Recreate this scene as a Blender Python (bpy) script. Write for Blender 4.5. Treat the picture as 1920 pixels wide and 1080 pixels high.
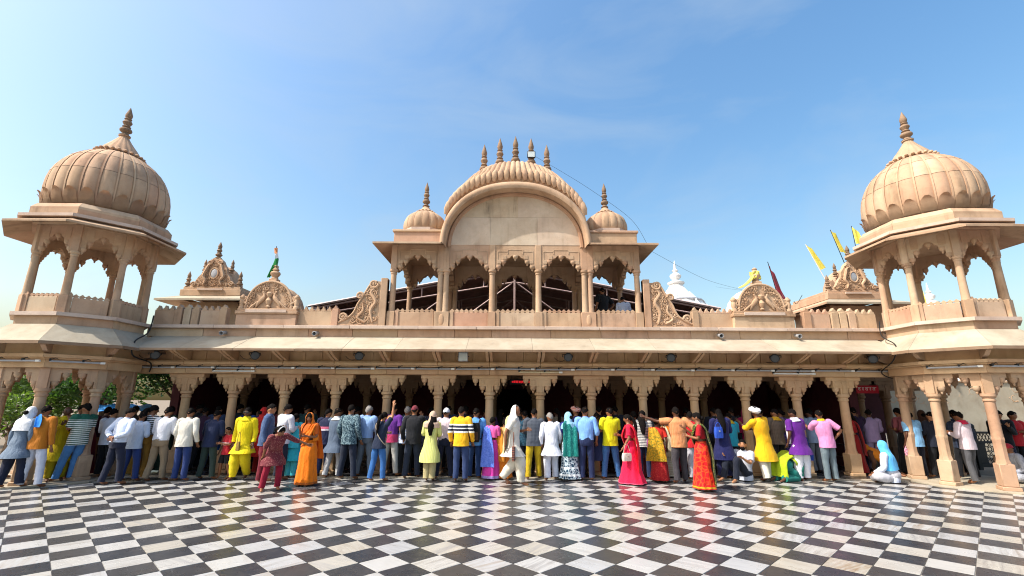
import bpy, math, random
from mathutils import Vector, Matrix, noise
random.seed(7)
for o in list(bpy.data.objects): bpy.data.objects.remove(o)
SC = bpy.context.scene
COL = SC.collection
PI = math.pi
R = math.radians

# ------------------------------------------------------------------ camera
cam_d = bpy.data.cameras.new('camera'); cam = bpy.data.objects.new('camera', cam_d); COL.objects.link(cam)
cam_d.sensor_width = 36.0; cam_d.lens = 36.0*880/1920; cam_d.clip_start = 0.1; cam_d.clip_end = 4000
cam.location = (-0.09, 0, 1.8)
cam.rotation_euler = (Matrix.Rotation(R(90+13.6), 3, 'X') @ Matrix.Rotation(R(0.32), 3, 'Z')).to_euler()
SC.camera = cam
SC.cycles.filter_width = 1.1
SC.render.resolution_x = 1024; SC.render.resolution_y = 576

# ------------------------------------------------------------------ sky and sun
SUN_EL = R(50); sun_dir = Vector((0.915, 0.40, 0)).normalized()*math.cos(SUN_EL) + Vector((0, 0, -math.sin(SUN_EL)))
W = bpy.data.worlds.new('World'); SC.world = W; W.use_nodes = True
wn = W.node_tree.nodes; wl = W.node_tree.links
bg = wn['Background']; sky = wn.new('ShaderNodeTexSky'); sky.sky_type = 'NISHITA'; sky.sun_disc = False
sky.sun_elevation = SUN_EL; sky.sun_rotation = math.atan2(-sun_dir.x, -sun_dir.y)
sky.air_density = 1.45; sky.dust_density = 4.2; sky.ozone_density = 1.0; sky.altitude = 0
hs = wn.new('ShaderNodeHueSaturation'); hs.inputs['Saturation'].default_value = 1.36; hs.inputs['Value'].default_value = 1.30; wl.new(sky.outputs[0], hs.inputs['Color']); tint = wn.new('ShaderNodeMix'); tint.data_type = 'RGBA'; tint.blend_type = 'MULTIPLY'; tint.inputs[0].default_value = 1; tint.inputs[7].default_value = (1.0, 1.0, 0.98, 1); wl.new(hs.outputs[0], tint.inputs[6]); 
wtc = wn.new('ShaderNodeTexCoord'); wmp = wn.new('ShaderNodeMapping'); wmp.inputs['Scale'].default_value = (1.2, 1.2, 3.2); wl.new(wtc.outputs['Generated'], wmp.inputs['Vector'])
wnz = wn.new('ShaderNodeTexNoise'); wnz.inputs['Scale'].default_value = 1.7; wnz.inputs['Detail'].default_value = 7; wnz.inputs['Roughness'].default_value = 0.55; wnz.inputs['Distortion'].default_value = 0.8; wl.new(wmp.outputs[0], wnz.inputs['Vector'])
wrp = wn.new('ShaderNodeMapRange'); wrp.inputs[1].default_value = 0.46; wrp.inputs[2].default_value = 0.78; wrp.inputs[4].default_value = 0.42; wl.new(wnz.outputs[0], wrp.inputs[0])
veil = wn.new('ShaderNodeMix'); veil.data_type = 'RGBA'; veil.inputs[7].default_value = (2.9, 3.5, 4.1, 1); wl.new(wrp.outputs[0], veil.inputs[0]); wl.new(tint.outputs[2], veil.inputs[6]); wl.new(veil.outputs[2], bg.inputs[0])   # thin high haze
bg.inputs[1].default_value = 0.15
sl = bpy.data.lights.new('sun', 'SUN'); sl.energy = 4.6; sl.angle = R(0.53); sl.color = (1.0, 0.945, 0.87)
sun = bpy.data.objects.new('sun', sl); COL.objects.link(sun); sun.location = (-20, -8, 30)
sun.rotation_euler = sun_dir.to_track_quat('-Z', 'Y').to_euler()
SC.view_settings.view_transform = 'Standard'; SC.view_settings.look = 'None'
SC.view_settings.exposure = 0.42; SC.view_settings.gamma = 1.0
SC.view_settings.use_curve_mapping = False

# ------------------------------------------------------------------ helpers: meshes
class MB:
    """collects faces for ONE mesh"""
    def __init__(s): s.v = []; s.f = []
    def add(s, vs, fs):
        o = len(s.v); s.v += [tuple(p) for p in vs]; s.f += [tuple(i+o for i in f) for f in fs]; return s
    def box(s, x0, x1, y0, y1, z0, z1, b=0.0):
        if b <= 0:
            v = [(x, y, z) for z in (z0, z1) for y in (y0, y1) for x in (x0, x1)]
            return s.add(v, [(0,2,3,1),(4,5,7,6),(0,1,5,4),(2,6,7,3),(0,4,6,2),(1,3,7,5)])
        X, Y, Z = (x0, x1), (y0, y1), (z0, z1); v = []; idx = {}
        for i in (0, 1):
            for j in (0, 1):
                for k in (0, 1):
                    sx, sy, sz = (1, -1)[i], (1, -1)[j], (1, -1)[k]
                    for a in range(3):
                        p = [X[i]+sx*b, Y[j]+sy*b, Z[k]+sz*b]
                        p[a] = (X[i], Y[j], Z[k])[a]
                        idx[i, j, k, a] = len(v); v.append(p)
        f = []
        for i in (0, 1):
            q = [idx[i, 0, 0, 0], idx[i, 1, 0, 0], idx[i, 1, 1, 0], idx[i, 0, 1, 0]]; f.append(q if i else q[::-1])
            q = [idx[0, i, 0, 1], idx[0, i, 1, 1], idx[1, i, 1, 1], idx[1, i, 0, 1]]; f.append(q if i else q[::-1])
            q = [idx[0, 0, i, 2], idx[1, 0, i, 2], idx[1, 1, i, 2], idx[0, 1, i, 2]]; f.append(q if i else q[::-1])
        for i in (0, 1):
            for j in (0, 1):
                f.append((idx[0, i, j, 1], idx[1, i, j, 1], idx[1, i, j, 2], idx[0, i, j, 2]))
                f.append((idx[i, 0, j, 0], idx[i, 1, j, 0], idx[i, 1, j, 2], idx[i, 0, j, 2]))
                f.append((idx[i, j, 0, 0], idx[i, j, 1, 0], idx[i, j, 1, 1], idx[i, j, 0, 1]))
                for k in (0, 1): pass
        for i in (0, 1):
            for j in (0, 1):
                for k in (0, 1): f.append((idx[i, j, k, 0], idx[i, j, k, 1], idx[i, j, k, 2]))
        s.add(v, f); s.fix = True; return s
    def lathe(s, prof, n=16, c=(0, 0, 0), lob=None, a0=0, ph=0):
        v = []; m = len(prof)
        for r, z in prof:
            for k in range(n):
                a = 2*PI*k/n + ph; q = r*(lob(a) if lob else 1)
                v.append((c[0]+q*math.cos(a), c[1]+q*math.sin(a), c[2]+z))
        f = []
        for i in range(m-1):
            for k in range(n):
                k2 = (k+1) % n; f.append((i*n+k, i*n+k2, (i+1)*n+k2, (i+1)*n+k))
        f.append(tuple(range(n))[::-1]); f.append(tuple((m-1)*n+k for k in range(n)))
        return s.add(v, f)
    def tube(s, pts, rad, n=8, flat=None):
        pts = [Vector(p) for p in pts]; m = len(pts)
        if not isinstance(rad, (list, tuple)): rad = [rad]*m
        v = []; up = None
        for i, p in enumerate(pts):
            t = (pts[min(i+1, m-1)]-pts[max(i-1, 0)])
            t = t.normalized() if t.length > 1e-9 else Vector((0, 0, 1))
            if up is None:
                up = Vector((0, 0, 1)) if abs(t.z) < 0.9 else Vector((0, 1, 0))
            u = t.cross(up)
            if u.length < 1e-6: u = t.orthogonal()
            u.normalize(); w = u.cross(t).normalized(); up = w
            for k in range(n):
                a = 2*PI*k/n
                v.append(p + u*math.cos(a)*rad[i] + w*math.sin(a)*rad[i]*(flat or 1))
        f = []
        for i in range(m-1):
            for k in range(n):
                k2 = (k+1) % n; f.append((i*n+k, i*n+k2, (i+1)*n+k2, (i+1)*n+k))
        f.append(tuple(range(n))[::-1]); f.append(tuple((m-1)*n+k for k in range(n)))
        return s.add(v, f)
    def strip(s, xs, lo, hi, y0, y1):
        """upright slab between two height lines over xs, from y0 (front) to y1"""
        n = len(xs); v = []
        for y in (y0, y1):
            v += [(xs[i], y, lo[i]) for i in range(n)] + [(xs[i], y, hi[i]) for i in range(n)]
        f = []; B = 2*n
        for i in range(n-1):
            if abs(xs[i+1]-xs[i]) > 1e-6:
                f.append((i, i+1, n+i+1, n+i)); f.append((B+i+1, B+i, B+n+i, B+n+i+1))
            f.append((i+1, i, B+i, B+i+1)); f.append((n+i, n+i+1, B+n+i+1, B+n+i))
        f.append((0, n, B+n, B)); f.append((n-1, B+n-1, B+2*n-1, 2*n-1))
        return s.add(v, f)
    def prism(s, poly, a0, a1, axis='y'):
        n = len(poly)
        def P(p, a): return {'y': (p[0], a, p[1]), 'x': (a, p[0], p[1]), 'z': (p[0], p[1], a)}[axis]
        v = [P(p, a0) for p in poly] + [P(p, a1) for p in poly]
        f = [tuple(range(n)), tuple(range(2*n-1, n-1, -1))]
        for i in range(n): j = (i+1) % n; f.append((i, n+i, n+j, j))
        s.add(v, f); s.fix = True; return s
    def ball(s, c, r, n=12, m=8):
        if not isinstance(r, (tuple, list)): r = (r, r, r)
        v = [(c[0], c[1], c[2]-r[2])]
        for i in range(1, m):
            t = PI*i/m
            for k in range(n):
                a = 2*PI*k/n; v.append((c[0]+r[0]*math.sin(t)*math.cos(a), c[1]+r[1]*math.sin(t)*math.sin(a), c[2]-r[2]*math.cos(t)))
        v.append((c[0], c[1], c[2]+r[2])); f = []
        for k in range(n): f.append((0, 1+(k+1) % n, 1+k))
        for i in range(m-2):
            for k in range(n):
                k2 = (k+1) % n; f.append((1+i*n+k, 1+i*n+k2, 1+(i+1)*n+k2, 1+(i+1)*n+k))
        e = len(v)-1; b = 1+(m-2)*n
        for k in range(n): f.append((b+k, b+(k+1) % n, e))
        return s.add(v, f)
    def grid(s, P, close=False):
        """P: rows of points"""
        n = len(P[0]); v = [p for r in P for p in r]; f = []
        for i in range(len(P)-1):
            for k in range(n if close else n-1):
                k2 = (k+1) % n; f.append((i*n+k, i*n+k2, (i+1)*n+k2, (i+1)*n+k))
        return s.add(v, f)
    def rot(s, ang, axis='Z', c=(0, 0, 0)):
        m = Matrix.Rotation(ang, 3, axis); c = Vector(c)
        s.v = [tuple(m @ (Vector(p)-c)+c) for p in s.v]; return s
    def mesh(s, name, smooth=40):
        me = bpy.data.meshes.new(name); me.from_pydata(s.v, [], s.f); me.validate()
        if getattr(s, 'fix', False):
            import bmesh
            bm = bmesh.new(); bm.from_mesh(me); bmesh.ops.recalc_face_normals(bm, faces=bm.faces); bm.to_mesh(me); bm.free()
        if smooth:
            me.polygons.foreach_set('use_smooth', [True]*len(me.polygons)); me.set_sharp_from_angle(angle=R(smooth))
        me.update(); return me

def obj(name, mesh, mat=None, parent=None, loc=(0, 0, 0), rz=0.0, sc=None, smooth=40):
    """one mesh object; mesh may be an MB or shared mesh data"""
    if isinstance(mesh, MB): mesh = mesh.mesh(name, smooth)
    if mat and not mesh.materials: mesh.materials.append(mat)
    o = bpy.data.objects.new(name, mesh); COL.objects.link(o)
    o.location = loc
    if isinstance(rz, (tuple, list)): o.rotation_euler = rz
    else: o.rotation_euler = (0, 0, rz)
    if sc: o.scale = sc if isinstance(sc, (tuple, list)) else (sc, sc, sc)
    if parent: o.parent = parent
    if mat:
        if mesh.materials[0] != mat:
            o.material_slots[0].link = 'OBJECT'; o.material_slots[0].material = mat
    return o
def thing(name, label, cat, loc=(0, 0, 0), rz=0.0, group=None):
    o = bpy.data.objects.new(name, None); COL.objects.link(o); o.location = loc; o.rotation_euler = (0, 0, rz)
    o.empty_display_size = 0.2
    return tag(o, label, cat, group)
def tag(o, label, cat, group=None):
    o['label'] = label; o['category'] = cat
    if group: o['group'] = group
    return o
def struct(o): o['kind'] = 'structure'; return o
def lerp(a, b, t): return a+(b-a)*t
def cat_rom(P, n):
    """resample a polyline of points smoothly"""
    P = [Vector(p) for p in P]; out = []
    for i in range(len(P)-1):
        a, b, c, d = P[max(i-1, 0)], P[i], P[i+1], P[min(i+2, len(P)-1)]
        for k in range(n):
            t = k/n; out.append(0.5*((2*b)+(c-a)*t+(2*a-5*b+4*c-d)*t*t+(3*b-a-3*c+d)*t**3))
    out.append(P[-1]); return out

# ------------------------------------------------------------------ helpers: materials
def new_mat(name):
    m = bpy.data.materials.new(name); m.use_nodes = True
    nt = m.node_tree; b = nt.nodes['Principled BSDF']; return m, nt, b
def N(nt, t, **kw):
    n = nt.nodes.new(t)
    for k, v in kw.items(): setattr(n, k, v)
    return n
def mixc(nt, fac, a, b, mode='MIX'):
    m = N(nt, 'ShaderNodeMix', data_type='RGBA', blend_type=mode)
    for sock, val in ((m.inputs[0], fac), (m.inputs[6], a), (m.inputs[7], b)):
        if hasattr(val, 'is_output'): nt.links.new(val, sock)
        elif isinstance(val, (int, float)): sock.default_value = val
        else: sock.default_value = (*val[:3], 1)
    return m.outputs[2]
def ramp(nt, fac, stops):
    r = N(nt, 'ShaderNodeValToRGB'); nt.links.new(fac, r.inputs[0]); e = r.color_ramp.elements
    e[0].position = 0.0; e[1].position = 1.0
    for p, c in stops[1:-1]: e.new(p)
    e[len(stops)-1].position = stops[-1][0]; e[0].position = stops[0][0]
    for i, (p, c) in enumerate(stops): e[i].color = (*c, 1) if not isinstance(c, (int, float)) else (c, c, c, 1)
    return r.outputs[0]
def noise_t(nt, co, scale, detail=4, rough=0.55, dist=0.0):
    n = N(nt, 'ShaderNodeTexNoise'); n.inputs['Scale'].default_value = scale; n.inputs['Detail'].default_value = detail
    n.inputs['Roughness'].default_value = rough; n.inputs['Distortion'].default_value = dist
    if co is not None: nt.links.new(co, n.inputs['Vector'])
    return n.outputs[0]
def mapped(nt, co, scale=(1, 1, 1), rot=(0, 0, 0)):
    m = N(nt, 'ShaderNodeMapping'); m.inputs['Scale'].default_value = scale; m.inputs['Rotation'].default_value = rot
    nt.links.new(co, m.inputs['Vector']); return m.outputs[0]
def mth(nt, op, a, b=None):
    m = N(nt, 'ShaderNodeMath', operation=op)
    for s, v in ((m.inputs[0], a), (m.inputs[1], b)):
        if v is None: continue
        if hasattr(v, 'is_output'): nt.links.new(v, s)
        else: s.default_value = v
    return m.outputs[0]
def bump(nt, b, h, strength=0.3, dist=0.01):
    n = N(nt, 'ShaderNodeBump'); n.inputs['Strength'].default_value = strength; n.inputs['Distance'].default_value = dist
    nt.links.new(h, n.inputs['Height']); nt.links.new(n.outputs[0], b.inputs['Normal'])

def sandstone(name, tints, stain=0.55, rough=0.85, streak=0.7, stain_col=(0.10, 0.065, 0.04), rel=True):
    """weathered sandstone: a tint per slab, mottling, rain streaks, a little patina"""
    m, nt, b = new_mat(name)
    oi = N(nt, 'ShaderNodeObjectInfo'); geo = N(nt, 'ShaderNodeNewGeometry'); co = geo.outputs['Position']
    tints = [(r*0.99, g_*1.02, b_*1.01) for r, g_, b_ in tints]; k = len(tints); base = ramp(nt, oi.outputs['Random'], [(i/max(k-1, 1), t) for i, t in enumerate(tints)])
    n1 = noise_t(nt, co, 1.7, 5, 0.6, 0.4)
    c = mixc(nt, mth(nt, 'MULTIPLY', ramp(nt, n1, [(0.35, 0.0), (0.65, 1.0)]), 0.8), base, mixc(nt, 1.0, base, (0.78, 0.72, 0.68), 'MULTIPLY'))
    n2 = noise_t(nt, co, 9.0, 5, 0.65)
    c = mixc(nt, mth(nt, 'MULTIPLY', ramp(nt, n2, [(0.45, 0.0), (0.75, 1.0)]), 0.35), c, mixc(nt, 1.0, c, (1.18, 1.12, 1.05), 'MULTIPLY'))
    n3 = noise_t(nt, mapped(nt, co, (5.5, 5.5, 0.45)), 1.0, 4, 0.6)
    sm = mth(nt, 'MULTIPLY', ramp(nt, n3, [(0.52, 0.0), (0.74, 1.0)]), ramp(nt, n1, [(0.38, 0.0), (0.62, 1.0)]))
    c = mixc(nt, mth(nt, 'MULTIPLY', sm, streak), c, mixc(nt, 0.75, c, stain_col))
    n4 = noise_t(nt, co, 0.55, 6, 0.7, 1.2)
    c = mixc(nt, mth(nt, 'MULTIPLY', ramp(nt, n4, [(0.56, 0.0), (0.72, 1.0)]), stain), c, mixc(nt, 0.6, c, stain_col))
    n5 = noise_t(nt, co, 30.0, 3, 0.7); c = mixc(nt, mth(nt, 'MULTIPLY', ramp(nt, n5, [(0.60, 0.0), (0.72, 1.0)]), 0.35), c, mixc(nt, 0.6, c, stain_col))
    nt.links.new(c, b.inputs['Base Color']); b.inputs['Roughness'].default_value = rough
    b.inputs['Specular IOR Level'].default_value = 0.25
    if rel: bump(nt, b, noise_t(nt, co, 55, 5, 0.7), 0.25, 0.006)
    return m
def plain(name, col, rough=0.6, metal=0.0, var=0.12, scale=6.0, bumpy=0.1, spec=0.4):
    m, nt, b = new_mat(name); geo = N(nt, 'ShaderNodeTexCoord')
    n = noise_t(nt, geo.outputs['Object'], scale, 4, 0.6)
    d = [max(0, x*(1-var*1.6)) for x in col]; l = [min(1, x*(1+var)) for x in col]
    nt.links.new(ramp(nt, n, [(0.3, d), (0.7, l)]), b.inputs['Base Color'])
    b.inputs['Roughness'].default_value = rough; b.inputs['Metallic'].default_value = metal
    b.inputs['Specular IOR Level'].default_value = spec
    if bumpy: bump(nt, b, noise_t(nt, geo.outputs['Object'], scale*9, 3), bumpy, 0.004)
    return m
STONE = sandstone('sandstone', [(0.45, 0.295, 0.19), (0.51, 0.35, 0.235), (0.47, 0.285, 0.19), (0.53, 0.385, 0.265), (0.43, 0.29, 0.195), (0.50, 0.32, 0.22)])
SLAB = sandstone('sandstone_slabs', [(0.46, 0.28, 0.18), (0.53, 0.385, 0.26), (0.48, 0.27, 0.185), (0.55, 0.43, 0.31), (0.44, 0.305, 0.20), (0.52, 0.33, 0.24), (0.50, 0.36, 0.23)], stain=0.5, streak=0.7)
CARVED = sandstone('carved_sandstone', [(0.52, 0.34, 0.22), (0.54, 0.37, 0.25)], stain=0.2, streak=0.3)
FRIEZE = sandstone('bounce_tinted_sandstone', [(0.56, 0.36, 0.205), (0.60, 0.41, 0.25), (0.55, 0.335, 0.20), (0.59, 0.39, 0.225)], stain=0.45, streak=0.5, stain_col=(0.20, 0.11, 0.055))  # sandstone tinted lighter and warmer to stand in for bounce light under the eave
TYMP = sandstone('fill_tinted_sandstone', [(0.58, 0.455, 0.345), (0.60, 0.46, 0.36), (0.56, 0.45, 0.34)], stain=0.5, streak=0.6, stain_col=(0.16, 0.11, 0.07))  # gable stone colour lightened in place of fill light in the arch's shade
PETAL = sandstone('petal_sandstone', [(0.50, 0.34, 0.225), (0.55, 0.38, 0.26), (0.52, 0.34, 0.235)], stain=0.3, streak=0.4, rel=False)
EAVE = sandstone('eave_sandstone', [(0.39, 0.335, 0.265), (0.44, 0.385, 0.30), (0.415, 0.365, 0.29), (0.43, 0.35, 0.275)], stain=0.45, streak=0.4, stain_col=(0.16, 0.13, 0.09))
LEDGE = sandstone('pink_ledge_stone', [(0.55, 0.42, 0.35), (0.59, 0.47, 0.40), (0.53, 0.40, 0.33)], stain=0.25, streak=0.3, rough=0.6)
STAINED = sandstone('stained_sandstone', [(0.54, 0.41, 0.29), (0.56, 0.43, 0.30)], stain=1.0, streak=1.0, stain_col=(0.07, 0.055, 0.035))
FINIAL = sandstone('finial_stone', [(0.25, 0.17, 0.115), (0.30, 0.20, 0.135)], stain=0.6, streak=0.6)
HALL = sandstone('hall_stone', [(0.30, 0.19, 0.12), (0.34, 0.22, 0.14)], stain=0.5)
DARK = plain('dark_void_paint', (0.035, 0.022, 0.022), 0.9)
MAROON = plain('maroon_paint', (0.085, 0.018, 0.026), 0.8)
STEEL = plain('pinkish_steel', (0.45, 0.33, 0.31), 0.5, 0.0, 0.15)
GREYMETAL = plain('grey_metal', (0.42, 0.43, 0.45), 0.4, 0.3, 0.15)
BLACKMETAL = plain('black_metal', (0.02, 0.021, 0.023), 0.45, 0.2, 0.2)
CHROME = plain('steel_pipe', (0.6, 0.6, 0.62), 0.25, 0.9, 0.05)
WHITEP = plain('white_paint', (0.78, 0.78, 0.76), 0.6, 0, 0.08, 2.0)
LENS = plain('lamp_lens', (0.07, 0.08, 0.09), 0.25, 0.0, 0.1, 4, 0)
PALELENS = plain('pale_lamp_lens', (0.55, 0.62, 0.62), 0.2, 0.0, 0.1, 4, 0)
# ================================================================== the ground and the floor
g = MB(); 
g.grid([[(-900, -500, -0.06), (900, -500, -0.06)], [(-900, 1500, -0.06), (900, 1500, -0.06)]])
gm, nt, b = new_mat('dusty_ground'); geo = N(nt, 'ShaderNodeNewGeometry')
nt.links.new(ramp(nt, noise_t(nt, geo.outputs['Position'], 0.4, 6, 0.7), [(0.3, (0.16, 0.12, 0.085)), (0.7, (0.26, 0.21, 0.15))]), b.inputs['Base Color'])
b.inputs['Roughness'].default_value = 0.95
struct(obj('ground', g, gm))

def marble(name, dark):
    m, nt, b = new_mat(name)
    at = N(nt, 'ShaderNodeAttribute', attribute_name='rnd'); oi = N(nt, 'ShaderNodeObjectInfo'); geo = N(nt, 'ShaderNodeNewGeometry')
    rnd = mth(nt, 'FRACT', mth(nt, 'ADD', at.outputs['Fac'], oi.outputs['Random']))
    wn_ = N(nt, 'ShaderNodeTexWhiteNoise', noise_dimensions='1D'); nt.links.new(rnd, wn_.inputs['W'])
    sep = N(nt, 'ShaderNodeSeparateColor'); nt.links.new(wn_.outputs['Color'], sep.inputs[0])
    rot = N(nt, 'ShaderNodeVectorRotate', rotation_type='Z_AXIS'); nt.links.new(geo.outputs['Position'], rot.inputs['Vector'])
    nt.links.new(mth(nt, 'ADD', mth(nt, 'MULTIPLY', mth(nt, 'ROUND', mth(nt, 'MULTIPLY', sep.outputs[0], 1.0)), PI/2), mth(nt, 'ADD', mth(nt, 'MULTIPLY', sep.outputs[1], 0.5), 0.5)), rot.inputs['Angle'])
    off = N(nt, 'ShaderNodeVectorMath', operation='ADD'); nt.links.new(rot.outputs[0], off.inputs[0])
    sc = N(nt, 'ShaderNodeVectorMath', operation='SCALE'); nt.links.new(wn_.outputs['Color'], sc.inputs[0]); sc.inputs['Scale'].default_value = 37.0
    nt.links.new(sc.outputs[0], off.inputs[1]); co = off.outputs[0]
    pos = geo.outputs['Position']
    if dark:
        c = ramp(nt, sep.outputs[2], [(0.0, (0.028, 0.032, 0.040)), (0.5, (0.038, 0.039, 0.043)), (1.0, (0.052, 0.050, 0.049))])
        n = noise_t(nt, co, 9, 6, 0.7); c = mixc(nt, mth(nt, 'MULTIPLY', ramp(nt, n, [(0.45, 0.0), (0.75, 1.0)]), 0.5), c, (0.075, 0.072, 0.07))
        v = noise_t(nt, mapped(nt, co, (2.0, 90.0, 1)), 1.0, 2, 0.5); c = mixc(nt, mth(nt, 'MULTIPLY', ramp(nt, v, [(0.70, 0.0), (0.74, 1.0)]), 0.4), c, (0.2, 0.2, 0.2))
    else:
        c = ramp(nt, sep.outputs[2], [(0.0, (0.37, 0.38, 0.39)), (0.35, (0.425, 0.43, 0.425)), (0.75, (0.43, 0.42, 0.39)), (1.0, (0.39, 0.365, 0.31))])
        v = noise_t(nt, mapped(nt, co, (1.4, 15.0, 1)), 1.0, 6, 0.68, 0.6)
        hue = ramp(nt, sep.outputs[1], [(0.0, (0.22, 0.225, 0.24)), (0.55, (0.26, 0.245, 0.22)), (1.0, (0.25, 0.175, 0.10))])
        amt = mth(nt, 'ADD', mth(nt, 'MULTIPLY', sep.outputs[0], 0.85), 0.2)
        c = mixc(nt, mth(nt, 'MULTIPLY', ramp(nt, v, [(0.44, 0.0), (0.66, 1.0)]), amt), c, hue)
        d = noise_t(nt, pos, 3.2, 6, 0.75); c = mixc(nt, mth(nt, 'MULTIPLY', ramp(nt, d, [(0.5, 0.0), (0.8, 1.0)]), 0.35), c, (0.27, 0.24, 0.19))
    sp = N(nt, 'ShaderNodeTexVoronoi'); sp.inputs['Scale'].default_value = 4.5; nt.links.new(pos, sp.inputs['Vector'])
    c = mixc(nt, mth(nt, 'MULTIPLY', ramp(nt, sp.outputs['Distance'], [(0.02, 1.0), (0.05, 0.0)]), 0.6), c, (0.30, 0.27, 0.22) if dark else (0.12, 0.10, 0.08))
    nt.links.new(c, b.inputs['Base Color'])
    rr = noise_t(nt, pos, 2.3, 6, 0.7)
    nt.links.new(ramp(nt, rr, [(0.3, 0.20), (0.75, 0.40)]), b.inputs['Roughness'])
    b.inputs['Specular IOR Level'].default_value = 0.5
    bump(nt, b, noise_t(nt, pos, 5.0, 3, 0.6), 0.05, 0.02)
    return m
WHITE_M = marble('white_marble', False); BLACK_M = marble('black_marble', True)
GROUT = plain('grout', (0.30, 0.28, 0.25), 0.8, 0, 0.25, 3)
TD = 0.4153; TX0, TY0 = -0.06, 5.95; BW = 0.20
E1 = Vector((1, 1, 0))/math.sqrt(2); E2 = Vector((-1, 1, 0))/math.sqrt(2); ORG = Vector((TX0, TY0, 0))
def tile_corner(i, j):
    return ORG + E1*(TD*i + (BW if i >= 16 else 0)) + E2*(TD*j + (BW if j >= 16 else 0))
floor = struct(obj('courtyard_floor', MB().box(-30, 30, -14, 12.2, -0.05, -0.011), GROUT))
def tile_faces(m, c, L1, L2, z=0.0):
    a = 0.0022; e = 0.003; P = []
    for (u, w, h) in ((a, a, -0.012), (L1-a, a, -0.012), (L1-a, L2-a, -0.012), (a, L2-a, -0.012), (a+e, a+e, z), (L1-a-e, a+e, z), (L1-a-e, L2-a-e, z), (a+e, L2-a-e, z)):
        P.append(c + E1*u + E2*w + Vector((0, 0, h)))
    m.add(P, [(4, 5, 6, 7), (0, 1, 5, 4), (1, 2, 6, 5), (2, 3, 7, 6), (3, 0, 4, 7)])
tiles = []
for i in range(-60, 30):
    for j in range(-60, 30):
        c = tile_corner(i, j); mid = c + (E1+E2)*TD*0.5
        if mid.y > 12.15 or mid.y < -9 or abs(mid.x) > 21: continue
        dk = (i+j) % 2 == 0
        tiles.append((i, j, c, mid, dk))
def in_view(p):
    d = p.y; return d > 4.6 and abs(p.x) < 0.3 + d*1.10
near = sorted([t for t in tiles if in_view(t[3])], key=lambda t: (t[3].x**2*0.3+t[3].y**2))[:300]
nk = {(t[0], t[1]) for t in near}
tm = MB(); tile_faces(tm, Vector((0, 0, 0)), TD, TD)
tile_w = tm.mesh('marble_tile', 0); tile_b = tile_w.copy(); tile_w.materials.append(WHITE_M); tile_b.materials.append(BLACK_M)
for t in near:
    o = obj('marble_tile', tile_b if t[4] else tile_w, None, floor, (t[2].x, t[2].y, 0.0012*math.sin(t[0]*12.9+t[1]*78.2)))
for dk, mm in ((False, WHITE_M), (True, BLACK_M)):
    m = MB(); rn = []
    for t in tiles:
        if t[4] == dk and (t[0], t[1]) not in nk: tile_faces(m, t[2], TD, TD); rn += [random.random()]*5
    me = m.mesh('far_tiles', 0); a = me.attributes.new('rnd', 'FLOAT', 'FACE'); a.data.foreach_set('value', rn)
    o = obj('white_tile_field' if not dk else 'black_tile_field', me, mm, floor); o['kind'] = 'stuff'
for nm, fn in (('left', 0), ('right', 1)):   # the two plain dark border bands that run with the tiles
    for k in range(-40, 24, 2):
        m = MB()
        if fn == 0: c = ORG + E1*(TD*k+(0 if k < 16 else BW)) + E2*(TD*16); L1, L2 = 2*TD, BW
        else: c = ORG + E1*(TD*16) + E2*(TD*k+(0 if k < 16 else BW)); L1, L2 = BW, 2*TD
        if c.y > 12.0 or c.y < -5 or abs(c.x) > 21: continue
        tile_faces(m, Vector((0, 0, 0)), L1, L2)
        obj('border_strip', m, BLACK_M, floor, c, smooth=0)

# ================================================================== shared carved pieces
def prof_finial(h, r):
    p = [(0.55, 0), (0.95, 0.03), (0.6, 0.07), (0.5, 0.12), (0.9, 0.17), (1.0, 0.21), (0.85, 0.26), (0.45, 0.29), (0.7, 0.33), (0.45, 0.37), (0.62, 0.42), (0.78, 0.47), (0.6, 0.53), (0.42, 0.55), (0.62, 0.59), (0.42, 0.62), (0.55, 0.66), (0.6, 0.72), (0.42, 0.82), (0.2, 0.92), (0.03, 1.0)]
    return [(a*r, z*h) for a, z in p]
FIN_M = MB().lathe(prof_finial(1.0, 0.13), 12).mesh('finial')
PEND_M = MB().lathe([(0.075, 0), (0.08, -0.012), (0.078, -0.05), (0.066, -0.085), (0.04, -0.11), (0.024, -0.12), (0.028, -0.135), (0.02, -0.165), (0.008, -0.178)], 12).mesh('pendant')
POT_M = MB().lathe([(0.5, 0), (0.62, 0.05), (0.45, 0.12), (0.75, 0.28), (0.85, 0.4), (0.7, 0.5), (0.4, 0.56), (0.6, 0.62), (0.5, 0.7), (0.35, 0.8), (0.45, 0.88), (0.25, 0.95), (0.05, 1.0)], 14).mesh('pot')
def crest_strip(w, h=0.085, pitch=0.125, zb=0.0, t0=-0.03, t1=0.03):
    """row of small rounded merlons with gaps below the notches"""
    n = max(2, round(w/pitch)); p = w/n; xs = []; lo = []; hi = []
    for k in range(n):
        for u in (0.0, 0.12, 0.28, 0.38, 0.5, 0.62, 0.72, 0.88):
            xs.append(-w/2+(k+u)*p); c = abs(u-0.5)*2
            hi.append(zb+h*(1.0 if c < 0.05 else 0.93 if c < 0.3 else 0.76 if c < 0.5 else 0.58 if c < 0.8 else 0.46)); lo.append(zb-0.006 if c < 0.72 else zb+h*0.28)
    xs.append(w/2); hi.append(zb+h*0.46); lo.append(zb+h*0.28)
    return MB().strip(xs, lo, hi, t0, t1)
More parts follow.
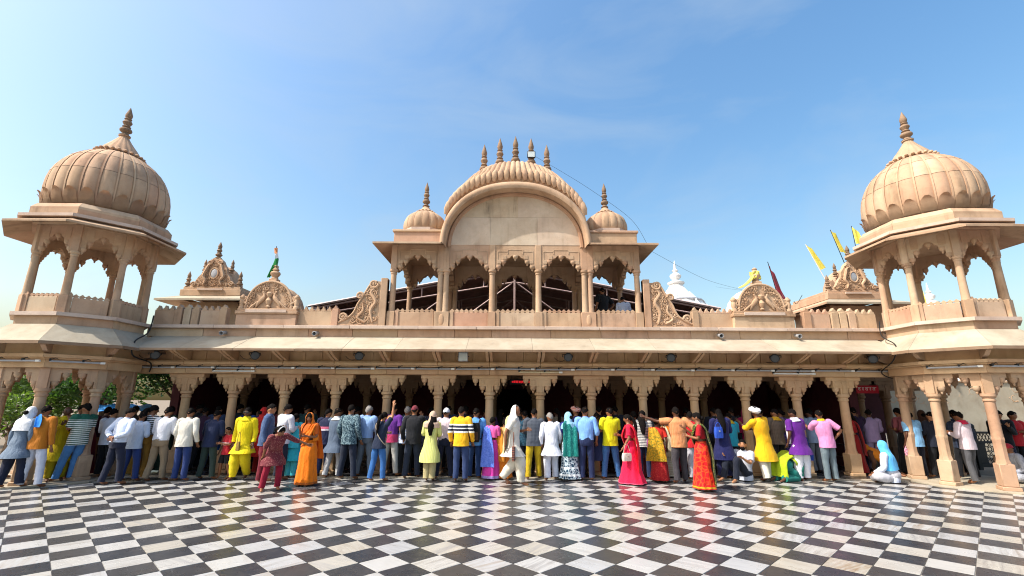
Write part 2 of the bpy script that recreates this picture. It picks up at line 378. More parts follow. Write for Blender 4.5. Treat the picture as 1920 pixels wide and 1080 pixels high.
def cusp_panel(w, ztop, zstep, apex, t0, t1, capw=0.10):
    """cusped arch slab: two square steps with an ogee lobe between; x from -w/2 to w/2; zstep = underside of lowest step"""
    hw = w/2; s = hw/0.645; H = apex-zstep
    half = [(0.0, 1.0), (0.03, 0.995), (0.10, 0.97), (0.135, 0.90), (0.15, 0.80), (0.185, 0.745), (0.225, 0.70), (0.25, 0.62), (0.262, 0.51), (0.415, 0.51), (0.415, 0.0), (0.54, 0.0), (0.54, -0.26), (0.645, -0.26)]
    xs = []; lo = []
    for x, z in reversed(half): xs.append(-x*s); lo.append(zstep+z*H)
    for x, z in half[1:]: xs.append(x*s); lo.append(zstep+z*H)
    return MB().strip(xs, lo, [ztop]*len(xs), t0, t1), [(0, zstep+H), (-0.34*s, zstep+0.51*H), (0.34*s, zstep+0.51*H), (-0.48*s, zstep), (0.48*s, zstep)]

# ================================================================== the long arcade
AR = thing('temple_arcade', 'long sandstone arcade with cusped brackets, sloping eave and crested parapet between two towers', 'building', (0, 12.65, 0))
def ap(name, m, mat=STONE, loc=(0, 0, 0), rz=0, parent=None, **kw):   # arcade part, coordinates of meshes are world, root at y=12.65
    return obj(name, m, mat, parent or AR, loc if parent else (loc[0], loc[1]-12.65, loc[2]), rz, **kw)
colx = [0.665+1.345*k for k in range(6)] + [8.62]
colx = sorted([-x for x in colx] + colx)
# meshes in column-local coordinates (origin on the column axis at floor level)
ped = MB().box(-0.17, 0.17, -0.17, 0.17, 0.02, 0.10, 0.012).box(-0.145, 0.145, -0.145, 0.145, 0.10, 0.56, 0.015).mesh('pedestal')
shaft = MB().lathe([(0.145, 0.56), (0.125, 0.63), (0.118, 0.66), (0.116, 1.02), (0.122, 1.04), (0.122, 1.09), (0.112, 1.11)], 8, ph=PI/8).lathe([(0.112, 1.10), (0.108, 1.2), (0.103, 1.8), (0.103, 1.88)], 20).mesh('shaft', 30)
capital = MB().lathe([(0.106, 1.85), (0.125, 1.87), (0.125, 1.895), (0.108, 1.91), (0.112, 1.94), (0.150, 1.97), (0.150, 2.03), (0.12, 2.035)], 20).mesh('capital', 30)
cb = MB().box(-0.10, 0.10, -0.10, 0.12, 2.03, 2.20, 0.006).box(-0.275, 0.275, -0.11, 0.12, 2.19, 2.38, 0.008).box(-0.455, 0.455, -0.115, 0.125, 2.375, 2.475, 0.008)
for sx in (-1, 1):
    cb.box(sx*0.185-0.062, sx*0.185+0.062, -0.122, -0.10, 2.225, 2.345, 0.008)

cb.prism([(-0.06, 2.06), (0, 2.03), (0.06, 2.06), (0.035, 2.19), (0.06, 2.34), (0, 2.36), (-0.06, 2.34), (-0.035, 2.19)], -0.122, -0.10)
corbel = cb.mesh('corbel', 30)
for x in colx:
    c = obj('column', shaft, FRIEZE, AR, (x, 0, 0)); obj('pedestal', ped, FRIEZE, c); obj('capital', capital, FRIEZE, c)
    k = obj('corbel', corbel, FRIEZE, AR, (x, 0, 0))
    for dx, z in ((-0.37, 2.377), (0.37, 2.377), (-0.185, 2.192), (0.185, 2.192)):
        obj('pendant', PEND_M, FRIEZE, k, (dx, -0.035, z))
# beam, cornice, frieze, brackets, eave: a stone per bay
edges = [-10.0] + colx + [10.0]
for a, c in zip(edges[:-1], edges[1:]):
    w = c-a-0.006; x = (a+c)/2
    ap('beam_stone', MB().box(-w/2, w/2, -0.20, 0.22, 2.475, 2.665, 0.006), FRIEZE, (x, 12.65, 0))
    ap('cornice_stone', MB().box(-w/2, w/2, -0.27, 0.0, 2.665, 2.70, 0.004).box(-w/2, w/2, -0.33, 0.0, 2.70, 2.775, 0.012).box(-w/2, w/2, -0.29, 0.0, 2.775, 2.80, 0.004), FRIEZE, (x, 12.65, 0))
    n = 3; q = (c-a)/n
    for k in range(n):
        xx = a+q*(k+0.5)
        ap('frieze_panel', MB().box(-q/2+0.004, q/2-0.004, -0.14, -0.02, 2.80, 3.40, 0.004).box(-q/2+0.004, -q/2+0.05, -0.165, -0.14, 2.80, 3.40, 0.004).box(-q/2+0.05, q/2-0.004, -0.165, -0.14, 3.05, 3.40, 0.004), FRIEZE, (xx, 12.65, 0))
bk = MB()
bk.prism([(12.49, 2.80), (12.40, 2.79), (12.34, 2.83), (12.10, 2.90), (11.86, 2.99), (11.78, 3.06), (11.80, 3.105), (12.49, 3.40)], -0.036, 0.036, 'x'); 
bk.v = [(x, y-12.65, z) for x, y, z in bk.v]; bkm = bk.mesh('bracket', 50)
for x in colx:
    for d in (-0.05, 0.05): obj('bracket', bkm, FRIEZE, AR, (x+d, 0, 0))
def eave_slab(x0, x1, sk=0.0, yo=11.60, zo=3.045, yi=12.49, zi=3.462, t=0.045):
    m = MB(); v = [(x0+sk, yi, zi), (x1+sk*0.6, yi, zi), (x1-sk*0.4, yo, zo), (x0, yo, zo)]
    v += [(p[0], p[1], p[2]-t) for p in v]
    m.add(v, [(3, 2, 1, 0), (4, 5, 6, 7), (0, 1, 5, 4), (2, 3, 7, 6), (1, 2, 6, 5), (3, 0, 4, 7)]); m.fix = True
    m.v = [(x, y-12.65, z) for x, y, z in m.v]; return m
rng = random.Random(3); x = -9.62
while x < 9.6:
    w = min(rng.uniform(1.15, 1.75), 9.62-x)
    if 9.62-x-w < 0.5: w = 9.62-x
    obj('eave_slab', eave_slab(x+0.003, x+w-0.003, 0.0), EAVE, AR, (0, 0, rng.uniform(-0.004, 0.004)), smooth=0)
    obj('eave_lip', MB().box(x+0.002, x+w-0.002, 11.585-12.65, 11.60-12.65, 2.985, 3.043, 0.004), FINIAL, AR, smooth=0)
    x += w
for (y0, y1, z0, z1, nm, mt, lo, hi) in ((12.46, 12.9, 3.44, 3.655, 'fascia_stone', SLAB, 0.9, 1.6), (12.345, 12.95, 3.657, 3.742, 'ledge_slab', LEDGE, 1.4, 1.9)):
    x = -9.83
    while x < 9.8:
        w = min(rng.uniform(lo, hi), 9.83-x)
        if 9.83-x-w < 0.5: w = 9.83-x
        d = rng.uniform(-0.006, 0.006)
        ap(nm, MB().box(-w/2+0.004, w/2-0.004, y0-12.65+d, y1-12.65, z0, z1+d*0.5, 0.006), mt, (x+w/2, 12.65, 0))
        x += w
# parapet: posts, panels, merlons
def merlon_row(w):
    n = max(2, round(w/0.17)); p = w/n; xs = []; hi = []; 
    for k in range(n):
        for u, h in ((0, 0), (0.16, 0.0), (0.16, 0.035), (0.24, 0.05), (0.30, 0.045), (0.38, 0.085), (0.5, 0.125), (0.62, 0.085), (0.70, 0.045), (0.76, 0.05), (0.84, 0.035), (0.84, 0.0)):
            xs.append(-w/2+(k+u)*p); hi.append(4.175+h)
    xs.append(w/2); hi.append(4.175)
    return MB().strip(xs, [4.16]*len(xs), hi, -0.05, 0.05)
def par_panel(x0, x1):
    w = x1-x0-0.006; pn = ap('parapet_panel', MB().box(-w/2, w/2, -0.05, 0.07, 3.742, 4.16, 0.006), SLAB, ((x0+x1)/2, 12.62, 0))
    obj('merlon_row', merlon_row(w), SLAB, pn)
def par_post(x0, x1):
    w = x1-x0; h = w/2
    ap('parapet_post', MB().box(-h+0.003, h-0.003, -0.09, 0.09, 3.742, 4.20, 0.008).prism([(-h*0.8, 4.2), (-h*0.9, 4.24), (-h*0.4, 4.26), (0, 4.33), (h*0.4, 4.26), (h*0.9, 4.24), (h*0.8, 4.2)], -0.07, 0.07), SLAB, ((x0+x1)/2, 12.62, 0))
for s in (-1, 1):
    for a, c in ((4.98, 5.95), (8.02, 8.55), (9.25, 9.8)):
        par_panel(*sorted((s*a, s*c)))
    for a, c in ((4.80, 4.98), (5.95, 6.15), (7.82, 8.02), (8.57, 8.77), (8.79, 8.99), (9.03, 9.23)):
        par_post(*sorted((s*a, s*c)))
# hall behind the columns
for z0, z1, nm, mt in ((0.0, 0.02, 'hall_floor', None),):
    pass
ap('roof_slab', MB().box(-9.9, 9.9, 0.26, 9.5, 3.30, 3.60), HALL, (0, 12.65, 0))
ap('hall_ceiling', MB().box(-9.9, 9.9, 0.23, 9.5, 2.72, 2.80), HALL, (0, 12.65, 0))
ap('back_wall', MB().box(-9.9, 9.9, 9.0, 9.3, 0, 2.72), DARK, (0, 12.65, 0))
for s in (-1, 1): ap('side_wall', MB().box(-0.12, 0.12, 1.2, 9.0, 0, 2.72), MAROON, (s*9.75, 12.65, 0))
for x in colx:
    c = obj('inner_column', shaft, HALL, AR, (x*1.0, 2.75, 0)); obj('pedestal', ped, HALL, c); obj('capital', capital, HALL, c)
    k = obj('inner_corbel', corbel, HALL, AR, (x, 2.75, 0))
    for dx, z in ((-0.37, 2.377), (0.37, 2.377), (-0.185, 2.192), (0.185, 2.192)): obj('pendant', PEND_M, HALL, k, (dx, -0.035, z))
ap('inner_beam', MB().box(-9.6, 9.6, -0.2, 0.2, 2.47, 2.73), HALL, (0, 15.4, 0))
m = MB()   # dark sanctum front inside the hall, with a doorway
m.box(-9.6, -1.1, 0, 0.15, 0, 2.7).box(1.1, 9.6, 0, 0.15, 0, 2.7).box(-1.1, 1.1, 0, 0.15, 2.25, 2.7)
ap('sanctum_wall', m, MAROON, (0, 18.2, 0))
HF = struct(obj('hall_floor', MB().box(-9.9, 9.9, 12.14, 22, -0.04, 0.022), BLACK_M))
for k in range(24):   # light stone kerb along the front of the hall floor
    x = -9.6+0.8*k
    o = obj('kerb_stone', MB().box(-0.397, 0.397, 12.02, 12.14, -0.03, 0.026, 0.006), EAVE, HF, (x+0.4, 0, 0))
# ================================================================== the two corner towers
T8 = math.tan(R(22.5))
def face_prism(ro, ri, z0, z1, gap=0.003):
    return MB().prism([(-ro*T8+gap, -ro), (ro*T8-gap, -ro), (ri*T8-gap, -ri), (-ri*T8+gap, -ri)], z0, z1, 'z')
def slope_face(ro, zo, ri, zi, t=0.045, gap=0.003):
    m = MB(); v = [(-ro*T8+gap, -ro, zo), (ro*T8-gap, -ro, zo), (ri*T8-gap, -ri, zi), (-ri*T8+gap, -ri, zi)]
    v += [(p[0], p[1], p[2]-t) for p in v]
    m.add(v, [(0, 1, 2, 3), (7, 6, 5, 4), (0, 4, 5, 1), (1, 5, 6, 2), (2, 6, 7, 3), (3, 7, 4, 0)]); m.fix = True; return m
RC = 1.20; HS = RC*T8
low_face = MB().strip([-HS, -0.40, -0.40, -0.24, -0.24, -0.06, -0.06, 0.06, 0.06, 0.24, 0.24, 0.40, 0.40, HS],
    [2.03, 2.03, 2.19, 2.19, 2.375, 2.375, 2.476, 2.476, 2.375, 2.375, 2.19, 2.19, 2.03, 2.03], [2.48]*14, -RC-0.11, -RC+0.11).mesh('corbel_face', 0)
low_beam = face_prism(RC+0.20, RC-0.2, 2.482, 2.665).mesh('beam_stone', 0)
mm = face_prism(RC+0.27, RC-0.1, 2.667, 2.70); q = face_prism(RC+0.33, RC-0.1, 2.702, 2.775); mm.add(q.v, q.f); low_corn = mm.mesh('cornice_stone', 0)
low_frieze = face_prism(RC+0.15, RC-0.1, 2.777, 3.40).mesh('frieze_panel', 0)
low_eave = slope_face(1.85, 3.035, 1.33, 3.46).mesh('eave_slab', 0)
low_lip = face_prism(1.865, 1.845, 2.965, 3.03).mesh('eave_lip', 0)
plinth = face_prism(1.30, 1.0, 3.42, 3.655).mesh('plinth_stone', 0)
ledge = face_prism(1.40, 1.0, 3.657, 3.74).mesh('ledge_slab', 0)
rail = MB().box(-HS+0.15, HS-0.13, -RC-0.07, -RC+0.03, 3.742, 4.115, 0.006).mesh('balcony_panel', 0)
rail_post = MB().box(-HS+0.06, -HS+0.145, -RC-0.09, -RC+0.04, 3.742, 4.18, 0.008).prism([(-HS+0.06, 4.18), (-HS+0.10, 4.235), (-HS+0.145, 4.18)], -RC-0.07, -RC+0.02).mesh('balcony_post', 0)
rail_crest = crest_strip(2*HS-0.26, 0.085, 0.12, 4.115, -RC-0.055, -RC+0.015)
rail_crest.v = [(x+0.01, y, z) for x, y, z in rail_crest.v]; rail_crest = rail_crest.mesh('crest', 0)
up_ped = MB().box(-0.10, 0.10, -0.10, 0.10, 3.742, 4.16, 0.01).mesh('pedestal', 0)
up_shaft = MB().lathe([(0.10, 4.16), (0.088, 4.22), (0.083, 4.5), (0.075, 5.13)], 16).mesh('shaft', 30)
up_cap = MB().lathe([(0.077, 5.10), (0.09, 5.115), (0.09, 5.135), (0.08, 5.15), (0.11, 5.18), (0.11, 5.22), (0.085, 5.23)], 16).mesh('capital', 30)
up_block = MB().box(-0.085, 0.085, -0.10, 0.085, 5.22, 5.88, 0.008).mesh('corner_block', 0)
cpan, cp_pts = cusp_panel(2*HS, 5.88, 5.33, 5.66, -RC-0.07, -RC+0.07)
cpan = cpan.mesh('cusped_arch', 0)
fr = MB()
for sx in (-1, 1):
    for a, c in ((0.20, 0.36),): fr.box(sx*a if sx > 0 else -c, c if sx > 0 else -a, -RC-0.082, -RC-0.07, 5.55, 5.82, 0.004)
fr.box(-0.44, 0.44, -RC-0.08, -RC-0.07, 5.835, 5.865, 0.004)
arch_trim = fr.mesh('arch_trim', 0)
up_corn = face_prism(1.42, 1.0, 5.883, 5.96).mesh('cornice_stone', 0)
up_eave = slope_face(1.93, 5.79, 1.36, 6.02, 0.05).mesh('eave_slab', 0)
up_cope = face_prism(1.70, 1.0, 5.955, 6.03).mesh('coping_slab', 0)
dr1 = face_prism(1.52, 1.0, 6.032, 6.20).mesh('drum_stone', 0)
mm = MB(); ro, zo, ri, zi = 1.52, 6.202, 1.40, 6.30
dr2 = slope_face(1.52, 6.255, 1.41, 6.38, 0.06).mesh('drum_stone', 0)
ZD = 6.40
dprof = [(1.29, 0.0), (1.36, 0.05), (1.42, 0.16), (1.455, 0.32), (1.465, 0.48), (1.45, 0.66), (1.41, 0.82), (1.34, 0.98), (1.245, 1.12), (1.13, 1.24), (0.99, 1.35), (0.84, 1.44), (0.68, 1.52), (0.52, 1.58), (0.45, 1.60)]
NG = 24
def gore_mesh(prof, n, bulge, m=8):
    rows = []
    for r, z in prof:
        row = []
        for k in range(m+1):
            u = k/m-0.5; a = u*2*PI/n*0.985; q = r*(1+bulge*(1-(2*abs(u))**2.2)); row.append((q*math.sin(a), -q*math.cos(a), z))
        rows.append(row)
    return MB().grid(rows).mesh('dome_gore', 50)
def rib_mesh(prof, n, w, h):
    rows = []
    for r, z in prof:
        a = PI/n; row = []
        for da, dr in ((-w, -0.01), (-w, h), (w, h), (w, -0.01)):
            ang = a+da/max(r, 0.15); row.append(((r+dr)*math.sin(ang), -(r+dr)*math.cos(ang), z))
        rows.append(row)
    return MB().grid(rows).mesh('dome_rib', 30)
def leaf_mesh(prof, n, h0, h1, curl):
    def rad(z):
        for (r0, z0), (r1, z1) in zip(prof[:-1], prof[1:]):
            if z0 <= z <= z1: return lerp(r0, r1, (z-z0)/(z1-z0))
        return prof[0][0]
    rows = []; m = 6
    for i in range(7):
        t = i/6; z = lerp(h0, h1, t) - (0.03*max(0, t-0.8)*5); w = PI/n*(0.98-0.30*t-0.45*max(0, t-0.7)/0.3); row = []
        for k in range(m+1):
            u = k/m*2-1; q = rad(z)*1.04+0.012+curl*t**9+0.022*(1-abs(u))*(0.3+0.7*math.cos(t*8)**2); row.append((q*math.sin(u*w), -q*math.cos(u*w), z))
        rows.append(row)
    return MB().grid(rows).mesh('petal', 60)
gores = [gore_mesh(q, NG, 0.035) for q in (dprof[:7], [(dprof[6][0]-0.001, dprof[6][1]+0.009)]+dprof[7:10], [(dprof[9][0]-0.004, dprof[9][1]+0.008)]+dprof[10:])]; rib = rib_mesh(dprof[1:], NG, 0.02, 0.036)
core = MB().lathe([(r*0.985, z) for r, z in dprof], 48).mesh('dome_core', 40); leaf = leaf_mesh(dprof, NG, 0.03, 0.37, 0.06); leaf.materials.append(CARVED)
dome_base = MB().lathe([(1.33, -0.03), (1.37, 0.0), (1.37, 0.03), (1.30, 0.05), (1.2, 0.06)], 48).mesh('dome_base', 30)
cpet = MB().ball((0, -0.60, 0.0), (0.052, 0.075, 0.04), 8, 6).mesh('collar_petal')
cone = MB().lathe([(0.56, -0.03), (0.56, 0.02), (0.52, 0.06), (0.48, 0.15), (0.41, 0.28), (0.32, 0.42), (0.23, 0.57), (0.155, 0.71), (0.11, 0.80), (0.15, 0.82), (0.15, 0.85), (0.09, 0.87)], 72, lob=lambda a: 1+0.05*abs(math.cos(9*a))).mesh('dome_cap', 60)
def tower(s, label):
    cx, cy = s*10.97, 11.8
    t = thing('corner_tower', label, 'tower', (cx, cy, 0), 0, 'domed corner towers'); t.scale = (0.92, 0.92, 1)
    vr = RC/math.cos(R(22.5))
    TP = lambda nm, me, mt, k=None, p=None, z=0: obj(nm, me, mt, p or t, (0, 0, z), 0 if k is None else k*PI/4)
    for k in range(8):
        a = R(-90+22.5)+k*PI/4; vx, vy = vr*math.cos(a), vr*math.sin(a)
        c = obj('column', shaft, STONE, t, (vx, vy, 0), k*PI/4); obj('pedestal', ped, STONE, c, rz=R(22.5)); obj('capital', capital, STONE, c)
        f = TP('corbel_face', low_face, STONE, k)
        for dx, z in ((-0.15, 2.377), (0.15, 2.377), (-0.32, 2.192), (0.32, 2.192)): obj('pendant', PEND_M, STONE, f, (dx, -RC-0.05, z))
        obj('corner_block', MB().box(-0.1, 0.1, -0.12, 0.1, 2.03, 2.48, 0.006), STONE, t, (vx, vy, 0), k*PI/4+R(22.5))
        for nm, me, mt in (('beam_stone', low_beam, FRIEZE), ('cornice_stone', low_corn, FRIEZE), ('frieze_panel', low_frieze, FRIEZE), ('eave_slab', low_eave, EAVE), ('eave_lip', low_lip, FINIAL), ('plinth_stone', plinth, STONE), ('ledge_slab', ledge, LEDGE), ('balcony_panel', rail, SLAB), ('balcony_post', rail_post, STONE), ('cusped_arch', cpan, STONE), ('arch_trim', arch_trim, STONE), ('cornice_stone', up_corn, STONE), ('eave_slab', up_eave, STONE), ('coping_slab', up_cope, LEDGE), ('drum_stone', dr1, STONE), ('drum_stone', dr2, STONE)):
            o = TP(nm, me, mt, k)
            if nm == 'balcony_panel': TP('crest', rail_crest, STONE, None, o)
            if nm == 'cusped_arch':
                for px_, pz in cp_pts: obj('pendant', PEND_M, STONE, o, (px_, -RC-0.03, pz), sc=0.92)
        # one bracket under each eave corner
        b_ = MB().prism([(-vr-0.12, 2.80), (-vr-0.20, 2.79), (-vr-0.38, 2.87), (-vr-0.50, 2.96), (-vr-0.48, 3.04), (-vr-0.12, 3.34)], -0.05, 0.05, 'x')
        obj('bracket', b_, STONE, t, (0, 0, 0), k*PI/4+R(22.5))
        c = obj('column', up_shaft, STONE, t, (vx, vy, 0), k*PI/4); obj('pedestal', up_ped, STONE, c, rz=R(22.5)); obj('capital', up_cap, STONE, c)
        obj('corner_block', up_block, STONE, t, (vx, vy, 0), k*PI/4+R(22.5))
    fl = [(1.2/math.cos(R(22.5))*math.cos(R(22.5)+k*PI/4), 1.2/math.cos(R(22.5))*math.sin(R(22.5)+k*PI/4)) for k in range(8)]
    obj('balcony_floor', MB().prism(fl, 3.5, 3.70, 'z'), STONE, t, smooth=0)
    obj('ceiling', MB().prism(fl, 5.84, 5.95, 'z'), STONE, t, smooth=0)
    obj('ceiling', MB().prism(fl, 2.70, 2.80, 'z'), STONE, t, smooth=0)
    DS = (0.95, 0.95, 1.20); obj('dome_base', dome_base, STONE, t, (0, 0, ZD), sc=(0.95, 0.95, 1))
    for k in range(NG):
        a = (k+0.5)*2*PI/NG
        gq = obj('dome_rib', rib, STONE, t, (0, 0, ZD), a, DS)
        for gm_ in gores: obj('dome_gore', gm_, STONE, t, (0, 0, ZD), a, DS); obj('petal', leaf, PETAL, t, (0, 0, ZD), a, DS)
        obj('collar_petal', cpet, STONE, t, (0, 0, ZD+1.93), a, (0.95, 0.95, 1))
    obj('dome_core', core, FINIAL, t, (0, 0, ZD), sc=DS); obj('dome_cap', cone, STONE, t, (0, 0, ZD+1.92), sc=(0.95, 0.95, 0.76))
    obj('finial', FIN_M, FINIAL, t, (0, 0, ZD+2.55), sc=(1.25, 1.25, 0.92))
    pl = struct(obj('tower_platform', MB().lathe([(1.62, -0.05), (1.62, 0.024), (0.01, 0.025)], 8, ph=PI/8), EAVE, None, (cx, cy, 0.0), smooth=0))
    return t
tower(-1, 'domed octagonal sandstone tower at left, trees behind its arches')
tower(1, 'domed octagonal sandstone tower at right, carved wall behind its arches')

# ================================================================== the rooftop pavilion
PV = thing('rooftop_pavilion', 'sandstone balcony pavilion with curved ribbed roof and five spikes above the arcade', 'pavilion', (0, 12.7, 3.74))
Z0 = 3.74
def pv(nm, m, mt=STONE, x=0, y=0, p=None, rz=0, sc=None, z=0, smooth=40):   # meshes carry world heights; x,y relative to (0,12.7)
    return obj(nm, m, mt, p or PV, (x, y, z-(Z0 if p is None else 0)), rz, sc, smooth)
pcx = [-3.40, -2.09, -1.93, -0.645, 0.645, 1.93, 2.09, 3.40]
p_ped = MB().box(-0.105, 0.105, -0.11, 0.11, 3.742, 4.18, 0.008).mesh('pedestal', 0)
p_shaft = MB().lathe([(0.095, 4.18), (0.085, 4.23), (0.08, 4.6), (0.074, 5.26)], 16).mesh('shaft', 30)
p_cap = MB().lathe([(0.076, 5.24), (0.09, 5.255), (0.09, 5.28), (0.08, 5.295), (0.115, 5.33), (0.115, 5.38), (0.09, 5.39)], 16).mesh('capital', 30)
for x in pcx:
    c = pv('column', p_shaft, STONE, x); obj('capital', p_cap, STONE, c)
    if abs(abs(x)-2.01) > 0.1: obj('pedestal', p_ped, STONE, c)
    pv('column_block', MB().box(-0.082, 0.082, -0.09, 0.09, 5.38, 6.10, 0.006), STONE, x)
for s in (-1, 1):
    pb = pv('twin_pedestal', MB().box(-0.20, 0.20, -0.11, 0.11, 3.742, 4.18, 0.008), STONE, s*2.01)
    obj('carved_leaf', MB().ball((0, -0.11, 3.96), (0.07, 0.018, 0.15), 12, 8), CARVED, pb)
for a, c in ((-3.40, -2.09), (-1.93, -0.645), (-0.645, 0.645), (0.645, 1.93), (2.09, 3.40)):
    w = c-a; x = (a+c)/2
    m, pts = cusp_panel(w, 6.10, 5.50, 5.80, -0.07, 0.07)
    o = pv('cusped_arch', m, STONE, x, smooth=0)
    for px_, pz in pts: obj('pendant', PEND_M, STONE, o, (px_, -0.02, pz), sc=(1.0, 1.0, 0.85))
    tr = MB()
    for sx in (-1, 1):
        for k, (u, z) in enumerate(((0.30, 5.69), (0.455, 5.555))):
            s_ = w/1.29; tr.box(sx*u*s_-0.055, sx*u*s_+0.055, -0.082, -0.07, z, z+0.10, 0.006)
        tr.box(sx*0.50*s_-0.012, sx*0.50*s_+0.012, -0.080, -0.07, 5.56, 5.90, 0.003)
        tr.box(sx*0.36*s_-0.15, sx*0.36*s_+0.15, -0.080, -0.07, 5.90, 5.925, 0.003)
        tr.box(sx*0.21*s_-0.012, sx*0.21*s_+0.012, -0.080, -0.07, 5.83, 5.96, 0.003)
    tr.box(-0.21*w/1.29, 0.21*w/1.29, -0.080, -0.07, 5.95, 5.975, 0.003)
    obj('arch_trim', tr, STONE, o, smooth=0)
    wl_ = 0.105 if abs(a) > 3 or abs(a) < 1 else 0.20 if abs(a) < 2 else 0.115
    p1, p2 = a+0.105+(0.03 if abs(a) in (1.93, 2.09) else 0), c-0.105-(0.03 if abs(c) in (1.93, 2.09) else 0)
    ww = p2-p1
    rp = pv('balustrade_panel', MB().box(-ww/2+0.003, ww/2-0.003, -0.06, 0.06, 3.742, 4.165, 0.006), SLAB, (p1+p2)/2)
    obj('crest', crest_strip(ww, 0.105, 0.135, 4.165), STONE, rp, smooth=0)
    obj('panel_post', MB().box(-0.05, 0.05, -0.085, -0.06, 3.742, 4.20, 0.006), STONE, rp, (-ww/2+0.055, 0, 0))
# rear colonnade and ceiling
for x in pcx:
    c = pv('rear_column', p_shaft, STONE, x, 2.1); obj('capital', p_cap, STONE, c)
    pv('column_block', MB().box(-0.082, 0.082, -0.09, 0.09, 5.38, 6.10, 0.006), STONE, x, 2.1)
for a, c in ((-3.40, -2.09), (-1.93, -0.645), (-0.645, 0.645), (0.645, 1.93), (2.09, 3.40)):
    m, pts = cusp_panel(c-a, 6.10, 5.50, 5.80, -0.07, 0.07); o = pv('cusped_arch', m, STONE, (a+c)/2, 2.1, smooth=0)
    for px_, pz in pts: obj('pendant', PEND_M, STONE, o, (px_, -0.02, pz), sc=(1.0, 1.0, 0.85))
for s in (-1, 1):
    m, pts = cusp_panel(2.0, 6.10, 5.50, 5.80, -0.07, 0.07); o = pv('side_arch', m, STONE, s*3.40, 1.05, rz=s*PI/2, smooth=0)
    for px_, pz in pts: obj('pendant', PEND_M, STONE, o, (px_, -0.02, pz), sc=(1.0, 1.0, 0.85))
    rp = pv('side_balustrade', MB().box(-0.95, 0.95, -0.05, 0.05, 3.742, 4.165, 0.006), SLAB, s*3.40, 1.05, rz=s*PI/2)
    m, pts = cusp_panel(2.0, 6.10, 5.50, 5.80, -0.07, 0.07); pv('cross_arch', m, STONE, s*2.01, 1.05, rz=s*PI/2, smooth=0)
pv('ceiling', MB().box(-3.46, 3.46, -0.05, 2.2, 6.08, 6.18), STONE)
# side roofs: eave slabs, blocks and small domes
for s in (-1, 1):
    xi, xo, xw = s*2.02, s*3.92, s*3.46
    def sl(a, nm='eave_slab', t=0.05):
        m = MB(); v = list(a)+[(p[0], p[1], p[2]-t) for p in a]
        m.add(v, [(0, 1, 2, 3), (7, 6, 5, 4), (0, 4, 5, 1), (1, 5, 6, 2), (2, 6, 7, 3), (3, 7, 4, 0)]); m.fix = True; return m
    pv('eave_slab', sl([(xi, -0.50, 6.045), (xo, -0.50, 6.045), (xw, -0.06, 6.20), (xi, -0.06, 6.20)]), STONE, smooth=0)
    pv('eave_slab', sl([(xo, -0.50, 6.043), (xo, 2.6, 6.043), (xw, 2.15, 6.20), (xw, -0.06, 6.198)]), STONE, smooth=0)
    pv('roof_block', MB().box(min(s*2.0, xw), max(s*2.0, xw), -0.05, 2.1, 6.18, 6.49, 0.01), SLAB)
    pv('roof_block_cap', MB().box(min(s*2.03, s*3.5), max(s*2.03, s*3.5), -0.09, 2.14, 6.49, 6.56, 0.01), SLAB)
    cx = s*2.72; cy = 0.62
    pv('dome_plinth', MB().lathe([(0.70, 0), (0.70, 0.10), (0.6, 0.11)], 8, ph=PI/8), LEDGE, cx, cy, z=6.56, smooth=0)
    sp_ = [(r*0.415, z*0.43) for r, z in dprof]
    if s < 0: sgore = gore_mesh(sp_, 16, 0.05); srib = rib_mesh(sp_[1:], 16, 0.010, 0.014); spet = MB().ball((0, -0.25, 0), (0.04, 0.05, 0.025), 8, 6).mesh('collar_petal')
    for k in range(16):
        a = (k+0.5)*2*PI/16
        gq = pv('dome_gore', sgore, STONE, cx, cy, rz=a, z=6.66); obj('dome_rib', srib, STONE, gq)
        pv('collar_petal', spet, STONE, cx, cy, rz=a, z=6.66+0.685)
    pv('dome_cap', MB().lathe([(0.25, 0), (0.22, 0.04), (0.15, 0.10), (0.09, 0.18), (0.06, 0.22)], 24, lob=lambda a: 1+0.05*abs(math.cos(8*a))), STONE, cx, cy, z=6.66+0.68)
    pv('finial', FIN_M, FINIAL, cx, cy, z=7.54, sc=(0.9, 0.9, 0.82))
# arched gable: wall slabs, curved eave rim
def arch_z(x, a, b, z0): return z0 + b*max(0.0, 1-(abs(x)/a)**2.15)**(1/2.15)
def gable_slab(x0, x1, z0, z1, a=1.98, b=1.72, zb=6.03):
    n = 16; xs = [lerp(x0, x1, k/n) for k in range(n+1)]
    hi = [max(z0+0.001, min(z1, arch_z(x, a, b, zb))) for x in xs]
    return MB().strip(xs, [z0]*(n+1), hi, -0.08, 0.02)
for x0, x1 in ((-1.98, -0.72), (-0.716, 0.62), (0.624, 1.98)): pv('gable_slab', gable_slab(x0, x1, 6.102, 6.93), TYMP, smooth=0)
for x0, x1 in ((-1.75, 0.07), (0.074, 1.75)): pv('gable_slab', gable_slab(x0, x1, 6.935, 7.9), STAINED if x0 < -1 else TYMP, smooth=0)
NSEG = 44
def arch_pts(a, b, zb, n=NSEG):
    return [(-a*math.copysign(abs(math.cos(PI*k/n))**(2/2.15), math.cos(PI*k/n)), zb+b*abs(math.sin(PI*k/n))**(2/2.15)) for k in range(n+1)]
inn = arch_pts(1.95, 1.69, 6.0); mid = arch_pts(2.05, 1.80, 6.0); out = arch_pts(2.09, 1.87, 6.0)
rows = [[(p[0], -0.06, p[1]) for p in inn], [(p[0], -0.47, p[1]-0.02) for p in arch_pts(1.96, 1.70, 6.0)], [(p[0], -0.50, p[1]) for p in arch_pts(1.99, 1.74, 6.0)], [(p[0], -0.50, p[1]) for p in mid], [(p[0], -0.46, p[1]) for p in out], [(p[0], -0.05, p[1]+0.10) for p in out], [(p[0], 0.4, p[1]+0.12) for p in out], [(p[0], 0.4, p[1]) for p in inn]]
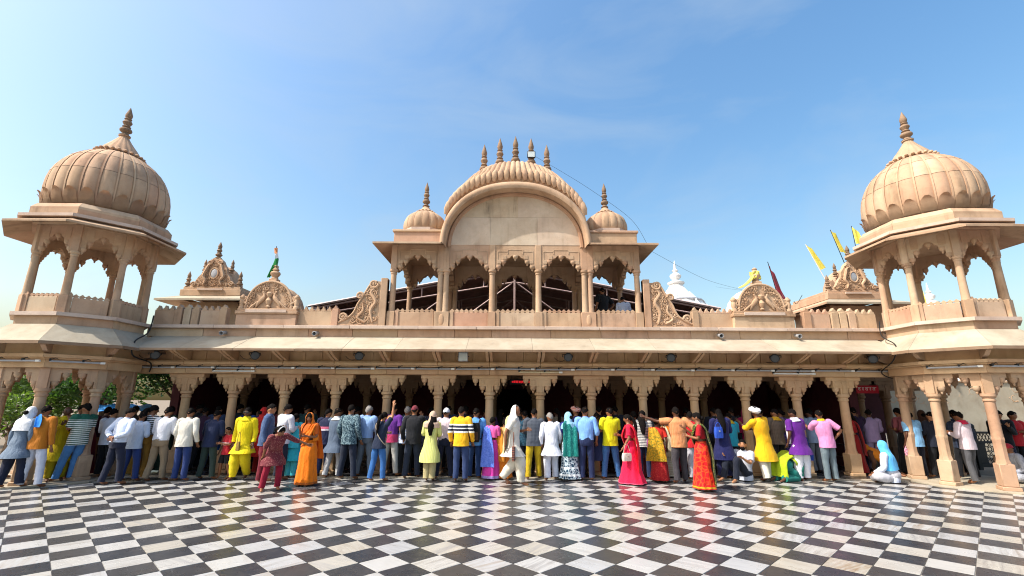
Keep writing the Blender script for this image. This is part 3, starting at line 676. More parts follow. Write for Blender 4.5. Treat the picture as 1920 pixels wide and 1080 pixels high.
pv('arched_eave', MB().grid(rows), STONE, smooth=50)
rows = [[(p[0], -0.06, p[1]) for p in arch_pts(1.95, 1.69, 6.03)], [(p[0], -0.14, p[1]) for p in arch_pts(1.90, 1.64, 6.03)], [(p[0], -0.14, p[1]) for p in arch_pts(1.84, 1.58, 6.03)], [(p[0], -0.07, p[1]) for p in arch_pts(1.82, 1.55, 6.03)]]
pv('arch_moulding', MB().grid(rows), STONE, smooth=30)
# ribbed vault: one slice per lobe
NL = 28
def vault_low(x): return 6.09+1.87*max(0.0, 1-(abs(x)/2.115)**2.15)**(1/2.15)
def vault_pt(u, ph, lob):
    """u in -1..1 along the arch, ph 0..pi front to back"""
    th = u*R(66); x = 1.99*math.sin(th)/math.sin(R(66)); zl = vault_low(x)
    xr = 1.42*math.sin(th)/math.sin(R(66)); zr = 8.30+0.78*(math.cos(th)-math.cos(R(66)))/(1-math.cos(R(66)))
    s_ = math.sin(ph)**0.85; e = 0.045*lob
    xx = lerp(x, xr, s_**1.25)*(1+e*0.5); zz = lerp(zl, zr, s_) + e*math.cos(th)*0.9; yy = 0.95-1.10*math.cos(ph)*(1+0.02*lob)
    if ph < 0.5: yy -= 0.10*math.sin(ph*PI/0.5)
    return (xx, yy, zz)
for k in range(NL):
    rows = []
    for i in range(19):
        ph = PI*i/18; row = []
        for j in range(7):
            f = j/6; row.append(vault_pt(-1+2*(k+f*0.985)/NL, ph, 1-(2*abs(f-0.5))**2.2))
        rows.append(row)
    o = pv('roof_lobe', MB().grid(rows), STONE, smooth=50)
    tp = [vault_pt(-1+2*(k+0.5)/NL, ph, 1) for ph in (0.02, 0.10, 0.2, 0.30)]
    lf = MB(); lf.tube([(p[0]*1.004, p[1]-0.03, p[2]+0.015) for p in tp], [0.045, 0.085, 0.075, 0.02], 8, 0.6); obj('petal', lf, PETAL, o)
    bp = vault_pt(-1+2*(k+0.5)/NL, PI/2, 1)
    if abs(bp[0]) < 1.41: pv('ridge_bead', MB().ball((0, 0, 0), (0.06, 0.09, 0.05), 10, 6), STONE, bp[0], bp[1]-0.06, z=bp[2]-0.01)
rows = [[(vault_pt(-1+2*k/40, 0.0, 0)[0]*1.005, -0.20+d, vault_pt(-1+2*k/40, 0, 0)[2]+h) for k in range(41)] for d, h in ((0, -0.05), (0, 0.0), (0.06, 0.03), (0.2, 0.03))]
pv('vault_moulding', MB().grid(rows), STONE, smooth=30)
m = MB(); n = 30; xs = [lerp(-1.97, 1.97, k/n) for k in range(n+1)]
zl = []
for x in xs:
    zl.append(vault_low(x)+0.02)
pv('vault_wall', m.strip(xs, [6.5]*(n+1), zl, 0.05, 1.9), STONE, smooth=0)
for x in (-1.0, -0.5, 0.0, 0.5, 1.0):
    th = math.asin(x/1.42*math.sin(R(66))); z = 8.30+0.78*(math.cos(th)-math.cos(R(66)))/(1-math.cos(R(66)))
    pv('finial', FIN_M, FINIAL, x, 0.93, z=z-0.02, sc=(1.15, 1.15, 1.10))

# ================================================================== carved crests on the parapet and roof
def spiral(cx, cz, r, turns, a0, dirn, y, n=26, rad=0.018, taper=0.5):
    pts = []; rr = []
    for k in range(n+1):
        t = k/n; a = a0+dirn*turns*2*PI*t; q = r*(1-0.86*t); pts.append((cx+q*math.cos(a), y, cz+q*math.sin(a))); rr.append(rad*(1-taper*t))
    return pts, rr
def volute(parent, cx, cz, r, a0, d, y, rad=0.03, mirror=None):
    p, q = spiral(cx, cz, r, 1.6, a0, d, y, rad=rad); m = MB().tube(p, q, 7)
    m.ball((cx, y-0.01, cz), (r*0.22, 0.03, r*0.22), 8, 6); return obj('scroll', m, CARVED, parent)
def leafy(parent, pts, r0, y, nm='carved_leaf'):
    P = cat_rom([(p[0], y, p[1]) for p in pts], 5); n = len(P)
    rr = [r0*(0.35+0.9*math.sin(PI*min(1, 0.12+0.88*k/(n-1)))) for k in range(n)]
    return obj(nm, MB().tube(P, rr, 7, 0.8), CARVED, parent)
def carve_fill(parent, inside, x0, x1, z0, z1, y, seed, n=26, sym=True, size=(0.05, 0.09)):
    """densely packed scrolls and leaves of relief inside an outline"""
    rg = random.Random(seed); pts = []; tries = 0
    while len(pts) < n and tries < 3000:
        tries += 1; r = rg.uniform(*size); x = rg.uniform(0.0 if sym else x0, x1); z = rg.uniform(z0, z1)
        if not inside(x, z, r*0.75): continue
        if any((x-a)**2+(z-c)**2 < (0.78*(r+q))**2 for a, c, q in pts): continue
        if sym and x < r*0.6: continue
        pts.append((x, z, r))
    for x, z, r in pts:
        a = rg.uniform(0, 2*PI); d = rg.choice((-1, 1)); 
        for sx in ((1, -1) if sym else (1,)):
            p, q = spiral(x*sx, z, r, 1.25, a if sx > 0 else PI-a, d*sx, y, 16, r*0.30)
            m = MB().tube(p, q, 6); m.ball((x*sx, y-0.005, z), (r*0.3, 0.025, r*0.3), 7, 5)
            for k in range(3):
                b_ = a+d*k*1.1 if sx > 0 else PI-(a+d*k*1.1); c_ = Vector((math.cos(b_), 0, math.sin(b_)))
                m.tube([(x*sx+c_.x*r*0.95, y, z+c_.z*r*0.95), (x*sx+c_.x*r*1.25, y-0.012, z+c_.z*r*1.25+r*0.1), (x*sx+c_.x*r*1.45, y, z+c_.z*r*1.45+r*0.35)], [r*0.14, r*0.22, r*0.05], 5)
            obj('carved_scroll', m, CARVED, parent)
def peacock(parent, s, x, z, y, k=1.0):
    m = MB(); Q = lambda a, c: (s*(x+a*k), y, z+c*k)
    m.tube(cat_rom([Q(0.16, -0.22), Q(0.10, -0.10), Q(0.02, 0.0), Q(-0.04, 0.09), Q(-0.03, 0.18), Q(0.0, 0.22), Q(-0.03, 0.245)], 4), [v*k for v in [0.01, 0.02, 0.03, 0.038, 0.045, 0.05, 0.055, 0.058, 0.06, 0.062, 0.06, 0.055, 0.048, 0.04, 0.034, 0.03, 0.027, 0.025, 0.024, 0.024, 0.026, 0.03, 0.026, 0.015, 0.004]], 8, 0.8)
    for q in range(4): m.tube([Q(0.10+0.02*q, -0.05-0.02*q), Q(0.20+0.035*q, -0.13-0.03*q), Q(0.26+0.03*q, -0.25)], [0.028*k, 0.032*k, 0.012*k], 6)
    return obj('peacock_relief', m, CARVED, parent)

def peacock_crest(s, label):
    cx = s*6.70; t = thing('peacock_crest', label, 'roof crest', (cx, 12.55, 3.742))
    P = lambda nm, m, mt=CARVED, loc=(0, 0, 0), **kw: obj(nm, m, mt, t, loc, **kw)
    P('pedestal_block', MB().box(-0.81, 0.81, -0.10, 0.5, 0.0, 0.31, 0.01), SLAB)
    P('pedestal_cornice', MB().box(-0.84, 0.84, -0.14, 0.55, 0.312, 0.40, 0.012).box(-0.80, 0.80, -0.10, 0.52, 0.40, 0.47, 0.01), STONE)
    P('white_slab', MB().box(-0.55, 0.55, -0.16, -0.141, 0.345, 0.425, 0.004), LEDGE)
    R_ = 0.62; n = 24; zb = 0.47
    out = [(-R_*math.cos(PI*k/n), zb+0.76*math.sin(PI*k/n)**0.85) for k in range(n+1)]
    P('crest_slab', MB().prism(out, -0.02, 0.10), CARVED, smooth=30)
    P('half_dome', MB().ball((0, 0.62, zb), (0.66, 0.5, 0.74), 24, 12), WHITEP if s > 0 else STONE)
    pts = [(p[0], -0.03, p[1]) for p in out]; P('rim', MB().tube(pts, 0.035, 7), CARVED)
    inside = lambda x, z, r: (abs(x)/R_)**2+((z-zb)/0.76)**2 < (0.97-r)**2 and z > zb+r*0.8 and not (abs(x-0.22) < 0.20 and zb+0.02 < z < zb+0.50) and abs(x) > 0.07+r*0.3
    carve_fill(t, inside, 0, R_, zb, zb+0.74, -0.045, 11+s, 34, True, (0.024, 0.055))
    for q in (-1, 1): peacock(t, q, 0.18, zb+0.24, -0.06, 0.95)
    P('vase', MB().lathe([(0.05, 0), (0.07, 0.03), (0.03, 0.07), (0.07, 0.14), (0.085, 0.2), (0.05, 0.26), (0.03, 0.29), (0.06, 0.32), (0.08, 0.40), (0.05, 0.44)], 12, (0, -0.05, zb+0.02)), CARVED)
    for q in (-1, 1):
        P('side_post', MB().lathe([(0.085, 0), (0.085, 0.05), (0.06, 0.08), (0.075, 0.2), (0.055, 0.26), (0.08, 0.30), (0.08, 0.33), (0.02, 0.40)], 12, (q*0.74, 0.0, zb)), CARVED)
        volute(t, q*0.63, zb+0.24, 0.085, PI/2, -q, -0.02, 0.03)
        leafy(t, [(q*0.66, zb+0.05), (q*0.60, zb+0.12), (q*0.69, zb+0.2), (q*0.6, zb+0.33)], 0.035, -0.03)
    P('pot_base', MB().box(-0.11, 0.11, 0.0, 0.22, zb+0.70, zb+0.86, 0.01), CARVED)
    P('pot', POT_M, CARVED, (0, 0.11, zb+0.86), sc=(0.16, 0.16, 0.42))
    return t
peacock_crest(-1, 'carved peacock crest on the left parapet, national flag behind it')
pc = peacock_crest(1, 'carved peacock crest with yellow cloth on its pot, right parapet')

def scroll_buttress(s, label):
    t = thing('scroll_buttress', label, 'carved bracket', (s*3.52, 12.62, 3.742))
    # local x grows away from the pavilion
    prof = [(0.0, 0), (1.30, 0), (1.30, 0.07), (1.22, 0.16), (1.08, 0.22), (0.93, 0.32), (0.84, 0.44), (0.78, 0.60), (0.70, 0.78), (0.60, 0.92), (0.55, 1.05), (0.48, 1.20), (0.36, 1.28), (0.22, 1.27), (0.16, 1.27), (0.16, 1.33), (0.0, 1.33)]
    obj('carved_slab', MB().prism([(s*a, z) for a, z in prof], -0.03, 0.12), STONE, t, smooth=0)
    obj('edge_post', MB().box(min(s*0.0, s*0.18), max(s*0.0, s*0.18), -0.08, 0.13, 0, 1.36, 0.01), STONE, t)
    obj('base_rail', MB().box(min(s*0.19, s*1.30), max(s*0.19, s*1.30), -0.06, -0.03, 0, 0.07, 0.01), STONE, t)
    for cx, cz, r, d in ((1.16, 0.26, 0.11, -1), (0.74, 0.86, 0.10, -1), (0.38, 1.20, 0.13, 1)): volute(t, s*cx, cz, r, PI if s > 0 else 0, d*s, -0.05, 0.034)
    edge = [(1.28, 0.14), (1.06, 0.25), (0.92, 0.36), (0.84, 0.5), (0.78, 0.66), (0.66, 0.86), (0.58, 1.02), (0.46, 1.22), (0.30, 1.29)]
    obj('rim', MB().tube(cat_rom([(s*a, -0.04, z-0.02) for a, z in edge], 4), 0.028, 7), CARVED, t)
    def ins(x, z, r):
        x = x*s
        if x < 0.22+r or z < 0.08+r*0.9: return False
        lim = 1.25-0.82*min(1, z/0.55)**0.7*0.55-max(0, z-0.5)*0.42
        return x < lim-r-0.05 and z < 1.2-r
    rg = random.Random(5); 
    carve_fill(t, ins, min(s*0.22, s*1.25), max(s*0.22, s*1.25), 0.08, 1.2, -0.05, 21, 48, False, (0.035, 0.075))
    leafy(t, [(s*0.35, 0.12), (s*0.42, 0.45), (s*0.30, 0.7), (s*0.44, 0.95), (s*0.33, 1.1)], 0.04, -0.055)
    leafy(t, [(s*0.55, 0.12), (s*0.75, 0.25), (s*0.62, 0.45), (s*0.66, 0.65)], 0.04, -0.055)
    return t
scroll_buttress(-1, 'carved scroll panel left of the rooftop pavilion')
scroll_buttress(1, 'carved scroll panel right of the rooftop pavilion')

def roof_kiosk(s, label, dx=0.0):
    t = thing('roof_kiosk', label, 'roof kiosk', (dx, 15.0, 3.6))
    P = lambda nm, m, mt=STONE, loc=(0, 0, 0), **kw: obj(nm, m, mt, t, loc, **kw)
    P('wall', MB().box(-0.95, 0.95, 0.1, 2.1, 0.0, 1.32, 0.01), STONE)
    m = MB(); a = [(-1.42, -0.45, 1.33), (1.42, -0.45, 1.33), (1.42, 2.65, 1.33), (-1.42, 2.65, 1.33), (-1.0, 0.05, 1.52), (1.0, 0.05, 1.52), (1.0, 2.15, 1.52), (-1.0, 2.15, 1.52)]
    low = [(x, y, z-0.06) for x, y, z in a[:4]] + [(x, y, z-0.10) for x, y, z in a[4:]]
    for i in range(4):
        j = (i+1) % 4; q = [a[i], a[j], a[4+j], a[4+i], low[i], low[j], low[4+j], low[4+i]]
        e = MB(); e.add(q, [(0, 1, 2, 3), (7, 6, 5, 4), (0, 4, 5, 1), (1, 5, 6, 2), (2, 6, 7, 3), (3, 7, 4, 0)]); e.fix = True; P('eave_slab', e, EAVE if i == 0 else STONE, smooth=0)
    P('attic', MB().box(-1.0, 1.0, 0.05, 2.15, 1.53, 1.74, 0.01).box(-0.94, 0.94, 0.1, 2.1, 1.74, 1.84, 0.01), STONE)
    P('white_slab', MB().box(-0.42, 0.42, 0.0, 0.048, 1.70, 1.76, 0.004), LEDGE)
    out = [(-0.75, 1.84), (0.75, 1.84), (0.72, 1.95), (0.60, 2.02), (0.52, 2.18), (0.42, 2.30), (0.38, 2.48), (0.28, 2.62), (0.22, 2.74), (0.10, 2.84), (0, 2.88), (-0.10, 2.84), (-0.22, 2.74), (-0.28, 2.62), (-0.38, 2.48), (-0.42, 2.30), (-0.52, 2.18), (-0.60, 2.02), (-0.72, 1.95)]
    P('crest_slab', MB().prism(out, 0.12, 0.26), CARVED, smooth=0)
    P('dome', MB().ball((0, 0.7, 1.84), (0.62, 0.55, 0.85), 20, 10), STONE)
    md = MB(); md.ball((0, 0.10, 2.30), (0.11, 0.02, 0.16), 16, 8); P('medallion', md, GREYMETAL)
    P('medallion_frame', MB().tube([(0.13*math.cos(k*PI/12), 0.10, 2.30+0.18*math.sin(k*PI/12)) for k in range(25)], 0.025, 6), CARVED)
    def ins(x, z, r):
        w = lerp(0.74, 0.08, max(0, min(1, (z-1.86)/1.0))**0.85); return x < w-r*0.75 and z > 1.86+r*0.7 and (x/0.2)**2+((z-2.30)/0.26)**2 > 1
    carve_fill(t, ins, 0, 0.75, 1.86, 2.85, 0.10, 31+s, 34, True, (0.026, 0.06))
    for q in (-1, 1):
        leafy(t, [(q*0.30, 1.90), (q*0.24, 2.05), (q*0.33, 2.2), (q*0.27, 2.4), (q*0.20, 2.58), (q*0.1, 2.62)], 0.05, 0.09)
        volute(t, q*0.16, 2.66, 0.08, 0 if q > 0 else PI, q, 0.09, 0.026); volute(t, q*0.62, 1.93, 0.08, 0 if q > 0 else PI, q, 0.09, 0.026)
        P('finial', FIN_M, FINIAL, (q*0.86, 0.18, 1.84), sc=(0.75, 0.75, 0.55))
        P('finial', FIN_M, FINIAL, (q*0.46, 0.3, 2.36), sc=(0.65, 0.65, 0.48))
    P('finial', FIN_M, FINIAL, (0, 0.2, 2.84), sc=(0.85, 0.85, 0.60))
    return t
roof_kiosk(-1, 'small sandstone roof kiosk with carved gable beside the left dome tower', -10.02)
roof_kiosk(1, 'small sandstone roof kiosk with carved gable beside the right dome tower', 11.30)
# ================================================================== lamps, tubes, pipes and cables on the facade
RUBBER = plain('black_cable', (0.015, 0.015, 0.015), 0.6, 0, 0.1, 8, 0)
TUBEG = plain('grey_tube', (0.36, 0.37, 0.39), 0.35, 0.0, 0.1, 5, 0)
TUBEW = plain('white_tube', (0.75, 0.74, 0.70), 0.35, 0.0, 0.05, 5, 0)
order = ['leftmost', 'second', 'third', None, 'fourth', 'fifth', 'sixth', 'rightmost']
def flood(x, label, rz, ry):
    t = thing('floodlight', label, 'floodlight', (x, 12.20, 2.93), rz, 'black floodlights under the eave')
    b_ = MB().lathe([(0.03, -0.10), (0.07, -0.09), (0.085, -0.03), (0.10, 0.05), (0.115, 0.07), (0.115, 0.10), (0.10, 0.105)], 10); b_.rot(R(100), 'X')
    h = obj('housing', b_, BLACKMETAL, t); l_ = MB().lathe([(0.092, 0.1055), (0.085, 0.112), (0.02, 0.114)], 16); l_.rot(R(100), 'X'); obj('lens', l_, LENS, h)
    obj('bracket', MB().tube([(0.13, -0.02, 0.0), (0.13, 0.12, 0.06), (0.0, 0.20, 0.10), (-0.13, 0.12, 0.06), (-0.13, -0.02, 0.0)], 0.012, 6).tube([(0, 0.20, 0.10), (0.02, 0.31, 0.10)], 0.02, 6), BLACKMETAL, t)
    obj('cable', MB().tube(cat_rom([(0.0, 0.1, -0.02), (-0.12, 0.14, -0.10), (-0.24, 0.22, -0.08), (-0.32, 0.29, 0.0)], 5), 0.007, 5), RUBBER, t)
    return t
for x, nm, rz in ((-9.30, 'first black floodlight under the eave counted from the left tower', 0.7), (-6.72, 'second black floodlight under the eave counted from the left tower', 0.55), (-4.03, 'third black floodlight under the eave counted from the left tower', 0.35), (1.36, 'black floodlight under the eave nearest the middle, right of the square lamp', 0.0), (4.03, 'third black floodlight under the eave counted from the right tower', -0.35), (6.72, 'second black floodlight under the eave counted from the right tower', -0.6), (9.25, 'first black floodlight under the eave counted from the right tower', -0.7)):
    flood(x, nm, rz, 0)
t = thing('square_lamp', 'square pale floodlight under the eave left of the middle', 'floodlight', (-1.34, 12.2, 2.92))
obj('housing', MB().box(-0.125, 0.125, -0.03, 0.05, -0.12, 0.12, 0.012), GREYMETAL, t); obj('lens', MB().box(-0.105, 0.105, -0.038, -0.031, -0.10, 0.10, 0.003), PALELENS, t)
obj('bracket', MB().tube([(0.14, 0.01, 0), (0.14, 0.14, 0.02), (-0.14, 0.14, 0.02), (-0.14, 0.01, 0)], 0.012, 6).tube([(0, 0.14, 0.02), (0, 0.31, 0.03)], 0.016, 6), BLACKMETAL, t)
t = thing('square_lamp', 'square floodlight fixed to the spikes on top of the curved pavilion roof', 'floodlight', (0.5, 13.48, 9.42))
obj('housing', MB().box(-0.13, 0.13, -0.02, 0.04, -0.115, 0.115, 0.012), BLACKMETAL, t); obj('lens', MB().box(-0.108, 0.108, -0.028, -0.021, -0.093, 0.093, 0.003), PALELENS, t)
obj('bracket', MB().tube([(0, 0.03, -0.02), (0, 0.11, -0.10)], 0.018, 6), BLACKMETAL, t)
# tube lights along the beam
ORD = ['first', 'second', 'third', 'fourth', 'fifth', 'sixth', 'seventh', 'eighth', 'ninth']
ends = [-9.9+1.042*k for k in range(20)]
tl_tube = MB().tube([(-0.49, 0, 0), (0.47, 0, 0)], 0.021, 10); tl_tube.v = [tuple(p) for p in tl_tube.v]; tl_tube = tl_tube.mesh('tube')
tl_end = MB().box(-0.045, 0.045, -0.024, 0.024, -0.024, 0.024, 0.004).mesh('end_cap'); tl_clamp = MB().box(-0.02, 0.02, -0.02, 0.05, -0.015, 0.045, 0.004).tube([(0.02, 0, 0.03), (0.08, -0.01, 0.06), (0.14, 0.02, 0.03)], 0.008, 5).mesh('clamp')
def tube_light(x, y, z, rz, label, group, mat=TUBEG, L=1.0):
    t = thing('tube_light', label, 'tube light', (x, y, z), rz, group)
    o = obj('tube', tl_tube, mat, t, sc=(L, 1, 1)); obj('end_cap', tl_end, TUBEW, t, (0.465*L, 0, 0))
    for dx in (-0.48, 0.1): obj('clamp', tl_clamp, BLACKMETAL, t, (dx*L, 0.0, 0.012))
    return t
for k in range(19):
    x = (ends[k]+ends[k+1])/2; 
    tube_light(x, 12.385, 2.618+0.004*math.sin(k*2.3), 0, ('grey tube light on the beam at the middle of the long row' if k == 9 else 'grey tube light on the beam, %s in the long row counted from the %s tower' % (ORD[min(k, 18-k)], 'left' if k < 9 else 'right')), 'grey tube lights along the beam')
tube_light(-7.35, 12.425, 2.535, 0, 'lone pale tube light below the row, over the left columns', 'lone pale tubes', TUBEW, 1.1)
tube_light(0.66, 12.425, 2.545, 0, 'lone cream tube light below the row, near the middle', 'lone pale tubes', plain('cream_tube', (0.62, 0.50, 0.30), 0.4), 1.15)
tube_light(7.28, 12.425, 2.545, 0, 'lone pale tube light below the row, over the right columns', 'lone pale tubes', TUBEW, 1.1)
for s, w in ((-1, 'left'), (1, 'right')):
    for k, nm in ((0, 'front'), (-s, 'inner slanting')):
        a = k*PI/4; d = 1.475; cx = s*10.97 + d*math.sin(a)*0.92; cy = 11.8-d*math.cos(a)*0.92
        tube_light(cx, cy, 2.62, a, 'grey tube light on the %s face of the %s tower beam' % (nm, w), 'tube lights on the towers', TUBEG, 0.95)
# rain spouts in the fascia
for x, nm in ((-7.72, 'steel rain spout above the eave nearest the left tower'), (-5.28, 'steel rain spout above the eave left of the pavilion'), (5.42, 'steel rain spout above the eave right of the pavilion'), (7.48, 'steel rain spout above the eave nearest the right tower')):
    sp = MB(); n = 18
    rows = [[(r*math.cos(2*PI*k/n), y, r*math.sin(2*PI*k/n)) for k in range(n)] for r, y in ((0.045, 0.10), (0.045, -0.16), (0.058, -0.16), (0.062, -0.18), (0.048, -0.185), (0.044, -0.17), (0.044, 0.02), (0.001, 0.02))]
    sp.grid(rows, True); sp.fix = True
    o = tag(obj('rain_spout', sp, GREYMETAL, None, (x, 12.44, 3.545), (R(12), 0, 0)), nm, 'spout', 'rain spouts')
# cables
def cable(pts, label, r=0.010, n=8):
    return tag(obj('cable', MB().tube(cat_rom(pts, n), r, 5), RUBBER), label, 'cable')
pp = [(-9.7, 12.37, 2.665)]; rg = random.Random(9)
for k in range(1, 60): pp.append((-9.7+k*0.33, 12.365+rg.uniform(-0.01, 0.01), 2.655+rg.uniform(-0.018, 0.012)))
cable(pp, 'thin black cable running over the row of tube lights', 0.007, 3)
cable([(-9.52, 12.20, 3.95), (-9.50, 12.10, 3.5), (-9.42, 11.62, 3.20), (-9.40, 11.62, 2.85), (-9.42, 12.25, 2.72), (-9.5, 12.38, 2.5)], 'black cable hanging down the corner beside the left tower', 0.018)
cable([(9.58, 12.2, 3.9), (9.5, 12.1, 3.5), (9.42, 11.62, 3.2), (9.40, 11.75, 2.85), (9.5, 12.3, 2.62), (9.62, 12.38, 2.5), (9.85, 12.35, 2.42)], 'black cable hanging down the corner beside the right tower', 0.014)
cable([(0.58, 13.48, 9.38), (1.4, 13.2, 8.7), (2.3, 12.9, 7.9), (3.3, 12.6, 6.9), (3.7, 12.5, 6.1)], 'long thin wire sagging down the right side of the pavilion roof', 0.0045)
cable([(3.9, 13.0, 6.1), (6.5, 15.5, 5.9), (10, 20, 6.6), (12.2, 27.5, 8.6)], 'thin wire running from the pavilion eave toward the white spire', 0.004)
cable([(7.9, 13.0, 4.6), (8.6, 14, 4.75), (9.3, 14.8, 5.2)], 'thin wire between the right parapet and roof kiosk', 0.009)
# red display inside the hall
led, nt, b = new_mat('red_led'); b.inputs['Base Color'].default_value = (0.2, 0.0, 0.0, 1); b.inputs['Emission Color'].default_value = (1, 0.02, 0.03, 1); b.inputs['Emission Strength'].default_value = 0.5
t = thing('led_display', 'black display with glowing red lines hanging inside the hall near the middle', 'display', (0.22, 14.0, 2.36))
obj('case', MB().box(-0.36, 0.36, 0, 0.06, -0.08, 0.08, 0.008), BLACKMETAL, t); m = MB(); rg = random.Random(2); x = -0.3
while x < 0.28:
    w = rg.uniform(0.02, 0.05); m.box(x, x+w, -0.006, -0.001, rg.uniform(-0.04, -0.02), rg.uniform(0.02, 0.045)); x += w+rg.uniform(0.006, 0.02)
s_ = obj('lit_segments', m, led, t, smooth=0); s_['kind'] = 'stuff'
obj('hanger', MB().tube([(-0.3, 0.03, 0.08), (-0.3, 0.03, 0.36)], 0.01, 6).tube([(0.3, 0.03, 0.08), (0.3, 0.03, 0.36)], 0.01, 6), BLACKMETAL, t)

# ================================================================== flags
def cloth(name, col, col2=None, rough=0.75):
    m, nt, b = new_mat(name); tc = N(nt, 'ShaderNodeTexCoord')
    n = noise_t(nt, tc.outputs['Object'], 7, 4, 0.6); d = [x*0.82 for x in col]
    nt.links.new(ramp(nt, n, [(0.3, d), (0.7, col)]), b.inputs['Base Color']); b.inputs['Roughness'].default_value = rough
    b.inputs['Specular IOR Level'].default_value = 0.2; b.inputs['Sheen Weight'].default_value = 0.15
    return m
YEL = cloth('yellow_cloth', (0.74, 0.66, 0.12)); MARO = cloth('maroon_cloth', (0.18, 0.02, 0.04)); GRN = cloth('green_cloth', (0.02, 0.25, 0.06)); SAF = cloth('saffron_cloth', (0.75, 0.30, 0.12)); WHT = cloth('white_cloth', (0.78, 0.78, 0.76)); REDC = cloth('red_cloth', (0.55, 0.02, 0.03))
def flag_sheet(a0, a1, b0, b1, nu=6, nv=10, amp=0.05, ph=0.0):
    """cloth between edge a0->a1 (at the pole) and edge b0->b1, with folds and a little thickness"""
    a0, a1, b0, b1 = map(Vector, (a0, a1, b0, b1)); F = []; Bk = []
    nrm = (a1-a0).cross(b0-a0); nrm = nrm.normalized() if nrm.length > 1e-6 else Vector((0, 1, 0))
    for i in range(nu+1):
        u = i/nu; r1 = []; r2 = []
        for k in range(nv+1):
            v = k/nv; p = (a0.lerp(a1, u)).lerp(b0.lerp(b1, u), v) + nrm*amp*math.sin(v*9+ph+u*1.5)*v**0.5
            r1.append(p+nrm*0.003); r2.append(p-nrm*0.003)
        F.append(r1); Bk.append(r2[::-1])
    m = MB(); m.grid(F); m.grid(Bk); return m
def flag(name, label, pole0, pole1, parts, poler=0.014, polemat=None):
    t = thing(name, label, 'flag', pole0); P0 = Vector(pole0)
    obj('pole', MB().tube([(0, 0, 0), tuple(Vector(pole1)-P0)], [poler, poler*0.7], 8), polemat or BLACKMETAL, t)
    for nm, mt, q in parts:
        q = [tuple(Vector(p)-P0) for p in q]; obj(nm, flag_sheet(*q, ph=len(nm)), mt, t)
    return t
FP = (-6.62, 12.74, 4.72); FT = (-6.80, 12.72, 6.06)
flag('national_flag', 'limp saffron, white and green flag on the left peacock crest', FP, FT, [
    ('saffron_band', SAF, [(-6.80, 12.72, 6.02), (-6.79, 12.72, 5.86), (-6.775, 12.66, 5.98), (-6.74, 12.64, 5.82)]),
    ('white_band', WHT, [(-6.79, 12.72, 5.86), (-6.778, 12.72, 5.72), (-6.74, 12.64, 5.82), (-6.68, 12.62, 5.66)]),
    ('green_band', GRN, [(-6.778, 12.72, 5.74), (-6.90, 12.70, 5.24), (-6.68, 12.62, 5.68), (-6.62, 12.60, 5.42)]),
    ('green_fold', GRN, [(-6.84, 12.70, 5.50), (-6.93, 12.68, 5.12), (-6.70, 12.60, 5.46), (-6.84, 12.62, 5.14)])])
flag('temple_flag', 'tattered pale yellow flag leaning left on a white pole above the right kiosk', (10.60, 15.25, 5.44), (9.91, 15.2, 7.07), [('cloth', YEL, [(9.92, 15.2, 7.06), (10.30, 15.2, 6.16), (10.10, 15.1, 6.82), (10.42, 15.1, 6.22)])], 0.016, WHITEP)
flag('temple_flag', 'yellow flag leaning on a dark pole, highest beside the right dome tower', (11.62, 15.5, 5.44), (10.84, 15.2, 7.60), [('cloth', YEL, [(10.85, 15.2, 7.58), (11.12, 15.28, 6.84), (10.96, 15.1, 7.38), (11.26, 15.2, 6.76)])])
flag('temple_flag', 'yellow flag half hidden behind the eave of the right dome tower', (12.20, 15.9, 5.44), (11.90, 15.6, 7.90), [('cloth', YEL, [(11.90, 15.6, 7.88), (11.99, 15.65, 7.25), (12.06, 15.5, 7.62), (12.16, 15.5, 7.22)])])
flag('temple_flag', 'furled maroon flag on a leaning pole behind the right peacock crest', (8.02, 13.6, 3.6), (7.58, 13.5, 5.92), [('cloth', MARO, [(7.60, 13.48, 5.80), (7.82, 13.52, 4.60), (7.70, 13.40, 5.40), (7.96, 13.40, 4.70)])])
flag('temple_flag', 'furled red flag seen through the arches of the right tower', (11.85, 14.8, 3.7), (11.75, 14.7, 6.1), [('cloth', REDC, [(11.75, 14.7, 5.7), (11.83, 14.72, 4.5), (11.90, 14.6, 5.5), (11.98, 14.6, 4.5)])])
flag('temple_flag', 'yellow flag seen low through the right arch of the right tower', (13.4, 15.2, 3.7), (13.3, 15.1, 5.9), [('cloth', YEL, [(13.3, 15.1, 5.6), (13.36, 15.1, 4.6), (13.42, 15.0, 5.4), (13.5, 15.0, 4.6)])])
# yellow cloth tied round the right crest pot
m = MB(); rows = []
for i in range(9):
    t_ = i/8; rows.append([((0.11+0.03*math.sin(5*a+t_*6)+0.02*t_)*math.cos(a), (0.11+0.03*math.sin(5*a+t_*6))*math.sin(a), 0.24-0.22*t_+0.02*math.sin(3*a)) for a in [2*PI*k/18 for k in range(18)]])
m.grid(rows, True)
m.tube(cat_rom([(-0.10, -0.06, 0.1), (-0.22, -0.10, -0.04), (-0.36, -0.04, -0.16), (-0.50, 0.0, -0.22)], 4), [0.05, 0.055, 0.06, 0.06, 0.06, 0.06, 0.055, 0.05, 0.05, 0.045, 0.04, 0.03, 0.01], 8, 0.5)
tag(obj('yellow_cloth', m, YEL, None, (6.70, 12.66, 5.12)), 'yellow cloth tied round the pot on the right peacock crest', 'cloth')

CONC = plain('terrace_concrete', (0.34, 0.31, 0.28), 0.9, 0, 0.25, 1.0)
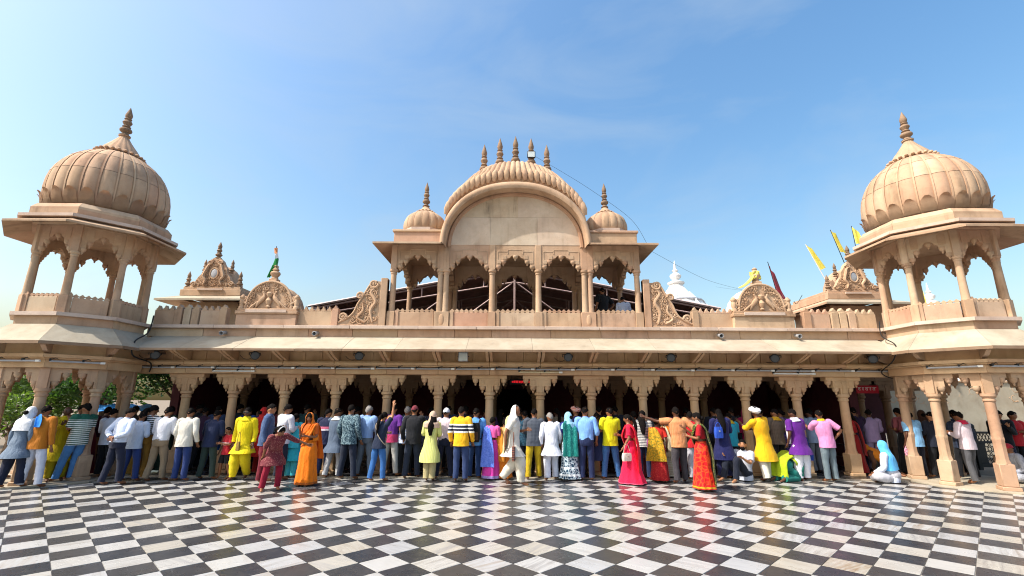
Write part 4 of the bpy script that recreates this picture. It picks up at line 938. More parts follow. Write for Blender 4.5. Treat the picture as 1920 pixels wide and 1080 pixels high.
# ================================================================== the shed roof behind the pavilion
SH = thing('metal_shed', 'maroon metal shed roof on steel trusses behind the pavilion', 'shed', (0, 17.0, 3.6))
SHM = plain('maroon_sheet', (0.40, 0.22, 0.185), 0.45, 0.2, 0.2, 1.5)
for s in (-1, 1):
    for k in range(8):    # corrugated sheets side by side
        rows = []; nn = 10
        for i in range(2):
            rows.append([(s*lerp(0.0, 7.6, i), k*1.2+1.2*q/nn, lerp(3.12, 1.60, i)+0.02*math.cos(q*PI)) for q in range(nn+1)])
        rows2 = [[(x, y, z-0.02) for x, y, z in r][::-1] for r in rows]; m = MB(); m.grid(rows); m.grid(rows2); obj('roof_sheet', m, SHM, SH, smooth=0)
    obj('edge_trim', MB().tube([(s*0.02, -0.03, 3.09), (s*7.6, -0.03, 1.57)], 0.045, 4), plain('pale_trim', (0.55, 0.45, 0.43), 0.5), SH)
    for y in (0.05, 3.2, 6.4, 9.4):
        for a, c in (((0, y, 3.0), (s*7.5, y, 1.5)), ((0, y, 2.55), (s*7.5, y, 1.25))): obj('rafter', MB().tube([a, c], 0.03, 4), STEEL, SH)
        for k in range(1, 7):
            x = s*k*1.15; obj('web', MB().tube([(x, y, 3.0-0.2*k*1.15), (x, y, 2.55-0.173*k*1.15)], 0.02, 4), STEEL, SH)
        for x in (2.4, 4.9, 7.3): obj('post', MB().box(s*x-0.04, s*x+0.04, y-0.04, y+0.04, 0, 3.0-0.2*x), STEEL, SH)
        obj('brace', MB().tube([(s*1.7, y, 1.3), (s*0.1, y, 2.5)], 0.025, 4), STEEL, SH); obj('brace', MB().tube([(s*3.9, y, 1.0), (s*2.4, y, 2.1)], 0.025, 4), STEEL, SH)
for y in (0.05, 3.2, 6.4): obj('king_post', MB().box(-0.035, 0.035, y-0.035, y+0.035, 0, 3.0), STEEL, SH)
obj('rear_screen', MB().prism([(-7.5, 0), (7.5, 0), (7.5, 1.4), (0, 2.9), (-7.5, 1.4)], 9.5, 9.6), SHM, SH, smooth=0)
# lower terrace that carries shed and kiosks
struct(obj('roof_terrace', MB().box(-13, 13, 13.6, 28, 3.40, 3.60), CONC))

# ================================================================== white temple spires far behind
def spire(label, loc, k):
    t = thing('white_spire', label, 'spire', loc, 0, 'white spires'); P = lambda nm, m, mt=WHITEP: obj(nm, m, mt, t, smooth=30)
    pr = [(3.4, 0), (3.3, 2.0), (3.1, 3.6), (2.75, 5.0), (2.2, 5.95), (1.85, 6.4), (1.70, 6.6), (1.48, 6.85), (1.42, 7.0), (1.12, 7.08), (0.90, 7.35), (0.66, 7.65), (0.50, 7.88), (0.40, 8.05), (0.34, 8.15)]
    P('tower', MB().lathe([(r*k, z*k) for r, z in pr], 16, lob=lambda a: 1+0.03*math.cos(8*a)))
    for q in range(8):
        a = q*PI/4+PI/8; pts = [((r*1.02)*k*math.cos(a), (r*1.02)*k*math.sin(a), z*k) for r, z in pr[1:12]]; P('rib', MB().tube(pts, 0.07*k, 5))
    for z, r in ((6.5, 1.78), (7.02, 1.44)): P('band', MB().lathe([(r*k, (z-0.08)*k), ((r+0.06)*k, z*k), (r*k, (z+0.08)*k)], 16), GREYMETAL)
    P('kalasha', MB().lathe([(a*k, (8.1+z)*k) for a, z in ((0.30, 0), (0.48, 0.08), (0.50, 0.16), (0.3, 0.24), (0.16, 0.34), (0.30, 0.46), (0.34, 0.6), (0.2, 0.72), (0.10, 0.8), (0.18, 0.9), (0.09, 1.0), (0.05, 1.3), (0.01, 1.55))], 14))
    return t
spire('white plastered temple spire behind the right side of the pavilion', (10.0, 28, 0.45), 1.03)
m = spire('distant white spire seen through the arches of the right tower', (30.9, 34, 0.0), 1.10)

# ================================================================== beyond the right tower: carved wall, railing
CW = thing('carved_wall', 'sunlit carved sandstone wall with pierced screen behind the right tower', 'wall', (15.5, 17.2, 0))
obj('wall', MB().box(-5.2, 6.5, 0.0, 0.4, 0, 2.55, 0.01), EAVE, CW)
obj('band', MB().box(-5.25, 6.5, -0.05, 0.3, 2.552, 2.62, 0.01), STONE, CW)
scr = MB(); rg = random.Random(4)
ny, nx = 8, 60
for i in range(nx):
    for j in range(ny):
        x = -5.2+i*0.2; z = 2.66+j*0.12; o_ = 0.1 if j % 2 else 0
        scr.tube([(x+o_+0.085*math.cos(a), 0.1, z+0.085*math.sin(a)) for a in [k*PI/3 for k in range(7)]], 0.02, 4)
o = obj('pierced_screen', scr, STONE, CW); o['kind'] = 'stuff'
obj('coping', MB().box(-5.25, 6.5, -0.05, 0.35, 3.62, 3.75, 0.01), STONE, CW)
def cw_in(x, z, r): return -5.1+r < x < 6.3-r and 1.55+r < z < 2.5-r or (-5.1 < x < -1.8 and 0.6 < z < 1.5)
carve_fill(CW, cw_in, -5.1, 3.0, 0.6, 2.5, 0.028, 77, 90, False, (0.07, 0.15))
obj('niche', MB().box(-1.55, -0.65, -0.03, 0.0, 0.75, 1.45, 0.01), HALL, CW); obj('niche_shelf', MB().box(-1.45, -0.75, -0.06, -0.031, 0.80, 0.98, 0.01), WHITEP, CW)
RL = thing('iron_railing', 'black iron railing with pierced panels behind the right tower', 'railing', (13.1, 14.0, 0))
for x in (-1.25, 0.0, 1.25):
    obj('post', MB().box(x-0.06, x+0.06, -0.06, 0.06, 0, 1.12, 0.01).ball((x, 0, 1.17), (0.07, 0.07, 0.09), 10, 8), BLACKMETAL, RL)
for x in (-0.625, 0.625):
    for z0, z1 in ((0.08, 0.18), (0.72, 0.78), (0.98, 1.04)): obj('rail', MB().box(x-0.56, x+0.56, -0.03, 0.03, z0, z1, 0.006), BLACKMETAL, RL)
    for q in (-1, 1): obj('stile', MB().box(x+q*0.46-0.10, x+q*0.46+0.10, -0.025, 0.025, 0.18, 0.72, 0.006), BLACKMETAL, RL)
    lat = MB()
    for k in range(12):
        xx = x-0.52+k*0.095
        lat.tube([(xx, 0, 0.78), (xx+0.09, 0, 0.98)], 0.012, 4).tube([(xx+0.09, 0, 0.78), (xx, 0, 0.98)], 0.012, 4)
    for i in range(5):
        for j in range(5):
            cx, cz = x-0.30+i*0.15+(0.07 if j % 2 else 0), 0.22+j*0.115
            lat.tube([(cx+0.06*math.cos(a), 0, cz+0.06*math.sin(a)) for a in [k*PI/3+PI/6 for k in range(7)]], 0.014, 4)
    o = obj('lattice', lat, BLACKMETAL, RL); o['kind'] = 'stuff'
# steel crowd barriers in the hall
def barrier(label, loc, rz, L=1.5):
    t = thing('queue_barrier', label, 'barrier', loc, rz, 'steel queue barriers')
    for x in (-L/2, L/2): obj('post', MB().tube([(x, 0, 0), (x, 0, 1.02)], 0.022, 8), CHROME, t)
    for z in (0.35, 0.68, 1.0): obj('rail', MB().tube([(-L/2, 0, z), (L/2, 0, z)], 0.016, 8), CHROME, t)
barrier('steel queue barrier standing in the hall beside the last right arcade column', (9.2, 14.2, 0.022), 1.35)
barrier('steel queue barrier in the hall near the right tower, behind seated pilgrim', (10.3, 13.9, 0.0), 1.2, 1.4)
WOODB = plain('brown_wood', (0.20, 0.08, 0.035), 0.5)
t = thing('wooden_barrier', 'brown slatted wooden barrier between the left tower columns', 'barrier', (-10.15, 12.05, 0.0), R(75))
for k in range(6): obj('slat', MB().box(-0.5+k*0.18, -0.39+k*0.18, -0.012, 0.012, 0.08, 0.90, 0.004), WOODB, t)
for z in (0.16, 0.80): obj('rail', MB().box(-0.55, 0.56, 0.013, 0.05, z, z+0.07, 0.004), WOODB, t)
for x in (-0.58, 0.58): obj('post', MB().box(x-0.035, x+0.035, -0.03, 0.05, 0, 1.0, 0.006), WOODB, t)
t = thing('red_sign', 'red sign board with white lettering hanging in the hall near the right tower', 'sign', (10.0, 13.6, 2.19), -0.1)
REDP = plain('red_board', (0.45, 0.01, 0.03), 0.4)
obj('board', MB().box(-0.30, 0.30, -0.01, 0.01, -0.11, 0.11, 0.004), REDP, t); m = MB()
for i, (a, w) in enumerate(((-0.25, 0.09), (-0.14, 0.06), (-0.06, 0.10), (0.06, 0.05), (0.13, 0.11))):
    m.box(a, a+w, -0.013, -0.0105, 0.045, 0.057); m.box(a+w*0.5, a+w*0.62, -0.0135, -0.0108, -0.03, 0.0445); m.tube([(a+w*0.5, -0.011, 0.02), (a+w*0.2, -0.011, 0.03), (a+w*0.1, -0.011, 0.0), (a+w*0.35, -0.011, -0.025)], 0.006, 4)
obj('lettering', m, WHITEP, t); obj('hanger', MB().tube([(-0.25, 0, 0.11), (-0.25, 0, 0.5)], 0.006, 4).tube([(0.25, 0, 0.11), (0.25, 0, 0.5)], 0.006, 4), BLACKMETAL, t)

# ================================================================== trees, tarp and sheds beyond the left tower
LEAFMATS = []
for i, c in enumerate(((0.045, 0.10, 0.024), (0.085, 0.14, 0.03), (0.035, 0.075, 0.022))):
    m, nt, b = new_mat('leaf_%s' % 'abc'[i]); oi = N(nt, 'ShaderNodeNewGeometry')
    nn = noise_t(nt, oi.outputs['Position'], 1.3, 3); nt.links.new(ramp(nt, nn, [(0.3, [x*0.7 for x in c]), (0.7, [x*1.35 for x in c])]), b.inputs['Base Color'])
    b.inputs['Roughness'].default_value = 0.5; b.inputs['Transmission Weight'].default_value = 0.0
    tr = N(nt, 'ShaderNodeBsdfTranslucent'); tr.inputs[0].default_value = (c[0]*2.2, c[1]*2.4, c[2]*1.2, 1); mx = N(nt, 'ShaderNodeMixShader'); mx.inputs[0].default_value = 0.35
    nt.links.new(b.outputs[0], mx.inputs[1]); nt.links.new(tr.outputs[0], mx.inputs[2]); nt.links.new(mx.outputs[0], nt.nodes['Material Output'].inputs[0]); LEAFMATS.append(m)
BARK = plain('bark', (0.10, 0.065, 0.04), 0.9, 0, 0.4, 8, 0.5)
def tree(label, loc, h, r, seed, mat, n=3200, leaf=0.10):
    rg = random.Random(seed); t = thing('leafy_tree', label, 'tree', loc, 0, 'trees beyond the left tower')
    tr = MB(); tr.tube([(0, 0, -0.1), (0.05, 0.03, h*0.25), (-0.04, 0.05, h*0.5), (0.03, 0, h*0.8)], [0.16, 0.12, 0.09, 0.03], 9)
    limbs = []
    for k in range(9):
        a = k*2.4+rg.random(); z = h*rg.uniform(0.25, 0.65); e = (r*0.75*math.cos(a), r*0.75*math.sin(a), z+h*rg.uniform(0.1, 0.3)); tr.tube([(0, 0, z), (e[0]*0.5, e[1]*0.5, z+h*0.1), e], [0.06, 0.04, 0.012], 6); limbs.append(e)
    obj('trunk', tr, BARK, t)
    cl = [(e[0]+rg.gauss(0, 0.2), e[1]+rg.gauss(0, 0.2), e[2]+rg.gauss(0, 0.15), r*rg.uniform(0.22, 0.42)) for e in limbs for _ in range(3)] + [(rg.gauss(0, r*0.35), rg.gauss(0, r*0.35), h*rg.uniform(0.55, 0.95), r*rg.uniform(0.25, 0.4)) for _ in range(12)]
    m = MB(); V = []; F = []
    for k in range(n):
        c = rg.choice(cl); d = Vector((rg.gauss(0, 1), rg.gauss(0, 1), rg.gauss(0, 0.8))).normalized()*c[3]*rg.uniform(0.55, 1.05); p = Vector(c[:3])+d
        if p.z < 0.3: continue
        u = Vector((rg.gauss(0, 1), rg.gauss(0, 1), rg.gauss(0, 0.6))).normalized(); w = u.cross(Vector((rg.gauss(0, 1), rg.gauss(0, 1), rg.gauss(0, 1)))).normalized(); s_ = leaf*rg.uniform(0.6, 1.3)
        i = len(V); V += [p-u*s_, p+w*s_*0.45, p+u*s_, p-w*s_*0.45]; F.append((i, i+1, i+2, i+3))
    m.v = [tuple(v) for v in V]; m.f = F; o = obj('crown', m, mat, t, smooth=0); o['kind'] = 'stuff'
    return t
tree('broad bright green tree seen through the leftmost arches of the left tower', (-17.6, 17.5, 0), 3.7, 1.9, 1, LEAFMATS[1], 4200)
tree('dense green tree seen through the middle arch of the left tower', (-14.6, 17.2, 0), 3.8, 1.6, 2, LEAFMATS[0], 4200)
tree('thin dark tree seen through the right arch of the left tower', (-12.9, 18.5, 0), 3.9, 1.1, 3, LEAFMATS[2], 2200, 0.08)
tree('bushy green tree far left beyond the tower', (-20.8, 18.5, 0), 4.0, 2.0, 4, LEAFMATS[0], 3600)
tree('low yellow green shrub tree beyond the left tower railing', (-16.0, 15.6, 0), 2.0, 1.2, 6, LEAFMATS[1], 2600, 0.08)
tree('dark green tree in the far background left of the tower', (-24, 24, 0), 4.6, 2.6, 7, LEAFMATS[2], 3000, 0.13)
BLUET = plain('blue_tarp', (0.03, 0.22, 0.60), 0.5, 0, 0.2, 3)
t = thing('market_tarp', 'bright blue tarpaulin shelter beyond the left tower', 'tarp', (-13.4, 16.6, 0))
rows = [[(-0.8+1.6*i/10, -0.7+1.4*j/6, 1.62-0.22*(j-3)**2/9+0.05*math.sin(i*1.7+j)) for i in range(11)] for j in range(7)]
m = MB(); m.grid(rows); m.grid([[(x, y, z-0.012) for x, y, z in r][::-1] for r in rows]); obj('sheet', m, BLUET, t)
for a, c in ((-0.75, -0.6), (0.75, -0.6), (-0.75, 0.6), (0.75, 0.6)): obj('pole', MB().tube([(a, c, 0), (a, c, 1.42)], 0.02, 6), STEEL, t)
t = thing('brick_outbuilding', 'pinkish outbuilding far behind between left tower and hall', 'building', (-12.4, 24, 0))
obj('wall', MB().box(-1.5, 2.2, 0, 3, 0, 3.3, 0.02), STONE, t); obj('roof', MB().box(-1.6, 2.3, -0.15, 3.1, 3.3, 3.42, 0.02), SLAB, t); obj('window', MB().box(-0.9, -0.2, -0.02, 0.0, 1.3, 2.3, 0.01), DARK, t); obj('window', MB().box(0.7, 1.4, -0.02, 0.0, 1.3, 2.3, 0.01), DARK, t)

t = thing('side_gallery', 'dim maroon gallery with pillars behind the inner side of the right tower', 'building', (11.0, 15.2, 0))
obj('wall', MB().box(-1.15, 1.25, 0.6, 0.8, 0, 2.9, 0.01), MAROON, t); obj('roof', MB().box(-1.2, 1.35, -0.6, 0.85, 2.9, 3.1, 0.01), HALL, t)
for x in (-0.35, 0.45, 1.2):
    c = obj('column', shaft, HALL, t, (x, -0.35, 0)); obj('pedestal', ped, HALL, c); obj('capital', capital, HALL, c); obj('corbel', corbel, HALL, t, (x, -0.35, 0))
obj('beam', MB().box(-1.15, 1.3, -0.5, -0.2, 2.475, 2.9, 0.01), HALL, t)
# ================================================================== people: builders
def C(h):
    h = h.lstrip('#'); v = [int(h[i:i+2], 16)/255 for i in (0, 2, 4)]
    return tuple((c/12.92 if c <= 0.04045 else ((c+0.055)/1.055)**2.4) for c in v)
FABC = {}
def fab(col, pat=None, col2='#ffffff', k=1.0, sheen=0.1, rough=0.8, zc=None):
    key = (col, pat, str(col2), k, str(zc), rough)
    if key in FABC: return FABC[key]
    m, nt, b = new_mat('fabric'); tc = N(nt, 'ShaderNodeTexCoord'); co = tc.outputs['Object']
    a = C(col); c2 = C(col2) if isinstance(col2, str) else None
    base = ramp(nt, noise_t(nt, co, 9, 4, 0.6), [(0.3, [x*0.84 for x in a]), (0.7, a)])
    sep = N(nt, 'ShaderNodeSeparateXYZ'); nt.links.new(co, sep.inputs[0])
    def saw(sock, f, lo): return mth(nt, 'GREATER_THAN', mth(nt, 'FRACT', mth(nt, 'MULTIPLY', mth(nt, 'ADD', sock, 10.0), f)), lo)
    if pat == 'hstripe': base = mixc(nt, saw(sep.outputs[2], 26*k, 0.5), base, c2)
    elif pat == 'vstripe': base = mixc(nt, saw(sep.outputs[0], 26*k, 0.55), base, c2)
    elif pat == 'check':
        base = mixc(nt, mth(nt, 'MULTIPLY', saw(sep.outputs[2], 30*k, 0.6), 0.6), base, c2); base = mixc(nt, mth(nt, 'MULTIPLY', saw(sep.outputs[0], 30*k, 0.6), 0.6), base, c2)
    elif pat == 'floral':
        v = noise_t(nt, co, 26*k, 3, 0.6, 1.5); base = mixc(nt, ramp(nt, v, [(0.50, 0.0), (0.56, 1.0)]), base, c2)
    elif pat == 'dots':
        v = N(nt, 'ShaderNodeTexVoronoi'); v.inputs['Scale'].default_value = 24*k; nt.links.new(co, v.inputs['Vector'])
        base = mixc(nt, ramp(nt, v.outputs['Distance'], [(0.25, 1.0), (0.33, 0.0)]), base, c2)
    elif pat == 'print':
        v = N(nt, 'ShaderNodeTexVoronoi', feature='DISTANCE_TO_EDGE'); v.inputs['Scale'].default_value = 20*k; nt.links.new(co, v.inputs['Vector'])
        base = mixc(nt, ramp(nt, v.outputs['Distance'], [(0.06, 1.0), (0.14, 0.0)]), base, c2)
    if zc:   # bands by height: [(z0, z1, colour)]
        for z0, z1, cc in zc:
            f = mth(nt, 'MULTIPLY', mth(nt, 'GREATER_THAN', sep.outputs[2], z0), mth(nt, 'LESS_THAN', sep.outputs[2], z1)); base = mixc(nt, f, base, C(cc))
    nt.links.new(base, b.inputs['Base Color']); b.inputs['Roughness'].default_value = rough; b.inputs['Specular IOR Level'].default_value = 0.25
    b.inputs['Sheen Weight'].default_value = sheen
    fold = mth(nt, 'ADD', noise_t(nt, mapped(nt, co, (14, 14, 5), (0.3, 0.5, 0)), 1.0, 4, 0.55, 1.2), mth(nt, 'MULTIPLY', noise_t(nt, co, 150, 2, 0.5), 0.06)); bump(nt, b, fold, 0.55, 0.035)
    FABC[key] = m; return m
def skin_mat(name, c):
    m, nt, b = new_mat(name); tc = N(nt, 'ShaderNodeTexCoord'); n = noise_t(nt, tc.outputs['Object'], 14, 3)
    nt.links.new(ramp(nt, n, [(0.3, [x*0.85 for x in c]), (0.7, c)]), b.inputs['Base Color']); b.inputs['Roughness'].default_value = 0.5
    b.inputs['Subsurface Weight'].default_value = 0.0; return m
SKINS = [skin_mat('skin_light_brown', C('#b07a55')), skin_mat('skin_brown', C('#8a5a3c')), skin_mat('skin_dark_brown', C('#5c3826'))]
HAIRM = {k: plain('hair_'+k, C(c), 0.85, 0, 0.35, 60, 0.6, 0.12) for k, c in (('black', '#110d0c'), ('grey', '#8f8a86'), ('brown', '#2f2119'))}
EYEW = plain('eye', (0.03, 0.02, 0.02), 0.2, 0, 0.1, 5, 0); LIP = plain('lips', C('#7a3f38'), 0.5, 0, 0.1, 9, 0)
ARMS = {  # elbow, wrist offsets from the shoulder for the right arm (x outward, y forward)
 'down': ((0.05, -0.02, -0.28), (0.065, 0.04, -0.53)), 'loose': ((0.075, -0.04, -0.27), (0.07, 0.08, -0.50)), 'front': ((0.05, 0.05, -0.27), (-0.10, 0.25, -0.22)),
 'phone': ((0.03, 0.06, -0.27), (-0.09, 0.29, -0.06)), 'behind': ((0.08, -0.10, -0.26), (-0.12, -0.165, -0.37)), 'up': ((0.05, 0.10, 0.22), (0.02, 0.10, 0.47)),
 'face': ((0.06, 0.16, -0.21), (-0.05, 0.22, 0.05)), 'point': ((0.24, 0.10, -0.01), (0.47, 0.16, 0.09)), 'hip': ((0.20, -0.07, -0.23), (0.07, 0.04, -0.41)),
 'reach': ((0.03, 0.22, -0.15), (-0.01, 0.40, 0.0)), 'hold': ((0.06, 0.0, -0.27), (0.07, 0.13, -0.48)), 'swing': ((0.06, -0.14, -0.25), (0.05, -0.16, -0.50)), 'lap': ((0.09, 0.06, -0.26), (0.02, 0.27, -0.38)),
 'side': ((0.22, 0.04, -0.14), (0.45, 0.12, -0.20)), 'knee': ((0.08, 0.18, -0.20), (0.03, 0.38, -0.10)), 'ground': ((0.05, 0.16, -0.22), (0.02, 0.36, -0.36))}
LEGS = {  # pelvis height, (hip, knee, ankle, toe direction) left then right
 'stand': (0.93, (-0.10, 0.02, 0.49), (-0.11, 0.0, 0.085), (0.10, 0.02, 0.49), (0.11, 0.0, 0.085)),
 'wide': (0.92, (-0.13, 0.02, 0.49), (-0.18, 0.0, 0.085), (0.13, 0.02, 0.49), (0.18, 0.0, 0.085)),
 'contra': (0.925, (-0.12, -0.01, 0.49), (-0.14, -0.10, 0.085), (0.10, 0.07, 0.49), (0.12, 0.07, 0.085)),
 'close': (0.935, (-0.075, 0.02, 0.50), (-0.07, 0.0, 0.085), (0.075, 0.02, 0.50), (0.07, 0.0, 0.085)),
 'walk': (0.915, (-0.08, 0.03, 0.48), (-0.08, -0.24, 0.15), (0.08, 0.15, 0.50), (0.08, 0.17, 0.085)),
 'stride': (0.92, (-0.09, 0.05, 0.49), (-0.09, -0.14, 0.10), (0.09, 0.12, 0.50), (0.09, 0.14, 0.085)),
 'leanback': (0.91, (-0.10, 0.17, 0.48), (-0.11, 0.30, 0.085), (0.10, 0.14, 0.48), (0.11, 0.22, 0.085)),
 'bent': (0.86, (-0.12, 0.10, 0.47), (-0.13, 0.02, 0.085), (0.14, 0.12, 0.48), (0.19, 0.08, 0.085)),
 'sit_cross': (0.15, (-0.34, 0.24, 0.14), (0.02, 0.34, 0.075), (0.34, 0.24, 0.14), (-0.02, 0.26, 0.075)),
 'sit_knees': (0.15, (-0.12, 0.36, 0.50), (-0.13, 0.46, 0.085), (0.14, 0.38, 0.44), (0.15, 0.52, 0.085)),
 'kneel': (0.34, (-0.13, 0.20, 0.075), (-0.12, -0.20, 0.075), (0.13, 0.20, 0.075), (0.12, -0.20, 0.075))}
def sstep(a, b, x): t = max(0, min(1, (x-a)/(b-a))); return t*t*(3-2*t)
class Pose:
    def __init__(s, legs='stand', arms=('down', 'down'), lean=0.0, side=0.0, twist=0.0, hyaw=0.0, hpit=0.0, slim=False):
        s.key = (legs, arms, lean, side, twist, hyaw, hpit, slim); s.L = LEGS[legs]; s.ph = s.L[0]; s.lean, s.side, s.twist = lean, side, twist
        s.dz = s.ph-0.93; w = 0.155 if slim else 0.18; s.slim = slim; s.legs = legs
        s.sh = {}; s.el = {}; s.wr = {}
        for sg, a in ((-1, arms[0]), (1, arms[1])):
            e, r = ARMS[a]; S0 = Vector((sg*w, 0, 1.395))
            s.sh[sg] = s.tor(S0); s.el[sg] = s.tor(S0+Vector((sg*e[0], e[1], e[2]))); s.wr[sg] = s.tor(S0+Vector((sg*r[0], r[1], r[2])))
        s.hip = {-1: Vector((-0.085, 0, s.ph-0.05)), 1: Vector((0.085, 0, s.ph-0.05))}
        s.kn = {-1: Vector(s.L[1]), 1: Vector(s.L[3])}; s.an = {-1: Vector(s.L[2]), 1: Vector(s.L[4])}
        s.neck = s.tor(Vector((0, 0.0, 1.47))); s.hc = s.tor(Vector((0, 0.02, 1.585)))
        s.hm = (Matrix.Rotation(twist*1.0+hyaw, 3, 'Z') @ Matrix.Rotation(-(lean*0.75+hpit), 3, 'X') @ Matrix.Rotation(side*0.6, 3, 'Y'))
    def tor(s, p):
        f = sstep(0.82, 1.12, p.z); v = Vector((p.x, p.y, p.z-0.93))
        v = Matrix.Rotation(s.twist*f, 3, 'Z') @ v; v = Matrix.Rotation(s.side*f, 3, 'Y') @ (Matrix.Rotation(-s.lean*f, 3, 'X') @ v)
        return Vector((v.x, v.y, v.z+s.ph))
    def head(s, v): return s.hc + s.hm @ Vector(v)
def head_shape(d):
    """distance of the head surface along direction d (x right, y forward, z up)"""
    rx, ry, rz = 0.074, 0.094, 0.112
    if d.z < 0: rx *= 1-0.22*(-d.z)**1.2; ry *= 1-0.05*(-d.z)
    r = 1/math.sqrt((d.x/rx)**2+(d.y/ry)**2+(d.z/rz)**2)
    ang = d.angle(Vector((0, 0.97, -0.22))); r += 0.022*math.exp(-(ang/0.20)**2)
    r -= 0.006*math.exp(-((abs(d.x)-0.35)/0.15)**2-((d.z-0.05)/0.15)**2)*(1 if d.y > 0 else 0)
    r += 0.010*math.exp(-((abs(d.x)-0.98)/0.10)**2-((d.z+0.12)/0.20)**2)
    return r
BODYC = {}
def body_mesh(p):
    if p.key in BODYC: return BODYC[p.key]
    V = []; E = []; Rr = []
    def a(v, r, par=None):
        V.append(tuple(v)); Rr.append(r)
        if par is not None: E.append((par, len(V)-1))
        return len(V)-1
    t = p.tor; pe = a((0, 0, p.ph), 0.095); ch = a(t(Vector((0, 0, 1.18))), 0.10, pe); nb = a(t(Vector((0, 0, 1.385))), 0.07, ch)
    nk = a(p.neck, 0.05, nb); h1 = a(p.head((0, 0.0, -0.03)), 0.07, nk); h2 = a(p.head((0, 0, 0.03)), 0.08, h1); a(p.head((0, 0, 0.08)), 0.06, h2)
    for sg in (-1, 1):
        s_ = a(p.sh[sg], 0.05, nb); m1 = a(p.sh[sg].lerp(p.el[sg], 0.5), 0.045, s_); e = a(p.el[sg], 0.037, m1); m2 = a(p.el[sg].lerp(p.wr[sg], 0.45), 0.034, e); w = a(p.wr[sg], 0.025, m2)
        d = (p.wr[sg]-p.el[sg]).normalized(); sd = d.cross(Vector((0, 1, 0.3))).normalized(); up = sd.cross(d).normalized()
        pm = a(p.wr[sg]+d*0.055, 0.030, w)
        for k, (o_, L) in enumerate(((-0.030, 0.062), (-0.010, 0.075), (0.010, 0.070), (0.030, 0.055))):
            b0 = p.wr[sg]+d*0.095+sd*o_; f1 = a(b0, 0.0095, pm); f2 = a(b0+d*L*0.5+up*0.006, 0.0085, f1); a(b0+d*L*0.85+up*0.022, 0.007, f2)
        tb = a(p.wr[sg]+d*0.05-sd*0.042*sg+up*0.012, 0.011, w); a(p.wr[sg]+d*0.085-sd*0.05*sg+up*0.03, 0.009, tb)
        h = a(p.hip[sg], 0.075, pe); k1 = a(p.hip[sg].lerp(p.kn[sg], 0.5), 0.07, h); kn = a(p.kn[sg], 0.052, k1); c1 = a(p.kn[sg].lerp(p.an[sg], 0.35), 0.053, kn); an = a(p.an[sg], 0.036, c1)
        fd = (p.an[sg]-p.kn[sg]); fwd = Vector((0.12*sg, 1, 0)) if p.legs != 'kneel' else Vector((0, -1, 0))
        if p.legs == 'sit_cross': fwd = Vector((-sg, 0.3, 0))
        fwd.normalize(); zt = 0.03 if p.an[sg].z < 0.12 else 0.03
        f1 = a((p.an[sg].x+fwd.x*0.07, p.an[sg].y+fwd.y*0.07, max(0.04, p.an[sg].z-0.045)), 0.034, an); a((p.an[sg].x+fwd.x*0.165, p.an[sg].y+fwd.y*0.165, zt-0.006), 0.024, f1)
    me = bpy.data.meshes.new('body_skeleton'); me.from_pydata(V, E, []); o = bpy.data.objects.new('body_tmp', me); COL.objects.link(o)
    mo = o.modifiers.new('skin', 'SKIN'); mo.use_smooth_shade = True; mo.branch_smoothing = 0.4
    if not me.skin_vertices: me.attributes.new('skin', 'FLOAT', 'POINT')
    for i, sv in enumerate(me.skin_vertices[0].data): sv.radius = (Rr[i], Rr[i]); sv.use_root = (i == 0)
    sb = o.modifiers.new('sub', 'SUBSURF'); sb.levels = 2; sb.render_levels = 2
    dg = bpy.context.evaluated_depsgraph_get(); out = bpy.data.meshes.new_from_object(o.evaluated_get(dg)); bpy.data.objects.remove(o); bpy.data.meshes.remove(me)
    inv = p.hm.transposed()
    for v in out.vertices:
        q = inv @ (v.co-p.hc)
        if q.length < 0.19 and q.z > -0.085 - 0.25*max(0, q.y):
            d = q.normalized(); r = head_shape(d); f = sstep(-0.10, -0.06, q.z+0.25*max(0, q.y)); v.co = v.co.lerp(p.hc + p.hm @ (d*r), f)
    out.polygons.foreach_set('use_smooth', [True]*len(out.polygons)); out.name = 'body'
    BODYC[p.key] = out; return out
def wrk(p, seed, amp, fz=9.0):
    q = Vector((p.x*7+seed, p.y*7-seed, p.z*fz)); return amp*(noise.noise(q)+0.5*noise.noise(q*2.3))
def loft(rings, n=22, amp=0.008, seed=0.0, pleat=None, fz=9.0, closed_top=False, sq=2.3):
    """rings: (centre, u, v, ru, rv)"""
    rows = []
    for i, (c, u, v, ru, rv) in enumerate(rings):
        row = []; tt = i/max(1, len(rings)-1)
        for k in range(n):
            a = 2*PI*k/n; ca, sa = math.cos(a), math.sin(a); q = (abs(ca)**sq+abs(sa)**sq)**(-1/sq)
            d = u*ca*ru*q + v*sa*rv*q; pt = c+d; m_ = 1.0
            if pleat: m_ += pleat(a, tt)
            nn = d.normalized(); pt = c+d*m_+nn*wrk(pt, seed, amp, fz); row.append(pt)
        rows.append(row)
    m = MB(); m.grid(rows, True); return m
X, Yv = Vector((1, 0, 0)), Vector((0, 1, 0))
def interp_rings(R_, n):
    """R_: (z, rx, ry, cy) -> n interpolated"""
    P = cat_rom([Vector((a[0], a[1], a[2])) for a in R_], 3); Q = cat_rom([Vector((a[3] if len(a) > 3 else 0, 0, 0)) for a in R_], 3)
    return [(a.x, a.y, a.z, b.x) for a, b in zip(P, Q)]
